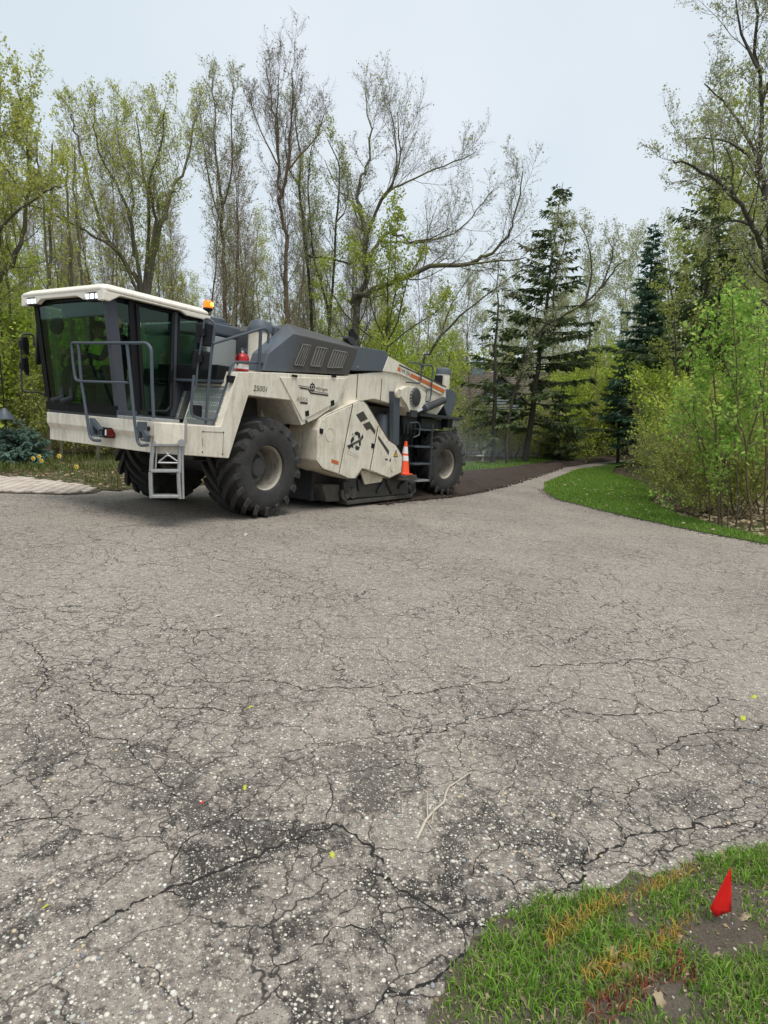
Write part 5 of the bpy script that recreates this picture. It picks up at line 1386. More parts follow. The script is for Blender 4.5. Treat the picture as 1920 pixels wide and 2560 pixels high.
# fire extinguisher on the fender
FE = empty('fire_extinguisher', matrix=on_machine(-0.45, 0.28, 2.26), label='red fire extinguisher standing behind the handrail on the cream fender', cat='fire extinguisher')
m = MB(); m.lathe([(0.098, 0), (0.106, 0.02), (0.106, 0.19), (0.09, 0.235), (0.04, 0.265), (0.03, 0.27)], (0, 0, 0), (0, 0, 1), 22); fb = m.build('cylinder', 'red_paint', FE, 0, 45)
m = MB(); m.lathe([(0.1075, 0.03), (0.1075, 0.10)], (0, 0, 0), (0, 0, 1), 22, cap=False); m.build('label_band', 'print_white', fb, 0, 45)
m = MB(); m.lathe([(0.03, 0.265), (0.03, 0.295), (0.02, 0.30)], (0, 0, 0), (0, 0, 1), 12); m.box(-0.02, 0.07, -.012, .012, 0.293, 0.31); vl = m.build('valve', 'chrome', FE, 0.002)
m = MB(); m.box(-0.02, 0.08, -.012, .012, 0.322, 0.335); m.build('lever', 'chrome', vl, 0.002)
m = MB(); m.tube([(-0.02, 0, 0.285), (-0.10, -.03, 0.27), (-0.128, -.03, 0.20), (-0.12, -.03, 0.08)], 0.012, 7, corner=0.04); m.build('hose', 'black_plastic', FE, 0, 40)
# traffic cone on the step plate
TC = empty('traffic_cone', matrix=on_machine(4.16, 0.05, 0.602), label='orange traffic cone with two white bands on the step by the drum housing', cat='traffic cone')
m = MB(); m.box(-0.15, 0.15, -0.15, 0.15, 0, 0.03); m.build('base', 'cone_orange', TC, 0.012)
def cr(z): return 0.125 + (0.028 - 0.125) * (z - .03) / .68
m = MB(); m.lathe([(0.135, 0.03), (cr(.06), 0.06), (cr(.71), 0.71), (0.018, 0.715)], (0, 0, 0), (0, 0, 1), 24); m.build('body', 'cone_orange', TC, 0, 40)
for a, b in ((0.30, 0.41), (0.455, 0.60)):
    m = MB(); m.lathe([(cr(a) + .002, a), (cr(b) + .002, b)], (0, 0, 0), (0, 0, 1), 24, cap=False); m.build('reflective_band', 'print_white', TC, 0, 40)

# ================================================================== the driver
def skin_body(name, joints, bones, root, mat, parent, levels=2):
    me = bpy.data.meshes.new(name); names = list(joints)
    me.from_pydata([joints[k][:3] for k in names], [(names.index(a), names.index(b)) for a, b in bones], [])
    ob = link(bpy.data.objects.new(name, me), parent)
    sk = ob.modifiers.new('skin', 'SKIN'); sk.use_smooth_shade = True
    lay = me.skin_vertices[0].data if me.skin_vertices else None
    for i, k in enumerate(names):
        r = joints[k][3]; rx, ry = (r if isinstance(r, tuple) else (r, r))
        lay[i].radius = (rx, ry); lay[i].use_root = (k == root)
    sb = ob.modifiers.new('sub', 'SUBSURF'); sb.levels = levels; sb.render_levels = levels
    dg = bpy.context.evaluated_depsgraph_get(); dg.update()
    em = bpy.data.meshes.new_from_object(ob.evaluated_get(dg))
    bpy.data.objects.remove(ob)
    em.materials.clear(); em.materials.append(MATS[mat]); em.shade_smooth()
    return link(bpy.data.objects.new(name, em), parent)
DR = empty('person', matrix=on_machine(seatx, seatv, 2.02), label='driver in dark cap and yellow vest seated at the wheel inside the cab', cat='person')
J = {'pelvis': (0.05, 0, 0.10, .15), 'waist': (0.06, 0, 0.26, .135), 'chest': (0.05, 0, 0.42, (.15, .17)), 'neckb': (0.03, 0, 0.56, .075), 'neck': (0.0, 0, 0.62, .055), 'head': (-0.03, 0, 0.70, .085), 'crown': (-0.03, 0, 0.79, .075)}
Bn = [('pelvis', 'waist'), ('waist', 'chest'), ('chest', 'neckb'), ('neckb', 'neck'), ('neck', 'head'), ('head', 'crown')]
for sg, tgn in ((-1, 'n'), (1, 'f')):
    hx, hv = -0.455, 0.13 * sg
    J.update({tgn + 'sh': (0.03, .20 * sg, 0.50, .07), tgn + 'el': (-0.13, .26 * sg, 0.27, .05), tgn + 'wr': (-0.40, .16 * sg, 0.33, .033), tgn + 'ha': (hx, hv, 0.345, .036),
              tgn + 'hip': (-0.02, .10 * sg, 0.09, .095), tgn + 'kn': (-0.46, .12 * sg, 0.09, .066), tgn + 'an': (-0.52, .12 * sg, -0.36, .045), tgn + 'to': (-0.70, .13 * sg, -0.42, .045)})
    Bn += [('neckb', tgn + 'sh'), (tgn + 'sh', tgn + 'el'), (tgn + 'el', tgn + 'wr'), (tgn + 'wr', tgn + 'ha'), ('pelvis', tgn + 'hip'), (tgn + 'hip', tgn + 'kn'), (tgn + 'kn', tgn + 'an'), (tgn + 'an', tgn + 'to')]
bodyo = skin_body('body', J, Bn, 'pelvis', 'skin', DR)
me = bodyo.data
me.materials.append(MATS['cloth_dark']); me.materials.append(MATS['vest_yellow'])
for pl in me.polygons:
    c0 = pl.center
    hand = c0.x < -0.38 and c0.z > 0.25
    if c0.z > 0.585 or hand: pl.material_index = 0
    elif c0.z > 0.12 and abs(c0.y) < 0.19 and c0.x > -0.16: pl.material_index = 2
    else: pl.material_index = 1
# face: nose, ears, mouth, eyes; fingers closed on the wheel; cap
m = MB(); m.lathe([(0.0, -.01), (0.014, 0.0), (0.010, 0.03), (0, 0.04)], (-0.115, 0, 0.685), (-0.25, 0, 1), 8); m.build('nose', 'skin', DR, 0, 60)
for sg in (-1, 1):
    m = MB(); m.lathe([(0, -.006), (0.022, 0.0), (0.018, 0.012), (0, 0.014)], (-0.01, .078 * sg, 0.70), (0, sg, 0), 10); m.build('ear', 'skin', DR, 0, 60)
    m = MB(); m.lathe([(0, -.006), (0.010, 0.0), (0, 0.006)], (-0.102, .032 * sg, 0.725), (-1, 0, 0), 8); m.build('eye', 'print_black', DR, 0, 60)
    for k in range(4):
        s = MB(); z_ = 0.30 + 0.021 * k; s.tube([(-0.455, .13 * sg, z_), (-0.495, .155 * sg, z_ + .01), (-0.515, .185 * sg, z_ + .012), (-0.495, .205 * sg, z_ + .01)], 0.0095, 6, r1=0.007); s.build('finger', 'skin', DR, 0, 60)
    s = MB(); s.tube([(-0.45, .12 * sg, 0.37), (-0.47, .165 * sg, 0.395), (-0.475, .195 * sg, 0.39)], 0.011, 6, r1=0.008); s.build('thumb', 'skin', DR, 0, 60)
m = MB(); m.box(-0.112, -0.10, -.022, .022, 0.650, 0.657); m.build('mouth', 'print_brown', DR, 0.002)
m = MB(); m.lathe([(0.100, 0.75), (0.104, 0.775), (0.096, 0.82), (0.065, 0.855), (0, 0.865)], (-0.025, 0, 0), (0, 0, 1), 20); cap_ = m.build('cap', 'cap_dark', DR, 0, 60)
m = MB(); m.plate([(-0.10, -.075, 0.765), (-0.19, -.05, 0.745), (-0.205, 0, 0.742), (-0.19, .05, 0.745), (-0.10, .075, 0.765), (-0.12, 0, 0.775)], 0.008); m.build('cap_peak', 'cap_dark', cap_, 0.002)
# ================================================================== trees and shrubs
def barkmat(name, a, b, moss, mamt):
    m, nt = newmat(name); t = NT(nt)
    co = t.coord(); n1 = t.noise(t.mapping(co, (6, 6, 1.2)), 4, 5, 0.65); n2 = t.noise(co, 1.3, 3, 0.6)
    c = t.mix(t.ramp(n1, [(0.3, 0.0), (0.7, 1.0)]), a, b)
    c = t.mix(t.math('MULTIPLY', t.ramp(n2, [(0.42, 0.0), (0.6, 1.0)]), mamt), c, moss)
    t.out(t.pbsdf(c, 0.92, 0, t.bump(n1, 0.6, 0.02), spec=0.2))
barkmat('bark', (0.070, 0.060, 0.050), (0.165, 0.145, 0.122), (0.150, 0.160, 0.045), 0.65)
barkmat('bark_dark', (0.038, 0.033, 0.029), (0.100, 0.086, 0.074), (0.07, 0.08, 0.03), 0.4)
barkmat('bark_brown', (0.095, 0.066, 0.047), (0.205, 0.148, 0.105), (0.11, 0.12, 0.04), 0.3)
flat('twig', (0.22, 0.20, 0.175), 0.9, var=0.3)
flat('twig_purple', (0.165, 0.144, 0.146), 0.9, var=0.3)
flat('twig_brown', (0.26, 0.215, 0.165), 0.9, var=0.3)
leafmat('bud_yellow', [(0.0, (0.364, 0.405, 0.075)), (0.5, (0.514, 0.554, 0.114)), (1.0, (0.635, 0.635, 0.203))], 0.5)
leafmat('bud_lime', [(0.0, (0.25, 0.32, 0.045)), (0.5, (0.36, 0.43, 0.060)), (1.0, (0.48, 0.52, 0.11))], 0.5)
leafmat('bud_pale', [(0.0, (0.309, 0.361, 0.155)), (0.5, (0.438, 0.489, 0.244)), (0.85, (0.541, 0.541, 0.347)), (1.0, (0.541, 0.386, 0.361))], 0.45)
leafmat('bud_sparse', [(0.0, (0.286, 0.247, 0.182)), (0.5, (0.351, 0.351, 0.195)), (1.0, (0.442, 0.286, 0.260))], 0.4)
leafmat('leaf_olive', [(0.0, (0.205, 0.244, 0.052)), (0.5, (0.343, 0.393, 0.083)), (1.0, (0.520, 0.541, 0.140))], 0.45)
leafmat('leaf_yellowgreen', [(0.0, (0.242, 0.341, 0.045)), (0.5, (0.398, 0.513, 0.062)), (1.0, (0.631, 0.700, 0.117))], 0.45)
leafmat('leaf_bright', [(0.0, (0.178, 0.337, 0.051)), (0.5, (0.304, 0.509, 0.082)), (1.0, (0.568, 0.704, 0.174))], 0.45)
leafmat('needle', [(0.0, (0.068, 0.105, 0.045)), (0.5, (0.120, 0.165, 0.069)), (1.0, (0.225, 0.259, 0.112))], 0.25)
leafmat('needle_blue', [(0.0, (0.058, 0.117, 0.081)), (0.5, (0.099, 0.196, 0.128)), (1.0, (0.182, 0.281, 0.190))], 0.2)
leafmat('needle_silver', [(0.0, (0.092, 0.164, 0.132)), (0.5, (0.151, 0.243, 0.197)), (1.0, (0.249, 0.355, 0.281))], 0.2)

RNG = np.random.RandomState(100)
def rvec(r, n=None):
    v = r.randn(*( (3,) if n is None else (n, 3)))
    return v / np.linalg.norm(v, axis=-1, keepdims=True)

class Wood:
    def __init__(s): s.g = {}; s.tips = []
    def add(s, path, r0, r1, sides):
        path = np.asarray(path); s.g.setdefault((len(path), sides), []).append((path, r0, r1))
    def arrays(s):
        V = []; F = []; base = 0
        for (k, sd), L in s.g.items():
            P = np.array([q[0] for q in L]); r0 = np.array([q[1] for q in L]); r1 = np.array([q[2] for q in L]); N = len(L)
            T = np.empty_like(P); T[:, 1:-1] = P[:, 2:] - P[:, :-2]; T[:, 0] = P[:, 1] - P[:, 0]; T[:, -1] = P[:, -1] - P[:, -2]
            T /= np.linalg.norm(T, axis=2, keepdims=True) + 1e-9
            ref = np.array([0.31, 0.73, 0.12]); X = np.cross(T, ref); X /= np.linalg.norm(X, axis=2, keepdims=True) + 1e-9; Yv = np.cross(T, X)
            rr = r0[:, None] + (r1 - r0)[:, None] * np.linspace(0, 1, k)[None]
            a = np.arange(sd) * 2 * PI / sd
            ring = P[:, :, None] + rr[:, :, None, None] * (np.cos(a)[None, None, :, None] * X[:, :, None] + np.sin(a)[None, None, :, None] * Yv[:, :, None])
            V.append(ring.reshape(-1, 3))
            i = np.arange(k - 1)[:, None]; j = np.arange(sd)[None]; j2 = (j + 1) % sd
            f = np.stack([i * sd + j, i * sd + j2, (i + 1) * sd + j2, (i + 1) * sd + j], 2).reshape(-1, 4)
            F.append((f[None] + (np.arange(N) * k * sd)[:, None, None] + base).reshape(-1, 4)); base += N * k * sd
        return np.concatenate(V), np.concatenate(F)

def wander(r, p, d, L, n, wig, up):
    pts = [p]; d = d / np.linalg.norm(d)
    for _ in range(n):
        d = d + rvec(r) * wig + np.array([0, 0, up]); d = d / np.linalg.norm(d)
        p = p + d * (L / n); pts.append(p)
    return np.array(pts), d

def side_dir(r, d, ang):
    x = np.cross(d, rvec(r)); x /= np.linalg.norm(x) + 1e-9
    return d * math.cos(ang) + x * math.sin(ang)

def sprout(r, trunk, fine, path, r0, r1, level, P, scale=1.0):
    """grow side branches from a path; the two finest orders go to the crown's wood"""
    seg = np.linalg.norm(np.diff(path, axis=0), axis=1); L = seg.sum(); cum = np.concatenate([[0], np.cumsum(seg)])
    cfg = P['lv'][level]
    n = max(1, int(round(cfg['n'] * L * scale))) if cfg.get('perm') else cfg['n']
    for k in range(n):
        t = cfg['t0'] + (1 - cfg['t0']) * ((k + r.rand()) / n)
        s = t * L; i = min(len(seg) - 1, np.searchsorted(cum, s) - 1); i = max(i, 0)
        f = (s - cum[i]) / (seg[i] + 1e-9); p = path[i] * (1 - f) + path[i + 1] * f
        d = (path[i + 1] - path[i]) / (seg[i] + 1e-9)
        rad_ = r0 + (r1 - r0) * t
        ln = cfg['len'] * (1 - cfg.get('dec', .5) * t) * (0.6 + .7 * r.rand())
        if cfg.get('rel'): ln *= L
        nd = side_dir(r, d, rad(cfg['ang']) * (0.7 + .6 * r.rand()))
        if P.get('flat'): nd[2] *= P['flat']; nd /= np.linalg.norm(nd)
        c0 = max(cfg.get('rmin', .004), rad_ * cfg.get('rr', .5)); c1 = c0 * .35
        last = level + 1 >= len(P['lv'])
        pts, dd = wander(r, p, nd, ln, cfg['seg'], cfg['wig'], cfg['up'])
        (trunk if level == 0 and P.get('limb0', True) else fine).add(pts, c0, c1, cfg['sides'])
        if last: fine.tips.append(pts)
        else: sprout(r, trunk, fine, pts, c0, c1, level + 1, P)

def leaves_from(r, tips, per, size, spread, skip=0.0, aspect=0.6):
    T = []
    for p in tips:
        if r.rand() < skip: continue
        n = r.poisson(per)
        if n == 0: continue
        q = r.rand(n) ** .6 * (len(p) - 1.001); i = q.astype(int); f = (q - i)[:, None]
        T.append(p[i] * (1 - f) + p[i + 1] * f)
    if not T: return None
    c = np.concatenate(T); n = len(c); c = c + r.randn(n, 3) * spread
    a = rvec(r, n); b = np.cross(a, rvec(r, n)); b /= np.linalg.norm(b, axis=1, keepdims=True) + 1e-9
    s = size * (0.55 + .9 * r.rand(n))[:, None]
    V = np.stack([c - a * s, c - b * s * aspect, c + a * s, c + b * s * aspect], 1).reshape(-1, 3)
    return V, (np.arange(n) * 4)[:, None] + np.array([[0, 1, 2, 3]])

def make_tree(name, label, cat, limbs, P, seed, leaf=None, bark='bark', twig='twig', group=None, origin=None):
    """limbs: list of (points, r0, r1) in world metres"""
    r = np.random.RandomState(seed); tr, fi = Wood(), Wood()
    o = np.array(origin if origin is not None else limbs[0][0][0], float)
    for li in limbs:
        pts, r0, r1 = li[:3]; pts = np.array(pts, float) - o
        # smooth the traced limb
        Q = []
        for i in range(len(pts) - 1):
            p0 = pts[max(i - 1, 0)]; p1 = pts[i]; p2 = pts[i + 1]; p3 = pts[min(i + 2, len(pts) - 1)]
            for q in (0, .33, .66):
                Q.append(0.5 * ((2 * p1) + (-p0 + p2) * q + (2 * p0 - 5 * p1 + 4 * p2 - p3) * q * q + (-p0 + 3 * p1 - 3 * p2 + p3) * q ** 3))
        Q.append(pts[-1]); Q = np.array(Q)
        Q[1:-1] += r.randn(len(Q) - 2, 3) * r0 * .25
        r0 *= .72; tr.add(Q, r0, r1, 8)
        sprout(r, tr, fi, Q, r0, r1, 0, P, li[3] if len(li) > 3 else 1.0)
    root = empty(name, tuple(o), 0, label, cat, group)
    V, F = tr.arrays(); link(bpy.data.objects.new('trunk', fast_mesh('trunk', V, F, bark, True)), root)
    V, F = fi.arrays(); mats = [twig]; mi = np.zeros(len(F), int)
    if leaf:
        lf = leaves_from(r, fi.tips, leaf[1], leaf[2], leaf[3], leaf[4] if len(leaf) > 4 else 0)
        if lf is not None:
            F = np.concatenate([F, lf[1] + len(V)]); V = np.concatenate([V, lf[0]]); mats.append(leaf[0]); mi = np.concatenate([mi, np.ones(len(lf[1]), int)])
    link(bpy.data.objects.new('crown', fast_mesh('crown', V, F, mats, False, mi)), root)
    return root

def copy_tree(root, loc, rz, sc, label=None, group=None):
    c = root.copy(); C.objects.link(c)
    c.location = loc; c.rotation_euler = (0, 0, rz); c.scale = (sc, sc, sc)
    if label: c['label'] = label
    if group: c['group'] = group
    for ch in root.children:
        k = ch.copy(); C.objects.link(k); k.parent = c
    return c

# branching habits
def habit(n0=2.2, l0=2.2, a0=42, up0=.10, n1=11, l1=.44, n2=9, l2=.42, wig=.16, t0=.25, n3=None):
    lv = [dict(n=n0, perm=True, t0=t0, len=l0, dec=.45, ang=a0, seg=6, wig=wig, up=up0, sides=4, rr=.30, rmin=.006),
          dict(n=n1, t0=.15, len=l1, rel=True, dec=.4, ang=40, seg=4, wig=wig, up=.08, sides=3, rr=.45, rmin=.0042),
          dict(n=n2, t0=.15, len=l2, rel=True, dec=.3, ang=38, seg=1, wig=wig, up=.06, sides=3, rr=.5, rmin=.0028)]
    return dict(lv=lv)

zT = zoom(0, 300, 480 / 1659); zM = zoom(480, 300, 520 / 1659); zO = zoom(900, 350, 600 / 1659); zP = zoom(1400, 350, 520 / 1659)
def limb(zf, pts, Y, r0, r1, dy=0.0, sc=1.0, base=False):
    n = len(pts); W = []
    for i, p in enumerate(pts):
        a_, b_ = zf(*p)
        if Y > 16 and b_ < 700: b_ += (700 - b_) * .12
        q = AT(a_, b_, Y + dy * i / max(1, n - 1)); W.append((q.x, q.y, q.z))
    if base:
        W.insert(0, (W[0][0], W[0][1], g(W[0][0], W[0][1]) - .1))
    return (W, r0, r1, sc)

# --- the fanned many-stemmed tree behind the cab
Y = 20.0
Lm = [limb(zT, [(1225, 1560), (1130, 1300), (1000, 1100), (900, 900), (850, 750), (790, 520), (700, 150), (650, -80), (620, -250)], Y, .12, .02, 1.0, 1, True),
      limb(zT, [(1200, 1520), (1090, 1250), (1010, 1080), (830, 970), (690, 870), (500, 760), (250, 650)], Y, .07, .02, -1.5),
      limb(zT, [(1230, 1520), (1190, 1200), (1140, 900), (1110, 700), (1000, 420), (880, 200), (825, -60), (810, -230)], Y, .09, .015, -.8),
      limb(zT, [(1245, 1520), (1275, 1000), (1290, 700), (1250, 350), (1200, 0), (1185, -260)], Y, .085, .015, .6),
      limb(zT, [(1270, 1520), (1350, 1000), (1410, 750), (1470, 540), (1530, 420), (1640, 150), (1680, -200)], Y, .13, .02, 1.4),
      limb(zT, [(1265, 1500), (1340, 900), (1320, 650), (1290, 380), (1400, 50), (1420, -300)], Y, .08, .015, -1.2),
      limb(zT, [(1160, 1150), (1140, 870), (1150, 500), (1040, 150), (1010, -250)], Y, .06, .012, 1.6)]
make_tree('maple_tree', 'many-stemmed budding tree fanning out directly behind the cab roof', 'tree', Lm, habit(2.8, 2.0, 36, .16), 1, ('bud_yellow', 1.5, .030, .06))
# --- tree at the left edge of the picture
Y = 17.0
Lm = [limb(zT, [(-330, 2000), (-180, 1650), (0, 1370), (130, 1130), (200, 960), (235, 600), (250, 250), (230, -150), (150, -480)], Y, .13, .02, .8, 1, True),
      limb(zT, [(-60, 1480), (-10, 1010), (10, 860), (180, 680), (380, 520), (520, 470)], Y, .07, .015, -1.0),
      limb(zT, [(-120, 1560), (-150, 900), (-60, 300), (0, -200), (10, -600)], Y, .09, .015, .3),
      limb(zT, [(235, 600), (60, 300), (-100, 0), (-150, -350)], Y, .05, .012, -.8)]
make_tree('leafy_tree', 'yellow-green budding tree leaning in at the left picture edge', 'tree', Lm, habit(3.0, 1.9, 40, .12), 2, ('bud_yellow', 2.2, .034, .06))
# --- slim reddish trunk right of the beacon
Y = 23.0
Lm = [limb(zM, [(270, 1640), (255, 1100), (238, 800), (240, 550), (195, 150), (180, -150), (170, -560)], Y, .115, .018, .5, 1, True),
      limb(zM, [(240, 800), (160, 500), (100, 100), (60, -250)], Y, .05, .012, .8), limb(zM, [(245, 620), (320, 250), (310, -200), (330, -480)], Y, .05, .012, -.8)]
make_tree('slim_tree', 'slim reddish trunk rising just right of the orange beacon', 'tree', Lm, habit(2.7, 1.8, 32, .2), 3, ('bud_pale', 1.4, .029, .05), 'bark_brown')
# --- the tallest, forked and purple-twigged
Y = 22.0
Lm = [limb(zM, [(770, 1660), (742, 1300), (747, 900), (705, 560), (690, 400), (692, 100), (650, -200), (615, -420), (590, -640)], Y, .12, .016, .4, 1, True),
      limb(zM, [(707, 540), (765, 280), (785, 0), (800, -330), (795, -640)], Y, .085, .014, -.7),
      limb(zM, [(692, 250), (600, 50), (520, -150), (470, -350)], Y, .045, .012, .8), limb(zM, [(770, 270), (880, 130), (1000, -40), (1060, -250)], Y, .05, .012, .6),
      limb(zM, [(690, 150), (680, -250), (695, -600)], Y, .05, .012, -.5)]
make_tree('tall_tree', 'tallest bare purple-twigged tree, forked high above the machine', 'tree', Lm, habit(2.7, 1.9, 30, .22, 12, .44, 10), 4, ('bud_sparse', 0.45, .026, .04), 'bark_brown', 'twig_purple')
# --- two slender stems beside it
Y = 24.0
Lm = [limb(zM, [(962, 1690), (922, 1100), (882, 700), (852, 430), (862, 200), (830, -100), (820, -330)], Y, .10, .016, .4, 1, True), limb(zM, [(855, 420), (780, 280), (740, 50), (760, -200)], Y, .05, .012, .5)]
make_tree('slender_tree', 'slender bare tree with upright stem left of the oak, nearest the tall forked tree', 'tree', Lm, habit(2.6, 1.7, 34, .2), 5, ('bud_pale', 0.9, .028, .05), 'bark_dark', 'twig_purple')
Y = 23.0
Lm = [limb(zM, [(1092, 1640), (1040, 1350), (980, 1150), (950, 850), (938, 600), (928, 300), (960, 50)], Y, .085, .016, .4, 1, True), limb(zM, [(1100, 1600), (1130, 1200), (1150, 750), (1172, 450), (1160, 200), (1080, 0)], Y, .075, .014, -.4),
      limb(zM, [(1150, 750), (1230, 620), (1200, 400)], Y, .035, .012, .4), limb(zM, [(920, 1050), (1080, 1080), (1200, 1110), (1270, 1140)], Y, .05, .035, -.3)]
make_tree('twin_tree', 'twin-stemmed slim tree forking low in front of the oak trunk', 'tree', Lm, habit(2.4, 1.6, 38, .16), 6, ('bud_lime', 1.2, .030, .06), 'bark_dark')
# --- the oak with its long limb over the machine
Y = 21.0
Lm = [limb(zM, [(1305, 1640), (1318, 1500), (1350, 1400), (1395, 1250), (1388, 1050), (1392, 880), (1335, 660), (1330, 500), (1352, 340), (1405, 180), (1410, -100), (1380, -420)], Y, .19, .016, .6, 1, True),
      limb(zO, [(-75, 1130), (40, 1060), (240, 970), (480, 870), (730, 842), (820, 805), (905, 765), (1010, 640), (1055, 540), (1100, 300), (1125, 110)], Y, .135, .014, -1.6, 1.15),
      limb(zO, [(730, 845), (900, 822), (1060, 815), (1150, 790)], Y - .9, .05, .015, -.5),
      limb(zO, [(60, 800), (120, 690), (170, 625), (220, 602), (290, 622), (370, 672), (540, 640), (700, 560), (810, 420), (930, 250)], Y, .085, .014, 1.2),
      limb(zO, [(150, 665), (330, 672), (480, 640), (620, 560)], Y, .05, .014, -1.2),
      limb(zM, [(1395, 860), (1445, 740), (1505, 550), (1600, 400), (1660, 100), (1640, -250)], Y, .09, .014, -1.0),
      limb(zO, [(95, 470), (200, 270), (330, 200), (520, 100), (700, 20), (800, -40)], Y, .06, .012, .6),
      limb(zO, [(215, 260), (255, 60), (240, -200), (200, -400)], Y, .05, .012, -.5),
      limb(zM, [(1335, 640), (1300, 590), (1170, 460), (1060, 190)], Y, .045, .012, .8)]
make_tree('oak_tree', 'crooked oak with a long mossy limb reaching right above the machine', 'tree', Lm, habit(2.3, 2.1, 44, .12, 12, .44, 9), 7, ('bud_pale', 0.55, .028, .05), 'bark', 'twig_purple')
# --- lime-leaved understorey tree round the oak's foot
Y = 19.5
Lm = [limb(zO, [(180, 1480), (190, 1250), (195, 950), (210, 600), (190, 420)], Y, .05, .010, .5, 1, True), limb(zO, [(185, 1400), (260, 1250), (330, 950), (440, 780)], Y, .045, .010, -.6), limb(zO, [(175, 1400), (80, 1150), (20, 800), (40, 500)], Y, .04, .010, .7),
      limb(zO, [(182, 1350), (240, 1050), (245, 750), (270, 450)], Y, .04, .010, -.3), limb(zO, [(190, 1430), (380, 1280), (540, 1180), (600, 1100)], Y, .035, .010, .4), limb(zO, [(170, 1430), (-60, 1250), (-200, 1050), (-250, 850)], Y, .04, .010, .2)]
make_tree('lime_shrub_tree', 'lime-green leafing clump of thin stems at the foot of the oak', 'tree', Lm, habit(2.3, 1.2, 42, .06, 7, .45, 5), 8, ('bud_lime', 3.6, .040, .07), 'bark_dark')
# --- leaning dead trunk and thicket left of the spruce
Y = 27.0
Lm = [limb(zO, [(440, 1560), (480, 1480), (560, 1350), (690, 1220), (850, 1090), (1000, 980), (1100, 900)], Y, .09, .02, .8, 1, True), limb(zO, [(560, 1350), (640, 1120), (760, 940), (830, 830)], Y, .04, .012, .5)]
make_tree('leaning_tree', 'dark trunk leaning right behind the rear of the machine', 'tree', Lm, habit(1.4, 1.8, 42, .14), 9, ('bud_pale', 1.0, .036, .06), 'bark_dark')
# --- leaning budding tree between the two spruces
Y = 33.0
Lm = [limb(zP, [(-420, 2300), (-330, 1900), (-200, 1560), (0, 1420), (150, 1330), (280, 1230), (370, 1130), (440, 1010), (520, 930)], Y, .13, .03, .8, 1, True), limb(zP, [(200, 1300), (250, 1050), (230, 800), (150, 600)], Y, .08, .015, .6), limb(zP, [(-60, 1440), (-40, 1100), (30, 850), (60, 600)], Y, .08, .015, -.6), limb(zP, [(330, 1180), (420, 900), (390, 760)], Y, .06, .015, .2)]
make_tree('arching_tree', 'pale budding tree arching to the right between the two spruces', 'tree', Lm, habit(1.8, 2.2, 42, .14), 10, ('bud_pale', 1.6, .042, .07), 'bark_dark')
# --- big tree at the right edge
Y = 14.0
Lm = [limb(zP, [(1760, 3150), (1740, 2200), (1720, 1400), (1690, 1050), (1655, 600), (1640, 400), (1600, 250), (1610, 0), (1590, -500), (1560, -1000), (1540, -1300)], Y, .15, .02, .4, .9, True),
      limb(zP, [(1705, 1100), (1655, 950), (1610, 840), (1550, 700), (1440, 520), (1310, 370), (1150, 260), (1010, 200), (900, 160)], Y, .10, .014, -.8, 1.1), limb(zP, [(1545, 690), (1400, 640), (1280, 680), (1175, 770)], Y, .045, .012, .6),
      limb(zP, [(1605, 230), (1480, -50), (1300, -300), (1150, -450)], Y, .06, .012, .8), limb(zP, [(1600, -300), (1750, -700), (1800, -1100)], Y, .06, .012, -.6), limb(zP, [(1590, -550), (1450, -850), (1400, -1150)], Y, .05, .012, .6), limb(zP, [(1440, 520), (1370, 380), (1380, 200), (1300, 40)], Y, .04, .010, .4),
      limb(zP, [(1620, 320), (1500, 120), (1350, 20), (1150, -20), (980, 0)], Y, .05, .010, -.5)]
make_tree('blossoming_tree', 'tall tree with pale pinkish buds filling the upper right edge', 'tree', Lm, habit(2.9, 1.5, 46, .10, 10, .46, 7), 11, ('bud_pale', 2.6, .022, .04), 'bark_dark')

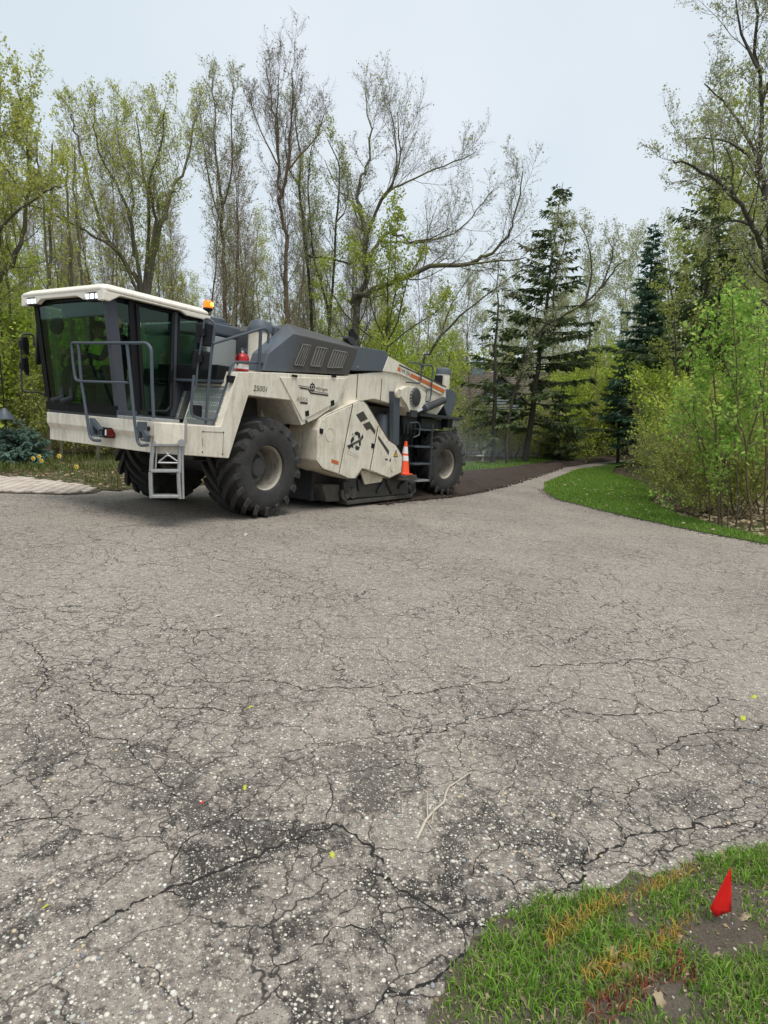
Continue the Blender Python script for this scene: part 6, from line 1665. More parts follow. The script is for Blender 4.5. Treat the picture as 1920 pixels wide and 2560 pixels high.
# --- conifers
def conifer(name, label, base, H, W, seed, mat, bark='bark_dark', sparse=1.0, t0=.12, droop=.35, spray=.16, lean=(0, 0), whorl=.42, cat='tree', skipf=None, power=1.0):
    r = np.random.RandomState(seed); tr, fi = Wood(), Wood(); r0 = H * .011 + .03
    n = 14; tp = np.array([[lean[0] * (i / n), lean[1] * (i / n), H * i / n] for i in range(n + 1)]); tp[1:-1, :2] += r.randn(n - 1, 2) * .04
    tr.add(tp, r0, .012, 8); LV = []; 
    z = H * t0
    while z < H * .985:
        f = (z / H - t0) / (1 - t0); R = W * ((1 - f) ** power) * (0.75 + .5 * r.rand()) + .12
        nb = max(3, int((4 + 3 * (1 - f)) * sparse))
        for k in range(nb):
            z += whorl * (.4 + 1.2 * r.rand()) * (1 - .45 * f) / nb
            if z > H * .99: break
            if skipf and r.rand() < skipf(f): continue
            a = r.rand() * 6.28; ln = R * (0.6 + .55 * r.rand())
            d = np.array([math.cos(a), math.sin(a), 0.25 - droop * (1 - f) * (.6 + .8 * r.rand())])
            p = np.array([np.interp(z, tp[:, 2], tp[:, 0]), np.interp(z, tp[:, 2], tp[:, 1]), z + r.randn() * .12])
            pts, _ = wander(r, p, d, ln, 5, .10, .03); fi.add(pts, max(.008, r0 * .28 * (1 - f)), .004, 4)
            m = int(5 + ln * 22 * sparse)
            q = (0.12 + .88 * r.rand(m)) * 4.999; i = q.astype(int); ff = (q - i)[:, None]; c = pts[i] * (1 - ff) + pts[np.minimum(i + 1, 5)] * ff
            ax = np.stack([np.full(m, math.cos(a)), np.full(m, math.sin(a)), np.zeros(m)], 1)
            sd = np.stack([-ax[:, 1], ax[:, 0], 0 * ax[:, 0]], 1) * np.where(r.rand(m) < .5, 1, -1)[:, None]
            dd = ax * (.5 + .4 * r.rand(m))[:, None] + sd * (.5 + .6 * r.rand(m))[:, None] + np.stack([0 * q, 0 * q, .15 - 1.1 * r.rand(m)], 1)
            dd /= np.linalg.norm(dd, axis=1, keepdims=True); LV.append((c, dd, spray * (.6 + .8 * r.rand(m)) * (.6 + .5 * (1 - f))))
    c = np.concatenate([q[0] for q in LV]); dd = np.concatenate([q[1] for q in LV]); s = np.concatenate([q[2] for q in LV])[:, None]
    wv = np.cross(dd, rvec(r, len(c))); wv /= np.linalg.norm(wv, axis=1, keepdims=True) + 1e-9
    # each spray is two narrow crossed blades of needles
    Vs = []
    for k, ww in enumerate((wv, np.cross(dd, wv))):
        Vs.append(np.stack([c, c + dd * s * .5 + ww * s * .15, c + dd * s * 1.2, c + dd * s * .5 - ww * s * .15], 1).reshape(-1, 3))
    LVt = np.concatenate(Vs); LF = (np.arange(len(LVt) // 4) * 4)[:, None] + np.array([[0, 1, 2, 3]])
    root = empty(name, base, 0, label, cat)
    V, F = tr.arrays(); link(bpy.data.objects.new('trunk', fast_mesh('trunk', V, F, bark, True)), root)
    V, F = fi.arrays(); mi = np.concatenate([np.zeros(len(F), int), np.ones(len(LF), int)])
    link(bpy.data.objects.new('crown', fast_mesh('crown', np.concatenate([V, LVt]), np.concatenate([F, LF + len(V)]), ['bark_dark', mat], False, mi)), root)
    return root
def base_at(px, Y):
    q = AT(px, 1140, Y); return (q.x, Y, g(q.x, Y) - .05)
def top_h(py, Y, b):
    return AT(960, py, Y).z - b[2]
b = base_at(1312, 36); conifer('spruce_tree', 'tall thin-crowned spruce in front of the grey house', b, top_h(455, 36, b), 4.3, 21, 'needle', sparse=1.05, t0=.14, lean=(1.6, 0), spray=.36, whorl=.5, skipf=lambda f: .30 if f < .5 else .05, power=.8)
b = base_at(1232, 33); conifer('spruce_tree', 'lower scraggly spruce left of the tall one, half hiding the house', b, top_h(640, 33, b), 2.6, 22, 'needle', sparse=.6, t0=.10, spray=.30, whorl=.6, skipf=lambda f: .35)
b = base_at(1600, 38); conifer('spruce_tree', 'dense blue-green pointed spruce at the right end of the driveway', b, top_h(560, 38, b), 2.1, 23, 'needle_blue', sparse=1.3, t0=.10, spray=.34, power=.75)
b = base_at(1715, 30); conifer('pine_tree', 'broad dark pine rising behind the green saplings on the right', b, top_h(425, 30, b), 3.4, 24, 'needle', sparse=.85, t0=.3, droop=.1, spray=.34, whorl=.6, lean=(.6, 0), power=.6)
b = base_at(1545, 40); conifer('spruce_tree', 'young spruce with bare dark trunk beside the far bend of the driveway', b, top_h(860, 40, b), 2.3, 25, 'needle', sparse=.8, t0=.3, spray=.34)
b = base_at(1395, 40); conifer('spruce_tree', 'low dark spruce between the house and the driveway bend', b, top_h(960, 40, b), 1.9, 26, 'needle', sparse=1.0, t0=.05, spray=.32)
# dwarf blue spruce by the feeder pole
q = G(30, 1176); conifer('blue_spruce_shrub', 'low rounded blue spruce shrub beside the feeder pole', (q.x - .22, q.y + .75, g(q.x, q.y) + .02), .92, .50, 27, 'needle_silver', sparse=2.6, t0=.02, droop=.05, spray=.13, whorl=.085, cat='shrub', power=.45)

# --- right-hand saplings, bright green
zS = zoom(1560, 960, 360 / 1659)
def sapling(name, label, stems, Y, leaf, seed, P, bark='bark_brown', cat='sapling', r0=.035):
    Lm = [limb(zS, s, Y, r0 * (1 if i == 0 else .8), .008, (-.5 + .5 * (i % 3)), 1, i == 0) for i, s in enumerate(stems)]
    return make_tree(name, label, cat, Lm, P, seed, leaf, bark, 'twig_brown')
PH = habit(2.6, 1.0, 50, .05, 6, .5, 4, .45, .18, .30)
sapling('sapling', 'bright green sapling with twin brown stems left of the dark-footed one', [[(1095, 1640), (1085, 1250), (1075, 900), (1055, 600), (1060, 200), (1000, -300), (960, -800)], [(1130, 1640), (1120, 1250), (1150, 1000), (1190, 650), (1230, 200), (1300, -250)], [(1085, 1100), (950, 800), (800, 450), (650, 200)]], 12.75, ('leaf_bright', 5.0, .042, .075, .35), 31, PH)
sapling('sapling', 'bright green sapling with crooked dark stem nearest the right edge', [[(1440, 1725), (1470, 1500), (1432, 1250), (1412, 900), (1400, 650), (1312, 400), (1310, 100), (1280, -400), (1250, -1000)], [(1405, 800), (1500, 450), (1600, 100), (1640, -400)], [(1310, 200), (1180, -200), (1080, -600)]], 12.2, ('leaf_bright', 5.0, .042, .075, .35), 32, PH)
sapling('sapling', 'thin green sapling at the left end of the row on the right verge', [[(980, 1600), (990, 1450), (960, 1150), (900, 850), (830, 500), (800, 200)], [(975, 1450), (850, 1200), (760, 1100)]], 13.1, ('leaf_bright', 2.4, .042, .06), 33, PH, r0=.024)
sapling('sapling', 'pale-stemmed sapling between the two leafy saplings on the right', [[(1285, 1680), (1320, 1300), (1290, 900), (1280, 500), (1350, 0), (1450, -500), (1500, -900)], [(1195, 1660), (1210, 1250), (1180, 800)]], 12.5, ('leaf_bright', 2.6, .042, .06), 34, PH, 'bark', r0=.026)
sapling('sapling', 'leafy sapling standing partly cut off by the right picture edge', [[(1640, 1800), (1620, 1400), (1640, 900), (1600, 300), (1560, -300), (1540, -900)], [(1630, 1100), (1740, 500), (1780, -100)]], 12.6, ('leaf_bright', 4.4, .042, .075, .35), 35, PH)
# bare brush at the bend
sapling('bare_brush', 'tangle of bare grey twigs where the driveway disappears', [[(700, 1300), (720, 1000), (650, 700), (500, 450), (350, 300)], [(705, 1200), (600, 900), (400, 800), (200, 750)], [(715, 1100), (760, 750), (700, 400)], [(710, 1250), (500, 1000), (300, 950)], [(720, 900), (880, 800), (1050, 860)], [(700, 1280), (560, 1100), (380, 1080)]], 16.5, ('leaf_olive', .5, .035, .06), 36, habit(3.0, 1.3, 55, .0, 6, .5, 4, .45, .22, .15), 'bark', 'brush', .03)

# --- generic woodland trees: a few grown once, then copied
def generic(name, seed, H, r0, P, leaf, bark, twig, stems=1, spread=.25, cat='tree', lab='x', grp=None):
    r = np.random.RandomState(seed); Lm = []
    for k in range(stems):
        a = r.rand() * 6.28; d = np.array([math.cos(a) * spread, math.sin(a) * spread, 1.0]) if stems > 1 else np.array([r.randn() * .04, r.randn() * .04, 1])
        pts, _ = wander(r, np.array([0, 0, -.1]), d, H * (0.75 + .3 * r.rand()) if k else H, 9, .06, .06)
        Lm.append((pts, r0 * (1 if k == 0 else .75), .012, 1.0))
    return make_tree(name, lab, cat, Lm, P, seed, leaf, bark, twig, grp, (0, 0, 0))
GT = 'thin woodland trees behind the machine'; GS = 'leafy undergrowth in the wood'
gl_t = {'a': 'thin bare grey tree in the wood behind the machine', 'b': 'thin budding yellow-green tree in the wood behind the machine', 'c': 'half-leafed olive tree in the wood behind the saplings'}
PT = habit(2.9, 2.2, 40, .16, 10, .44, 8, .42, .16, .12)
protoA = generic('woodland_tree', 51, 13.0, .085, PT, ('bud_sparse', .8, .036, .06), 'bark_brown', 'twig_brown', lab=gl_t['a'], grp=GT)
protoB = generic('woodland_tree', 52, 11.5, .08, PT, ('bud_yellow', 1.3, .042, .08), 'bark', 'twig', 2, .16, lab=gl_t['b'], grp='budding woodland trees behind the machine')
protoC = generic('leafy_woodland_tree', 53, 11.0, .12, habit(2.2, 2.3, 52, .08, 9, .45, 6, .42, .16, .12), ('leaf_olive', 3.2, .055, .12, .2), 'bark_dark', 'twig', 1, lab=gl_t['c'], grp='half-leafed trees behind the right saplings')
protoD = generic('undergrowth_shrub', 54, 3.4, .028, habit(3.0, 1.1, 48, .02, 7, .5, 5, .45, .2, .1), ('leaf_yellowgreen', 4.0, .040, .09, .3), 'bark_brown', 'twig_brown', 6, .75, 'shrub', 'yellow-green leafing shrub in the undergrowth', GS)
protoE = generic('undergrowth_shrub', 55, 3.0, .025, habit(3.0, 1.1, 48, .02, 7, .5, 5, .45, .2, .1), ('leaf_olive', 1.8, .042, .08), 'bark_brown', 'twig_brown', 7, .8, 'shrub', 'thinly leafed brown-twigged shrub in the undergrowth', 'thin shrubs in the undergrowth')
protoF = generic('budding_woodland_tree', 56, 15.0, .15, habit(2.3, 2.9, 46, .12, 10, .45, 7, .42, .16, .15), ('bud_pale', 2.4, .065, .12, .15), 'bark', 'twig', 2, .12, lab='x', grp='pale budding trees closing the view')
protoG = generic('lime_woodland_tree', 57, 6.5, .06, habit(2.6, 1.9, 56, .02, 9, .46, 6, .42, .18, .15), ('leaf_yellowgreen', 4.2, .052, .11, .3), 'bark_dark', 'twig_brown', 4, .38, lab='x', grp='yellow-green small trees')
def ordinal(n):
    return '%d%s' % (n, 'th' if 10 <= n % 100 <= 20 else {1: 'st', 2: 'nd', 3: 'rd'}.get(n % 10, 'th'))
def place(proto, spots, seed, lab):
    """each copy is told apart by its place in its kind's row, counted from the left of the picture"""
    r = np.random.RandomState(seed); order = sorted(range(len(spots)), key=lambda i: spots[i][0] / spots[i][1])
    rank = {i: k + 1 for k, i in enumerate(order)}
    for i, (x, y, s) in enumerate(spots):
        z = g(x, y) + float(hills(x, y)) - .05
        if i == 0:
            proto.location = (x, y, z); proto.scale = (s, s, s); o = proto
        else: o = copy_tree(proto, (x, y, z), r.rand() * 6.28, s * (.9 + .2 * r.rand()))
        o['label'] = lab % ordinal(rank[i])
r = np.random.RandomState(77)
def px_x(px, Y): return AT(px, 1100, Y).x
spA = [(px_x(px, Y), Y, s) for px, Y, s in ((60, 24, .8), (140, 28, .85), (215, 26, .75), (330, 27, .8), (420, 25, .8), (510, 26, .95), (560, 29, .85), (600, 25, .8), (650, 27, .9), (720, 28, .95), (770, 31, .9), (820, 29, .8), (850, 26, .7), (955, 28, .75), (1010, 31, .8), (1060, 34, .7), (470, 32, .9), (380, 34, .9), (280, 33, .9), (120, 34, .9), (1180, 44, .9), (1270, 46, .9), (1350, 47, .9), (20, 30, .9), (690, 36, 1), (900, 38, .9), (240, 22, .55), (170, 20, .5), (540, 22, .6))]
spA += [(px_x(px, Y), Y, s) for px, Y, s in zip(r.uniform(-60, 1130, 34), r.uniform(25, 46, 34), r.uniform(.7, 1.0, 34))]
place(protoA, spA, 1, 'thin bare grey woodland tree, %s of its kind from the left')
spB = [(px_x(px, Y), Y, s) for px, Y, s in ((30, 21, .8), (100, 22, .7), (190, 30, .9), (450, 29, .9), (590, 33, .9), (680, 32, .85), (800, 34, .9), (930, 33, .8), (1100, 40, .8), (1400, 48, 1.0), (1480, 46, .95), (350, 24, .6), (-60, 26, .9), (1230, 50, 1.0))]
spB += [(px_x(px, Y), Y, s) for px, Y, s in zip(r.uniform(-80, 1100, 20), r.uniform(27, 48, 20), r.uniform(.7, 1.0, 20))]
place(protoB, spB, 2, 'thin yellow-budding woodland tree, %s of its kind from the left')
spC = [(px_x(px, Y), Y, s) for px, Y, s in ((1700, 27, .85), (1790, 24, .95), (1870, 27, 1.1), (1950, 22, 1.0), (1560, 52, 1.05), (1690, 38, 1.15), (1820, 34, 1.25), (2020, 28, 1.2), (1490, 56, 1.0), (1750, 46, 1.4), (1640, 50, 1.2), (1900, 40, 1.5), (1960, 33, 1.4), (1840, 48, 1.6), (1600, 60, 1.3), (1700, 33, 1.4), (1810, 30, 1.45), (1885, 33, 1.6), (1760, 38, 1.6), (1930, 27, 1.35))]
place(protoC, spC, 3, 'half-leafed olive tree behind the saplings, %s of its kind from the left')
spD = [(px_x(px, Y), Y, s) for px, Y, s in ((1398, 43.5, 1.5), (1432, 46, 1.9), (1478, 50, 2.2), (1520, 53, 2.5), (1570, 56, 2.8), (1625, 58, 2.8), (1450, 52, 2.6), (1670, 45, 2.0), (1720, 38, 1.8), (1715, 33, 1.4), (1760, 30, 1.6), (1720, 23, 1.25), (1790, 20, 1.25), (1850, 17.5, 1.2), (1900, 23, 1.6), (1780, 27, 1.7), (1745, 27, 1.2), (700, 25, 1.3), (830, 26, 1.4), (950, 25, 1.2), (600, 27, 1.2), (40, 20, 1.4), (120, 21.5, 1.3), (-40, 18, 1.4), (200, 24, 1.2), (760, 29, 1.5), (890, 30, 1.5), (30, 26, 1.7), (330, 27, 1.2), (470, 29, 1.3), (1350, 58, 2.4), (650, 33, 1.6), (520, 33, 1.6), (230, 31, 1.6), (1010, 47, 2.0), (1080, 54, 2.2))]
place(protoD, spD, 4, 'yellow-green leafing undergrowth shrub, %s of its kind from the left')
spE = [(px_x(px, Y), Y, s) for px, Y, s in ((90, 18.5, .9), (160, 18, .8), (250, 19.5, .9), (330, 20, .9), (-20, 22, 1.2), (420, 23, 1.1), (520, 24, 1.1), (640, 24, 1.1), (1240, 41, 1.2), (1700, 17.5, .8), (1690, 19.5, .8), (1780, 15.5, .8), (1700, 24, 1.0), (1860, 14.8, .9), (1920, 15.5, 1.0), (1740, 14.6, .6), (1400, 42.5, 1.2), (560, 31, 1.4), (1285, 41, 1.2), (1340, 41, 1.0), (1165, 38, 1.1), (1215, 40, .9))]
place(protoE, spE, 5, 'thin brown-twigged undergrowth shrub, %s of its kind from the left')
spF = [(px_x(px, Y), Y, s) for px, Y, s in ((1235, 58, 1.0), (1300, 62, 1.15), (1365, 60, 1.15), (1430, 64, 1.2), (1500, 62, 1.2), (1570, 60, 1.25), (1630, 56, 1.2), (1700, 52, 1.2), (1780, 46, 1.15), (1860, 50, 1.35), (1150, 60, .95), (1060, 56, .85), (960, 52, .8), (1930, 44, 1.3))]
place(protoF, spF, 6, 'pale budding tree closing the view, %s of its kind from the left')
spG = [(px_x(px, Y), Y, s) for px, Y, s in ((1420, 46.5, 1.0), (1470, 51, 1.2), (1530, 54, 1.35), (1590, 55, 1.4), (1690, 40, 1.1), (900, 23, .75), (980, 25, .8), (820, 23.5, .7), (1040, 29, .8), (740, 25, .75), (20, 19.5, .8), (110, 24, 1.0), (640, 27, .8), (1100, 50, 1.3))]
place(protoG, spG, 7, 'small yellow-green leafing tree, %s of its kind from the left')
# trunks standing in the bed at the left, seen under the cab and mirrors
for px, Y, rr_, lab in ((118, 17.2, .11, 'mossy trunk standing left of the front beam'), (62, 18.5, .07, 'forked trunk between the blue spruce and the cab'), (182, 18.2, .10, 'stout trunk seen under the front beam left of the tyre'), (242, 17.6, .09, 'dark trunk seen just left of the far front tyre'), (150, 16.4, .06, 'slim brown trunk seen below the left end of the front beam')):
    x = px_x(px, Y); z0 = g(x, Y) - .1; rr2 = np.random.RandomState(int(px)); pts, _ = wander(rr2, np.array([x, Y, z0]), np.array([rr2.randn() * .05, 0, 1]), 8.5, 8, .05, .05)
    make_tree('bed_tree', lab, 'tree', [(pts, rr_, .02, .6)], habit(1.0, 1.4, 40, .15, 6, .42, 5, .38, .16, .45), int(px), ('bud_yellow', 1.6, .04, .05), 'bark')

# --- the far wooded slope closing the view: one mass nobody could count
rw = np.random.RandomState(5); CL = []
for k in range(260):
    a = rad(-58 + 116 * rw.rand()); d = 58 + 45 * rw.rand(); x, y = d * math.sin(a), d * math.cos(a)
    z0 = g(x, y) + float(hills(x, y)); h = 6 + 5 * rw.rand(); w = 2.2 + 2 * rw.rand(); n = 330
    c = rvec(rw, n) * (rw.rand(n, 1) ** .33) * np.array([w, w, h * .5]) + np.array([x, y, z0 + h * .52]); CL.append(c)
c = np.concatenate(CL); n = len(c); a_ = rvec(rw, n); b_ = np.cross(a_, rvec(rw, n)); b_ /= np.linalg.norm(b_, axis=1, keepdims=True); s = (.14 + .16 * rw.rand(n))[:, None]
V = np.stack([c - a_ * s, c - b_ * s * .7, c + a_ * s, c + b_ * s * .7], 1).reshape(-1, 3)
tag(link(bpy.data.objects.new('distant_woods', fast_mesh('distant_woods', V, (np.arange(n) * 4)[:, None] + np.array([[0, 1, 2, 3]]), 'leaf_olive'))), 'hazy green wooded slope closing the view behind all trees', 'woods', kind='stuff')
# ================================================================== house beyond the trees
m, nt = newmat('siding'); t = NT(nt)
co = t.coord(); n1 = t.noise(t.mapping(co, (1, 1, 8)), 3, 4, 0.6)
c = t.mix(n1, (0.17, 0.20, 0.21), (0.27, 0.30, 0.31)); t.out(t.pbsdf(c, 0.75))
m, nt = newmat('shingle'); t = NT(nt)
co = t.coord(); vc = t.voro(t.mapping(co, (2, 2, 6)), 2.2, 'F1', 'Color'); n1 = t.noise(co, 14, 4, 0.7)
sp_ = nt.nodes.new('ShaderNodeSeparateColor'); t.l(vc, sp_.inputs[0])
c = t.ramp(sp_.outputs[0], [(0.0, (0.070, 0.058, 0.045)), (0.5, (0.115, 0.095, 0.072)), (1.0, (0.165, 0.140, 0.110))])
c = t.mix(0.4, c, t.ramp(n1, [(0.3, 0.4), (0.7, 1.2)]), 'MULTIPLY'); t.out(t.pbsdf(c, 0.9, 0, t.bump(n1, .5, .02)))
flat('trim_grey', (0.30, 0.33, 0.34), 0.6); flat('cupola_blue', (0.20, 0.27, 0.31), 0.5); flat('house_glass', (0.03, 0.035, 0.04), 0.08)
HY = 44.0
hx0, hx1 = AT(1080, 1100, HY).x, AT(1392, 1100, HY).x
hz0 = g((hx0 + hx1) / 2, HY) - .2
eave = AT(960, 1035, HY).z; ridge = AT(960, 930, HY + 4).z
HS = empty('house', ((hx0 + hx1) / 2, HY, hz0), 0, 'grey-blue clapboard house with brown roof half hidden by the spruces', 'house')
hw = (hx1 - hx0) / 2; ez = eave - hz0; rz_ = ridge - hz0
m = MB(); m.box(-hw, hw, 0.04, 8.0, 0, ez); wall = m.build('wall', 'siding', HS)
m = MB()
for k in range(int(ez / .16)):
    z = k * .16; m.add([(-hw - .01, -.02, z), (hw + .01, -.02, z), (hw + .01, .035, z + .165), (-hw - .01, .035, z + .165), (-hw - .01, .04, z), (hw + .01, .04, z)], [(0, 1, 2, 3), (0, 4, 5, 1), (0, 3, 4), (1, 5, 2)])
tag(m.build('clapboards', 'siding', wall), kind='stuff')
m = MB(); m.loft([(-hw - .4, -.5, ez - .1), (-hw - .4, 4, rz_), (-hw - .4, 8.5, ez - .1)], [(hw + .4, -.5, ez - .1), (hw + .4, 4, rz_), (hw + .4, 8.5, ez - .1)]); rf = m.build('roof', 'shingle', HS)
m = MB(); nC = 22
for k in range(nC):
    f0, f1 = k / nC, (k + 1.15) / nC
    y0, zz0 = -.52 + 4.5 * f0, ez - .1 + (rz_ - ez + .1) * f0; y1, zz1 = -.52 + 4.5 * min(f1, 1), ez - .1 + (rz_ - ez + .1) * min(f1, 1)
    m.add([(-hw - .42, y0, zz0 + .06), (hw + .42, y0, zz0 + .06), (hw + .42, y1, zz1 + .02), (-hw - .42, y1, zz1 + .02), (-hw - .42, y0, zz0 + .01), (hw + .42, y0, zz0 + .01)], [(0, 1, 2, 3), (0, 4, 5, 1)])
tag(m.build('shingle_courses', 'shingle', rf), kind='stuff')
# front gable
gx = AT(1245, 1000, HY).x - (hx0 + hx1) / 2; gzp = AT(960, 945, HY).z - hz0; gw = 2.9
m = MB(); m.add([(gx - gw, -.8, ez - .4), (gx + gw, -.8, ez - .4), (gx, -.8, gzp), (gx - gw, 4, ez - .4), (gx + gw, 4, ez - .4), (gx, 4, gzp)], [(0, 1, 2), (3, 5, 4), (0, 2, 5, 3), (1, 4, 5, 2), (0, 3, 4, 1)]); gb = m.build('gable', 'siding', HS)
m = MB(); m.box(gx - gw, gx + gw, -.8, 0.0, 0, ez - .4); m.build('gable_wall', 'siding', gb)
m = MB()
for k in range(int(gzp / .2)):
    z = k * .2; h_ = gw if z < ez - .4 else max(.02, gw * (gzp - z - .2) / (gzp - ez + .4))
    m.add([(gx - h_, -.87, z), (gx + h_, -.87, z), (gx + h_, -.81, z + .2), (gx - h_, -.81, z + .2), (gx - h_, -.805, z), (gx + h_, -.805, z)], [(0, 1, 2, 3), (0, 4, 5, 1)])
tag(m.build('clapboards', 'siding', gb), kind='stuff')
for sg in (-1, 1):
    m = MB(); m.loft([(gx + sg * (gw + .35), -1.1, ez - .62), (gx, -1.1, gzp + .06), (gx, -1.1, gzp + .2), (gx + sg * (gw + .45), -1.1, ez - .5)], [(gx + sg * (gw + .35), 4, ez - .62), (gx, 4, gzp + .06), (gx, 4, gzp + .2), (gx + sg * (gw + .45), 4, ez - .5)]); m.build('gable_roof', 'shingle', gb)
for wx in (gx, gx - 3.3):
    y0 = -.88 if wx == gx else -.05
    m = MB(); m.box(wx - .55, wx + .55, y0 - .03, y0 + .05, 1.1, 2.5); wn = m.build('window', 'trim_grey', HS)
    for a in (-.27, .27):
        m = MB(); m.box(wx + a - .22, wx + a + .22, y0 - .045, y0 - .03, 1.2, 2.4); m.build('pane', 'house_glass', wn)
cq = AT(1192, 932, HY + 4); cw = .42
m = MB(); lx, lz = cq.x - (hx0 + hx1) / 2, rz_ - .25
m.box(lx - cw, lx + cw, 4 - cw, 4 + cw, lz, lz + .95); cu_ = m.build('cupola', 'cupola_blue', HS, .02)
m = MB(); m.loft([(lx - .6, 3.4, lz + .95), (lx + .6, 3.4, lz + .95), (lx + .6, 4.6, lz + .95), (lx - .6, 4.6, lz + .95)], [(lx - .05, 3.95, lz + 1.35), (lx + .05, 3.95, lz + 1.35), (lx + .05, 4.05, lz + 1.35), (lx - .05, 4.05, lz + 1.35)]); m.build('cupola_roof', 'cupola_blue', cu_, .01)
# white heron-like ornament on the far lawn
q = G(1206, 1152)
OR = empty('garden_ornament', (q.x, q.y, q.z), 0, 'small white upright garden ornament on the lawn before the house', 'garden ornament')
m = MB(); m.lathe([(0.05, 0), (0.04, .3), (0.09, .55), (0.07, .8), (0.035, .95), (0.05, 1.02), (0, 1.08)], (0, 0, 0), (.12, 0, 1), 10); m.build('body', 'white_plastic', OR, 0, 60)
m = MB(); m.lathe([(0.0, 0), (.22, 0), (.24, .04), (.18, .08), (0, .1)], (-.15, 0, .25), (0, 0, 1), 12); m.build('tail', 'white_plastic', OR, 0, 60)
m = MB(); m.tube([(0, 0, 0.0), (0, 0, -.02)], .16, 10); m.build('base', 'white_plastic', OR)

# ================================================================== feeder pole at the left edge
q = G(24, 1172)
FP = empty('feeder_pole', (q.x, q.y, bed_z(np.array([q.x]), np.array([q.y]))[0] - .02), 0, 'thin black pole with a grey conical squirrel baffle at the left edge', 'pole')
topz = AT(2, 880, q.y).z - q.z; bz_ = AT(17, 1040, q.y).z - q.z
m = MB(); m.tube([(0, 0, 0), (0, 0, topz)], .017, 8); m.tube([(0, 0, topz), (-.1, 0, topz + .12), (-.25, 0, topz + .05)], .012, 6, corner=.05); m.build('pole', 'black_plastic', FP, 0, 40)
m = MB(); m.lathe([(0.235, -.14), (0.235, -.13), (0.03, .13), (0.02, .13)], (0, 0, bz_), (0, 0, 1), 28); m.build('baffle', 'rail_grey', FP, 0, 40)

# ================================================================== daffodils in the bed
flat('daffodil_yellow', (0.72, 0.64, 0.16), 0.6); flat('daffodil_cup', (0.85, 0.45, 0.03), 0.6); flat('daffodil_stem', (0.10, 0.20, 0.04), 0.7)
dl = ['yellow daffodil leftmost of the cluster by the blue spruce', 'yellow daffodil second from left in the cluster by the spruce', 'yellow daffodil low in the cluster by the blue spruce', 'pale daffodil standing alone below the front beam', 'pale daffodil rightmost, close to the far front tyre']
for (px, py), lab in zip(((85, 1146), (100, 1141), (106, 1152), (150, 1140), (193, 1167)), dl):
    Yd = 14.2 if px < 120 else 13.4
    h = AT(px, py, Yd); zb = bed_z(np.array([h.x]), np.array([Yd]))[0]
    DF = empty('daffodil', (h.x, Yd, zb), 0, lab, 'flower', 'daffodils in the bed'); hh = max(.15, h.z - zb)
    m = MB(); m.tube([(0, 0, -.01), (.01, 0, hh * .6), (0, -.02, hh)], .006, 5); m.build('stem', 'daffodil_stem', DF)
    m = MB()
    for k in range(6):
        a = 2 * PI * k / 6; c0 = Vector((0, -.03, hh)); e1 = Vector((math.cos(a), 0, math.sin(a))); e2 = Vector((-math.sin(a), 0, math.cos(a)))
        m.add([c0, c0 + e1 * .035 + e2 * .02, c0 + e1 * .062, c0 + e1 * .035 - e2 * .02], [(0, 1, 2, 3)])
    m.build('petals', 'daffodil_yellow', DF)
    m = MB(); m.lathe([(0.014, 0), (0.018, .025), (0.024, .035)], (0, -.03, hh), (0, -1, 0), 10, cap=False); m.build('trumpet', 'daffodil_cup', DF)
    for sg in (-1, 1):
        m = MB(); m.add([(.012 * sg, 0, 0), (.024 * sg, 0, 0), (.06 * sg, .02, hh * .5), (.10 * sg, .03, hh * .85), (.05 * sg, .02, hh * .5)], [(0, 1, 2, 3, 4)]); m.build('leaf', 'daffodil_stem', DF)

# ================================================================== marking flag, stick, leaves in the foreground
fb_ = G(1830, 2335)
FL = empty('marking_flag', tuple(fb_), 0, 'small red marking flag on a wire in the corner lawn', 'flag')
def FA(x, y, dY=0.0):
    p = AT(*q6(x, y), fb_.y + dY); return (p.x - fb_.x, p.y - fb_.y, p.z - fb_.z)
top_ = FA(1497, 463)
m = MB(); m.tube([(0.0, 0, -.03), (top_[0] * .5, 0, top_[2] * .5), top_], .0014, 6); m.build('wire', 'wire_steel', FL, 0, 40)
rows = [((1496, 463), (1499, 465)), ((1474, 508), (1501, 512)), ((1452, 552), (1500, 559)), ((1430, 596), (1503, 606)), ((1408, 640), (1502, 652)), ((1430, 678), (1466, 665))]
V = []; F = []
for i, (a, b_) in enumerate(rows):
    for k in range(5):
        f = k / 4; x = a[0] + (b_[0] - a[0]) * f; y = a[1] + (b_[1] - a[1]) * f
        V.append(FA(x, y, -.006 * (1 if k == 2 else 0) * (i / 5) - .002 * math.sin(f * 7 + i)))
for i in range(len(rows) - 1):
    for k in range(4): F.append((i * 5 + k, i * 5 + k + 1, (i + 1) * 5 + k + 1, (i + 1) * 5 + k))
m = MB(); m.add(V, F); fo = m.build('pennant', 'flag_red', FL, 0, 25); sd = fo.modifiers.new('th', 'SOLIDIFY'); sd.thickness = .0012
flat('stick_wood', (0.56, 0.49, 0.40), 0.85, bump=.4, bscale=90, var=.4)
def on_road(zf, pts, h=.006):
    o = []
    for p in pts:
        w = G(*zf(*p)); o.append((w.x, w.y, float(road_h(w.x, w.y)) + h))
    return o
sp0 = on_road(q6, [(140, 355)])[0]
SK = empty('stick', sp0, 0, 'pale forked dry stick lying on the cracked asphalt', 'stick')
rel = lambda P: [(p[0] - sp0[0], p[1] - sp0[1], p[2] - sp0[2]) for p in P]
P_ = rel(on_road(q6, [(140, 355), (160, 315), (180, 272), (215, 230), (258, 192), (268, 150), (280, 125), (330, 92), (372, 62)], .007))
m = MB(); m.tube([Vector(p) for p in P_], .0075, 7, r1=.0028); m.build('stem', 'stick_wood', SK, 0, 60)
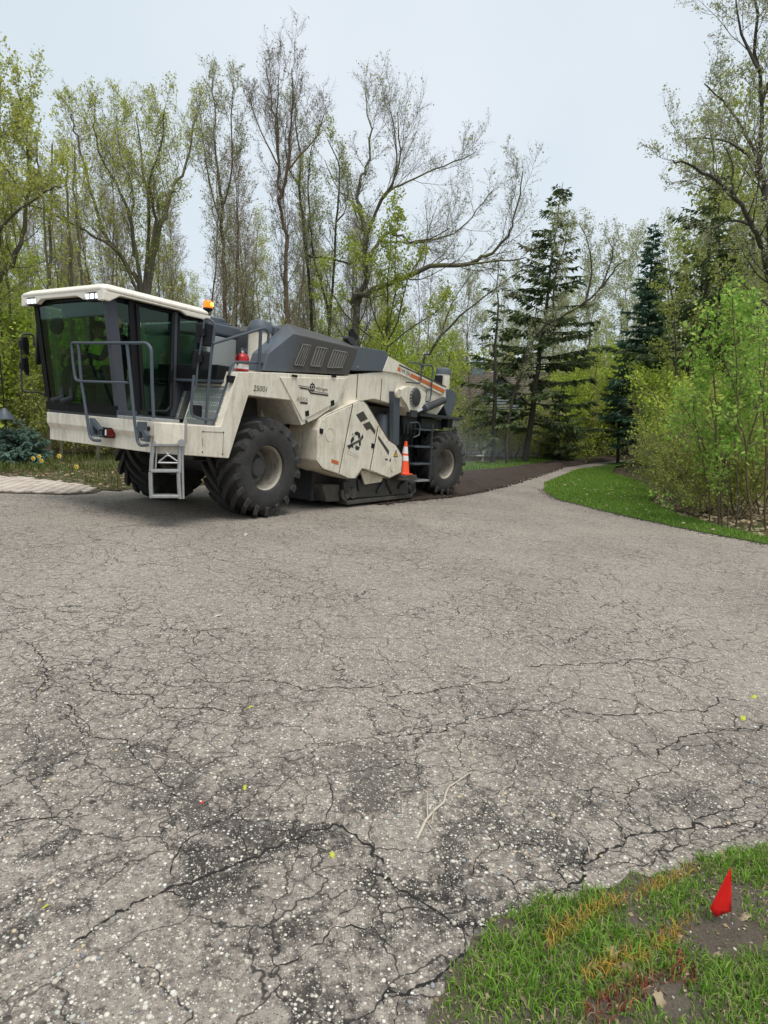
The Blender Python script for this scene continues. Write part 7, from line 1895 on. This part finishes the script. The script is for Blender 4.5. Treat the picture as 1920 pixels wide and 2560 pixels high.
for pts, lift in (([(182, 272), (205, 305), (228, 336)], .004), ([(188, 262), (186, 215), (188, 180)], .02), ([(180, 275), (150, 262), (136, 250)], .006), ([(205, 285), (215, 245), (212, 215)], .012)):
    P_ = rel(on_road(q6, pts, .005)); P_ = [(p[0], p[1], p[2] + lift * i) for i, p in enumerate(P_)]
    m = MB(); m.tube(P_, .0028, 6, r1=.001); m.build('side_twig', 'stick_wood', SK, 0, 60)
for k, (zf, pts, lab) in enumerate(((q7, [(668, 228), (690, 232), (718, 242)], 'short dark twig lying left of centre on the asphalt'), (q6, [(884, 380), (886, 410)], 'tiny pale twig standing near the long crack'))):
    W = on_road(zf, pts, .004); m = MB(); m.tube([Vector(p) - Vector(W[0]) for p in W], .0035, 6, r1=.0018); o = m.build('twig_piece', 'stick_wood', None, 0, 60); o.location = W[0]; tag(o, lab, 'twig')

def leaf_obj(name, px, size, mat, lab, rz, kind='oak', zfun=None, grp=None, tilt=.25):
    w = G(*px); z = zfun(np.array([w.x]), np.array([w.y]))[0] if zfun else float(road_h(w.x, w.y))
    r = np.random.RandomState(int(px[0])); out = []; n = 22
    for i in range(n):
        a = 2 * PI * i / n; rr_ = size * .8 * (1 + (.22 if kind == 'oak' else .2) * math.cos(a * (7 if kind == 'oak' else 3)) + .1 * r.randn())
        x, y = rr_ * math.cos(a) * 1.25, rr_ * math.sin(a) * .8; out.append((x, y, .35 * size * math.sin(x / size * 2.0) + .25 * size * (y / size) ** 2))
    m = MB(); m.add([(0, 0, .05 * size)] + out, [(0, 1 + i, 1 + (i + 1) % n) for i in range(n)]); o = m.build(name, mat, None, 0, 60)
    o.location = (w.x, w.y, z + .25 * size); o.rotation_euler = (tilt * r.randn(), tilt * r.randn(), rz); tag(o, lab, 'leaf', grp)
    sd = o.modifiers.new('th', 'SOLIDIFY'); sd.thickness = .0006
flat('leaf_tan', (0.38, 0.30, 0.19), 0.8, bump=.5, bscale=180, var=.4); flat('leaf_brown', (0.26, 0.19, 0.13), 0.85, bump=.5, bscale=180, var=.4); flat('leaf_pink', (0.42, 0.26, 0.18), .8, var=.3); flat('catkin_green', (0.50, 0.53, 0.07), 0.8, var=.4); flat('petal_white', (0.72, 0.68, 0.60), .8, var=.3); flat('scrap_red', (0.6, .05, .04), .6)
for z_, p, s, mt, lab, rz in ((q6, (970, 888), .032, 'leaf_tan', 'large tan oak leaf curled in the middle of the corner lawn', .6), (q6, (1190, 1105), .026, 'leaf_tan', 'pale lobed leaf on bare soil near the bottom edge', 2.0), (q6, (1040, 975), .026, 'leaf_brown', 'brown leaf among orange painted grass', 1.0), (q6, (610, 1098), .020, 'leaf_brown', 'brown leaf in the dense grass at the bottom edge', 2.6), (q6, (1425, 890), .018, 'leaf_tan', 'narrow tan leaf on soil below the red flag', -.5), (q6, (1555, 728), .022, 'leaf_tan', 'pale leaf right of the red flag', .2), (q6, (1265, 815), .020, 'leaf_pink', 'pinkish leaf beside the orange painted tuft', .3), (q6, (715, 835), .018, 'leaf_pink', 'pinkish leaf at the end of the orange paint line', 1.3), (q6, (1460, 425), .024, 'leaf_tan', 'pale leaf where lawn meets asphalt behind the flag', 1.9)):
    leaf_obj('dead_leaf', z_(*p), s, mt, lab, rz, zfun=lawn_z)
for z_, p, s, mt, lab, rz, nm in ((q7, (1080, 15), .016, 'catkin_green', 'yellow-green catkin scrap in the middle of the asphalt', .3, 'catkin'), (q7, (1057, 370), .015, 'catkin_green', 'yellow-green catkin scrap left of the stick', 1.3, 'catkin'), (q7, (195, 880), .010, 'catkin_green', 'small yellow scrap near the left edge of the asphalt', .4, 'catkin'), (q7, (1435, 660), .014, 'catkin_green', 'faded catkin beside the long left crack', 2.2, 'catkin'), (qR, (1597, 938), .022, 'catkin_green', 'upper yellow catkin at the right side of the asphalt', .3, 'catkin'), (qR, (1550, 1033), .024, 'catkin_green', 'lower yellow catkin at the right side of the asphalt', 1.0, 'catkin'),
        (qL, (938, 590), .026, 'petal_white', 'small white leaf on the asphalt in front of the machine', .3, 'pale_leaf'), (qL, (1060, 240), .032, 'petal_white', 'white scrap on the asphalt just ahead of the front tyre', .9, 'pale_leaf'), (q7, (872, 432), .009, 'scrap_red', 'tiny red scrap on the asphalt left of centre', .5, 'red_scrap')):
    leaf_obj(nm, z_(*p), s, mt, lab, rz, 'oak', tilt=.1)

# ================================================================== dust behind the rear wheel
m, nt = newmat('dust'); t = NT(nt)
co = t.coord(); n1 = t.noise(co, 1.3, 4, .6)
ln = t.n('VectorMath', operation='LENGTH'); t.l(co, ln.inputs[0])
fall = t.ramp(ln.outputs['Value'], [(0.15, 1.0), (1.0, 0.0)])
dens = t.math('MULTIPLY', t.math('MULTIPLY', fall, t.ramp(n1, [(0.35, 0.0), (0.7, 1.0)])), 0.11)
pv = t.n('VolumePrincipled'); pv.inputs['Color'].default_value = (0.86, 0.88, 0.92, 1); t.l(dens, pv.inputs['Density']); pv.inputs['Anisotropy'].default_value = .2
t.out(None, pv.outputs[0])
m = MB(); m.lathe([(0, -1)] + [(math.sin(PI * k / 10), -math.cos(PI * k / 10)) for k in range(1, 10)] + [(0, 1)], (0, 0, 0), (0, 0, 1), 20)
du = m.build('dust_cloud', 'dust'); p = MO + _a * 8.6 + _l * 1.0; du.location = (p[0] - .2, p[1] + .8, p[2] + .95); du.scale = (2.6, 3.4, 1.15)
tag(du, 'thin pale dust hanging behind the rear wheel', 'dust', kind='stuff')
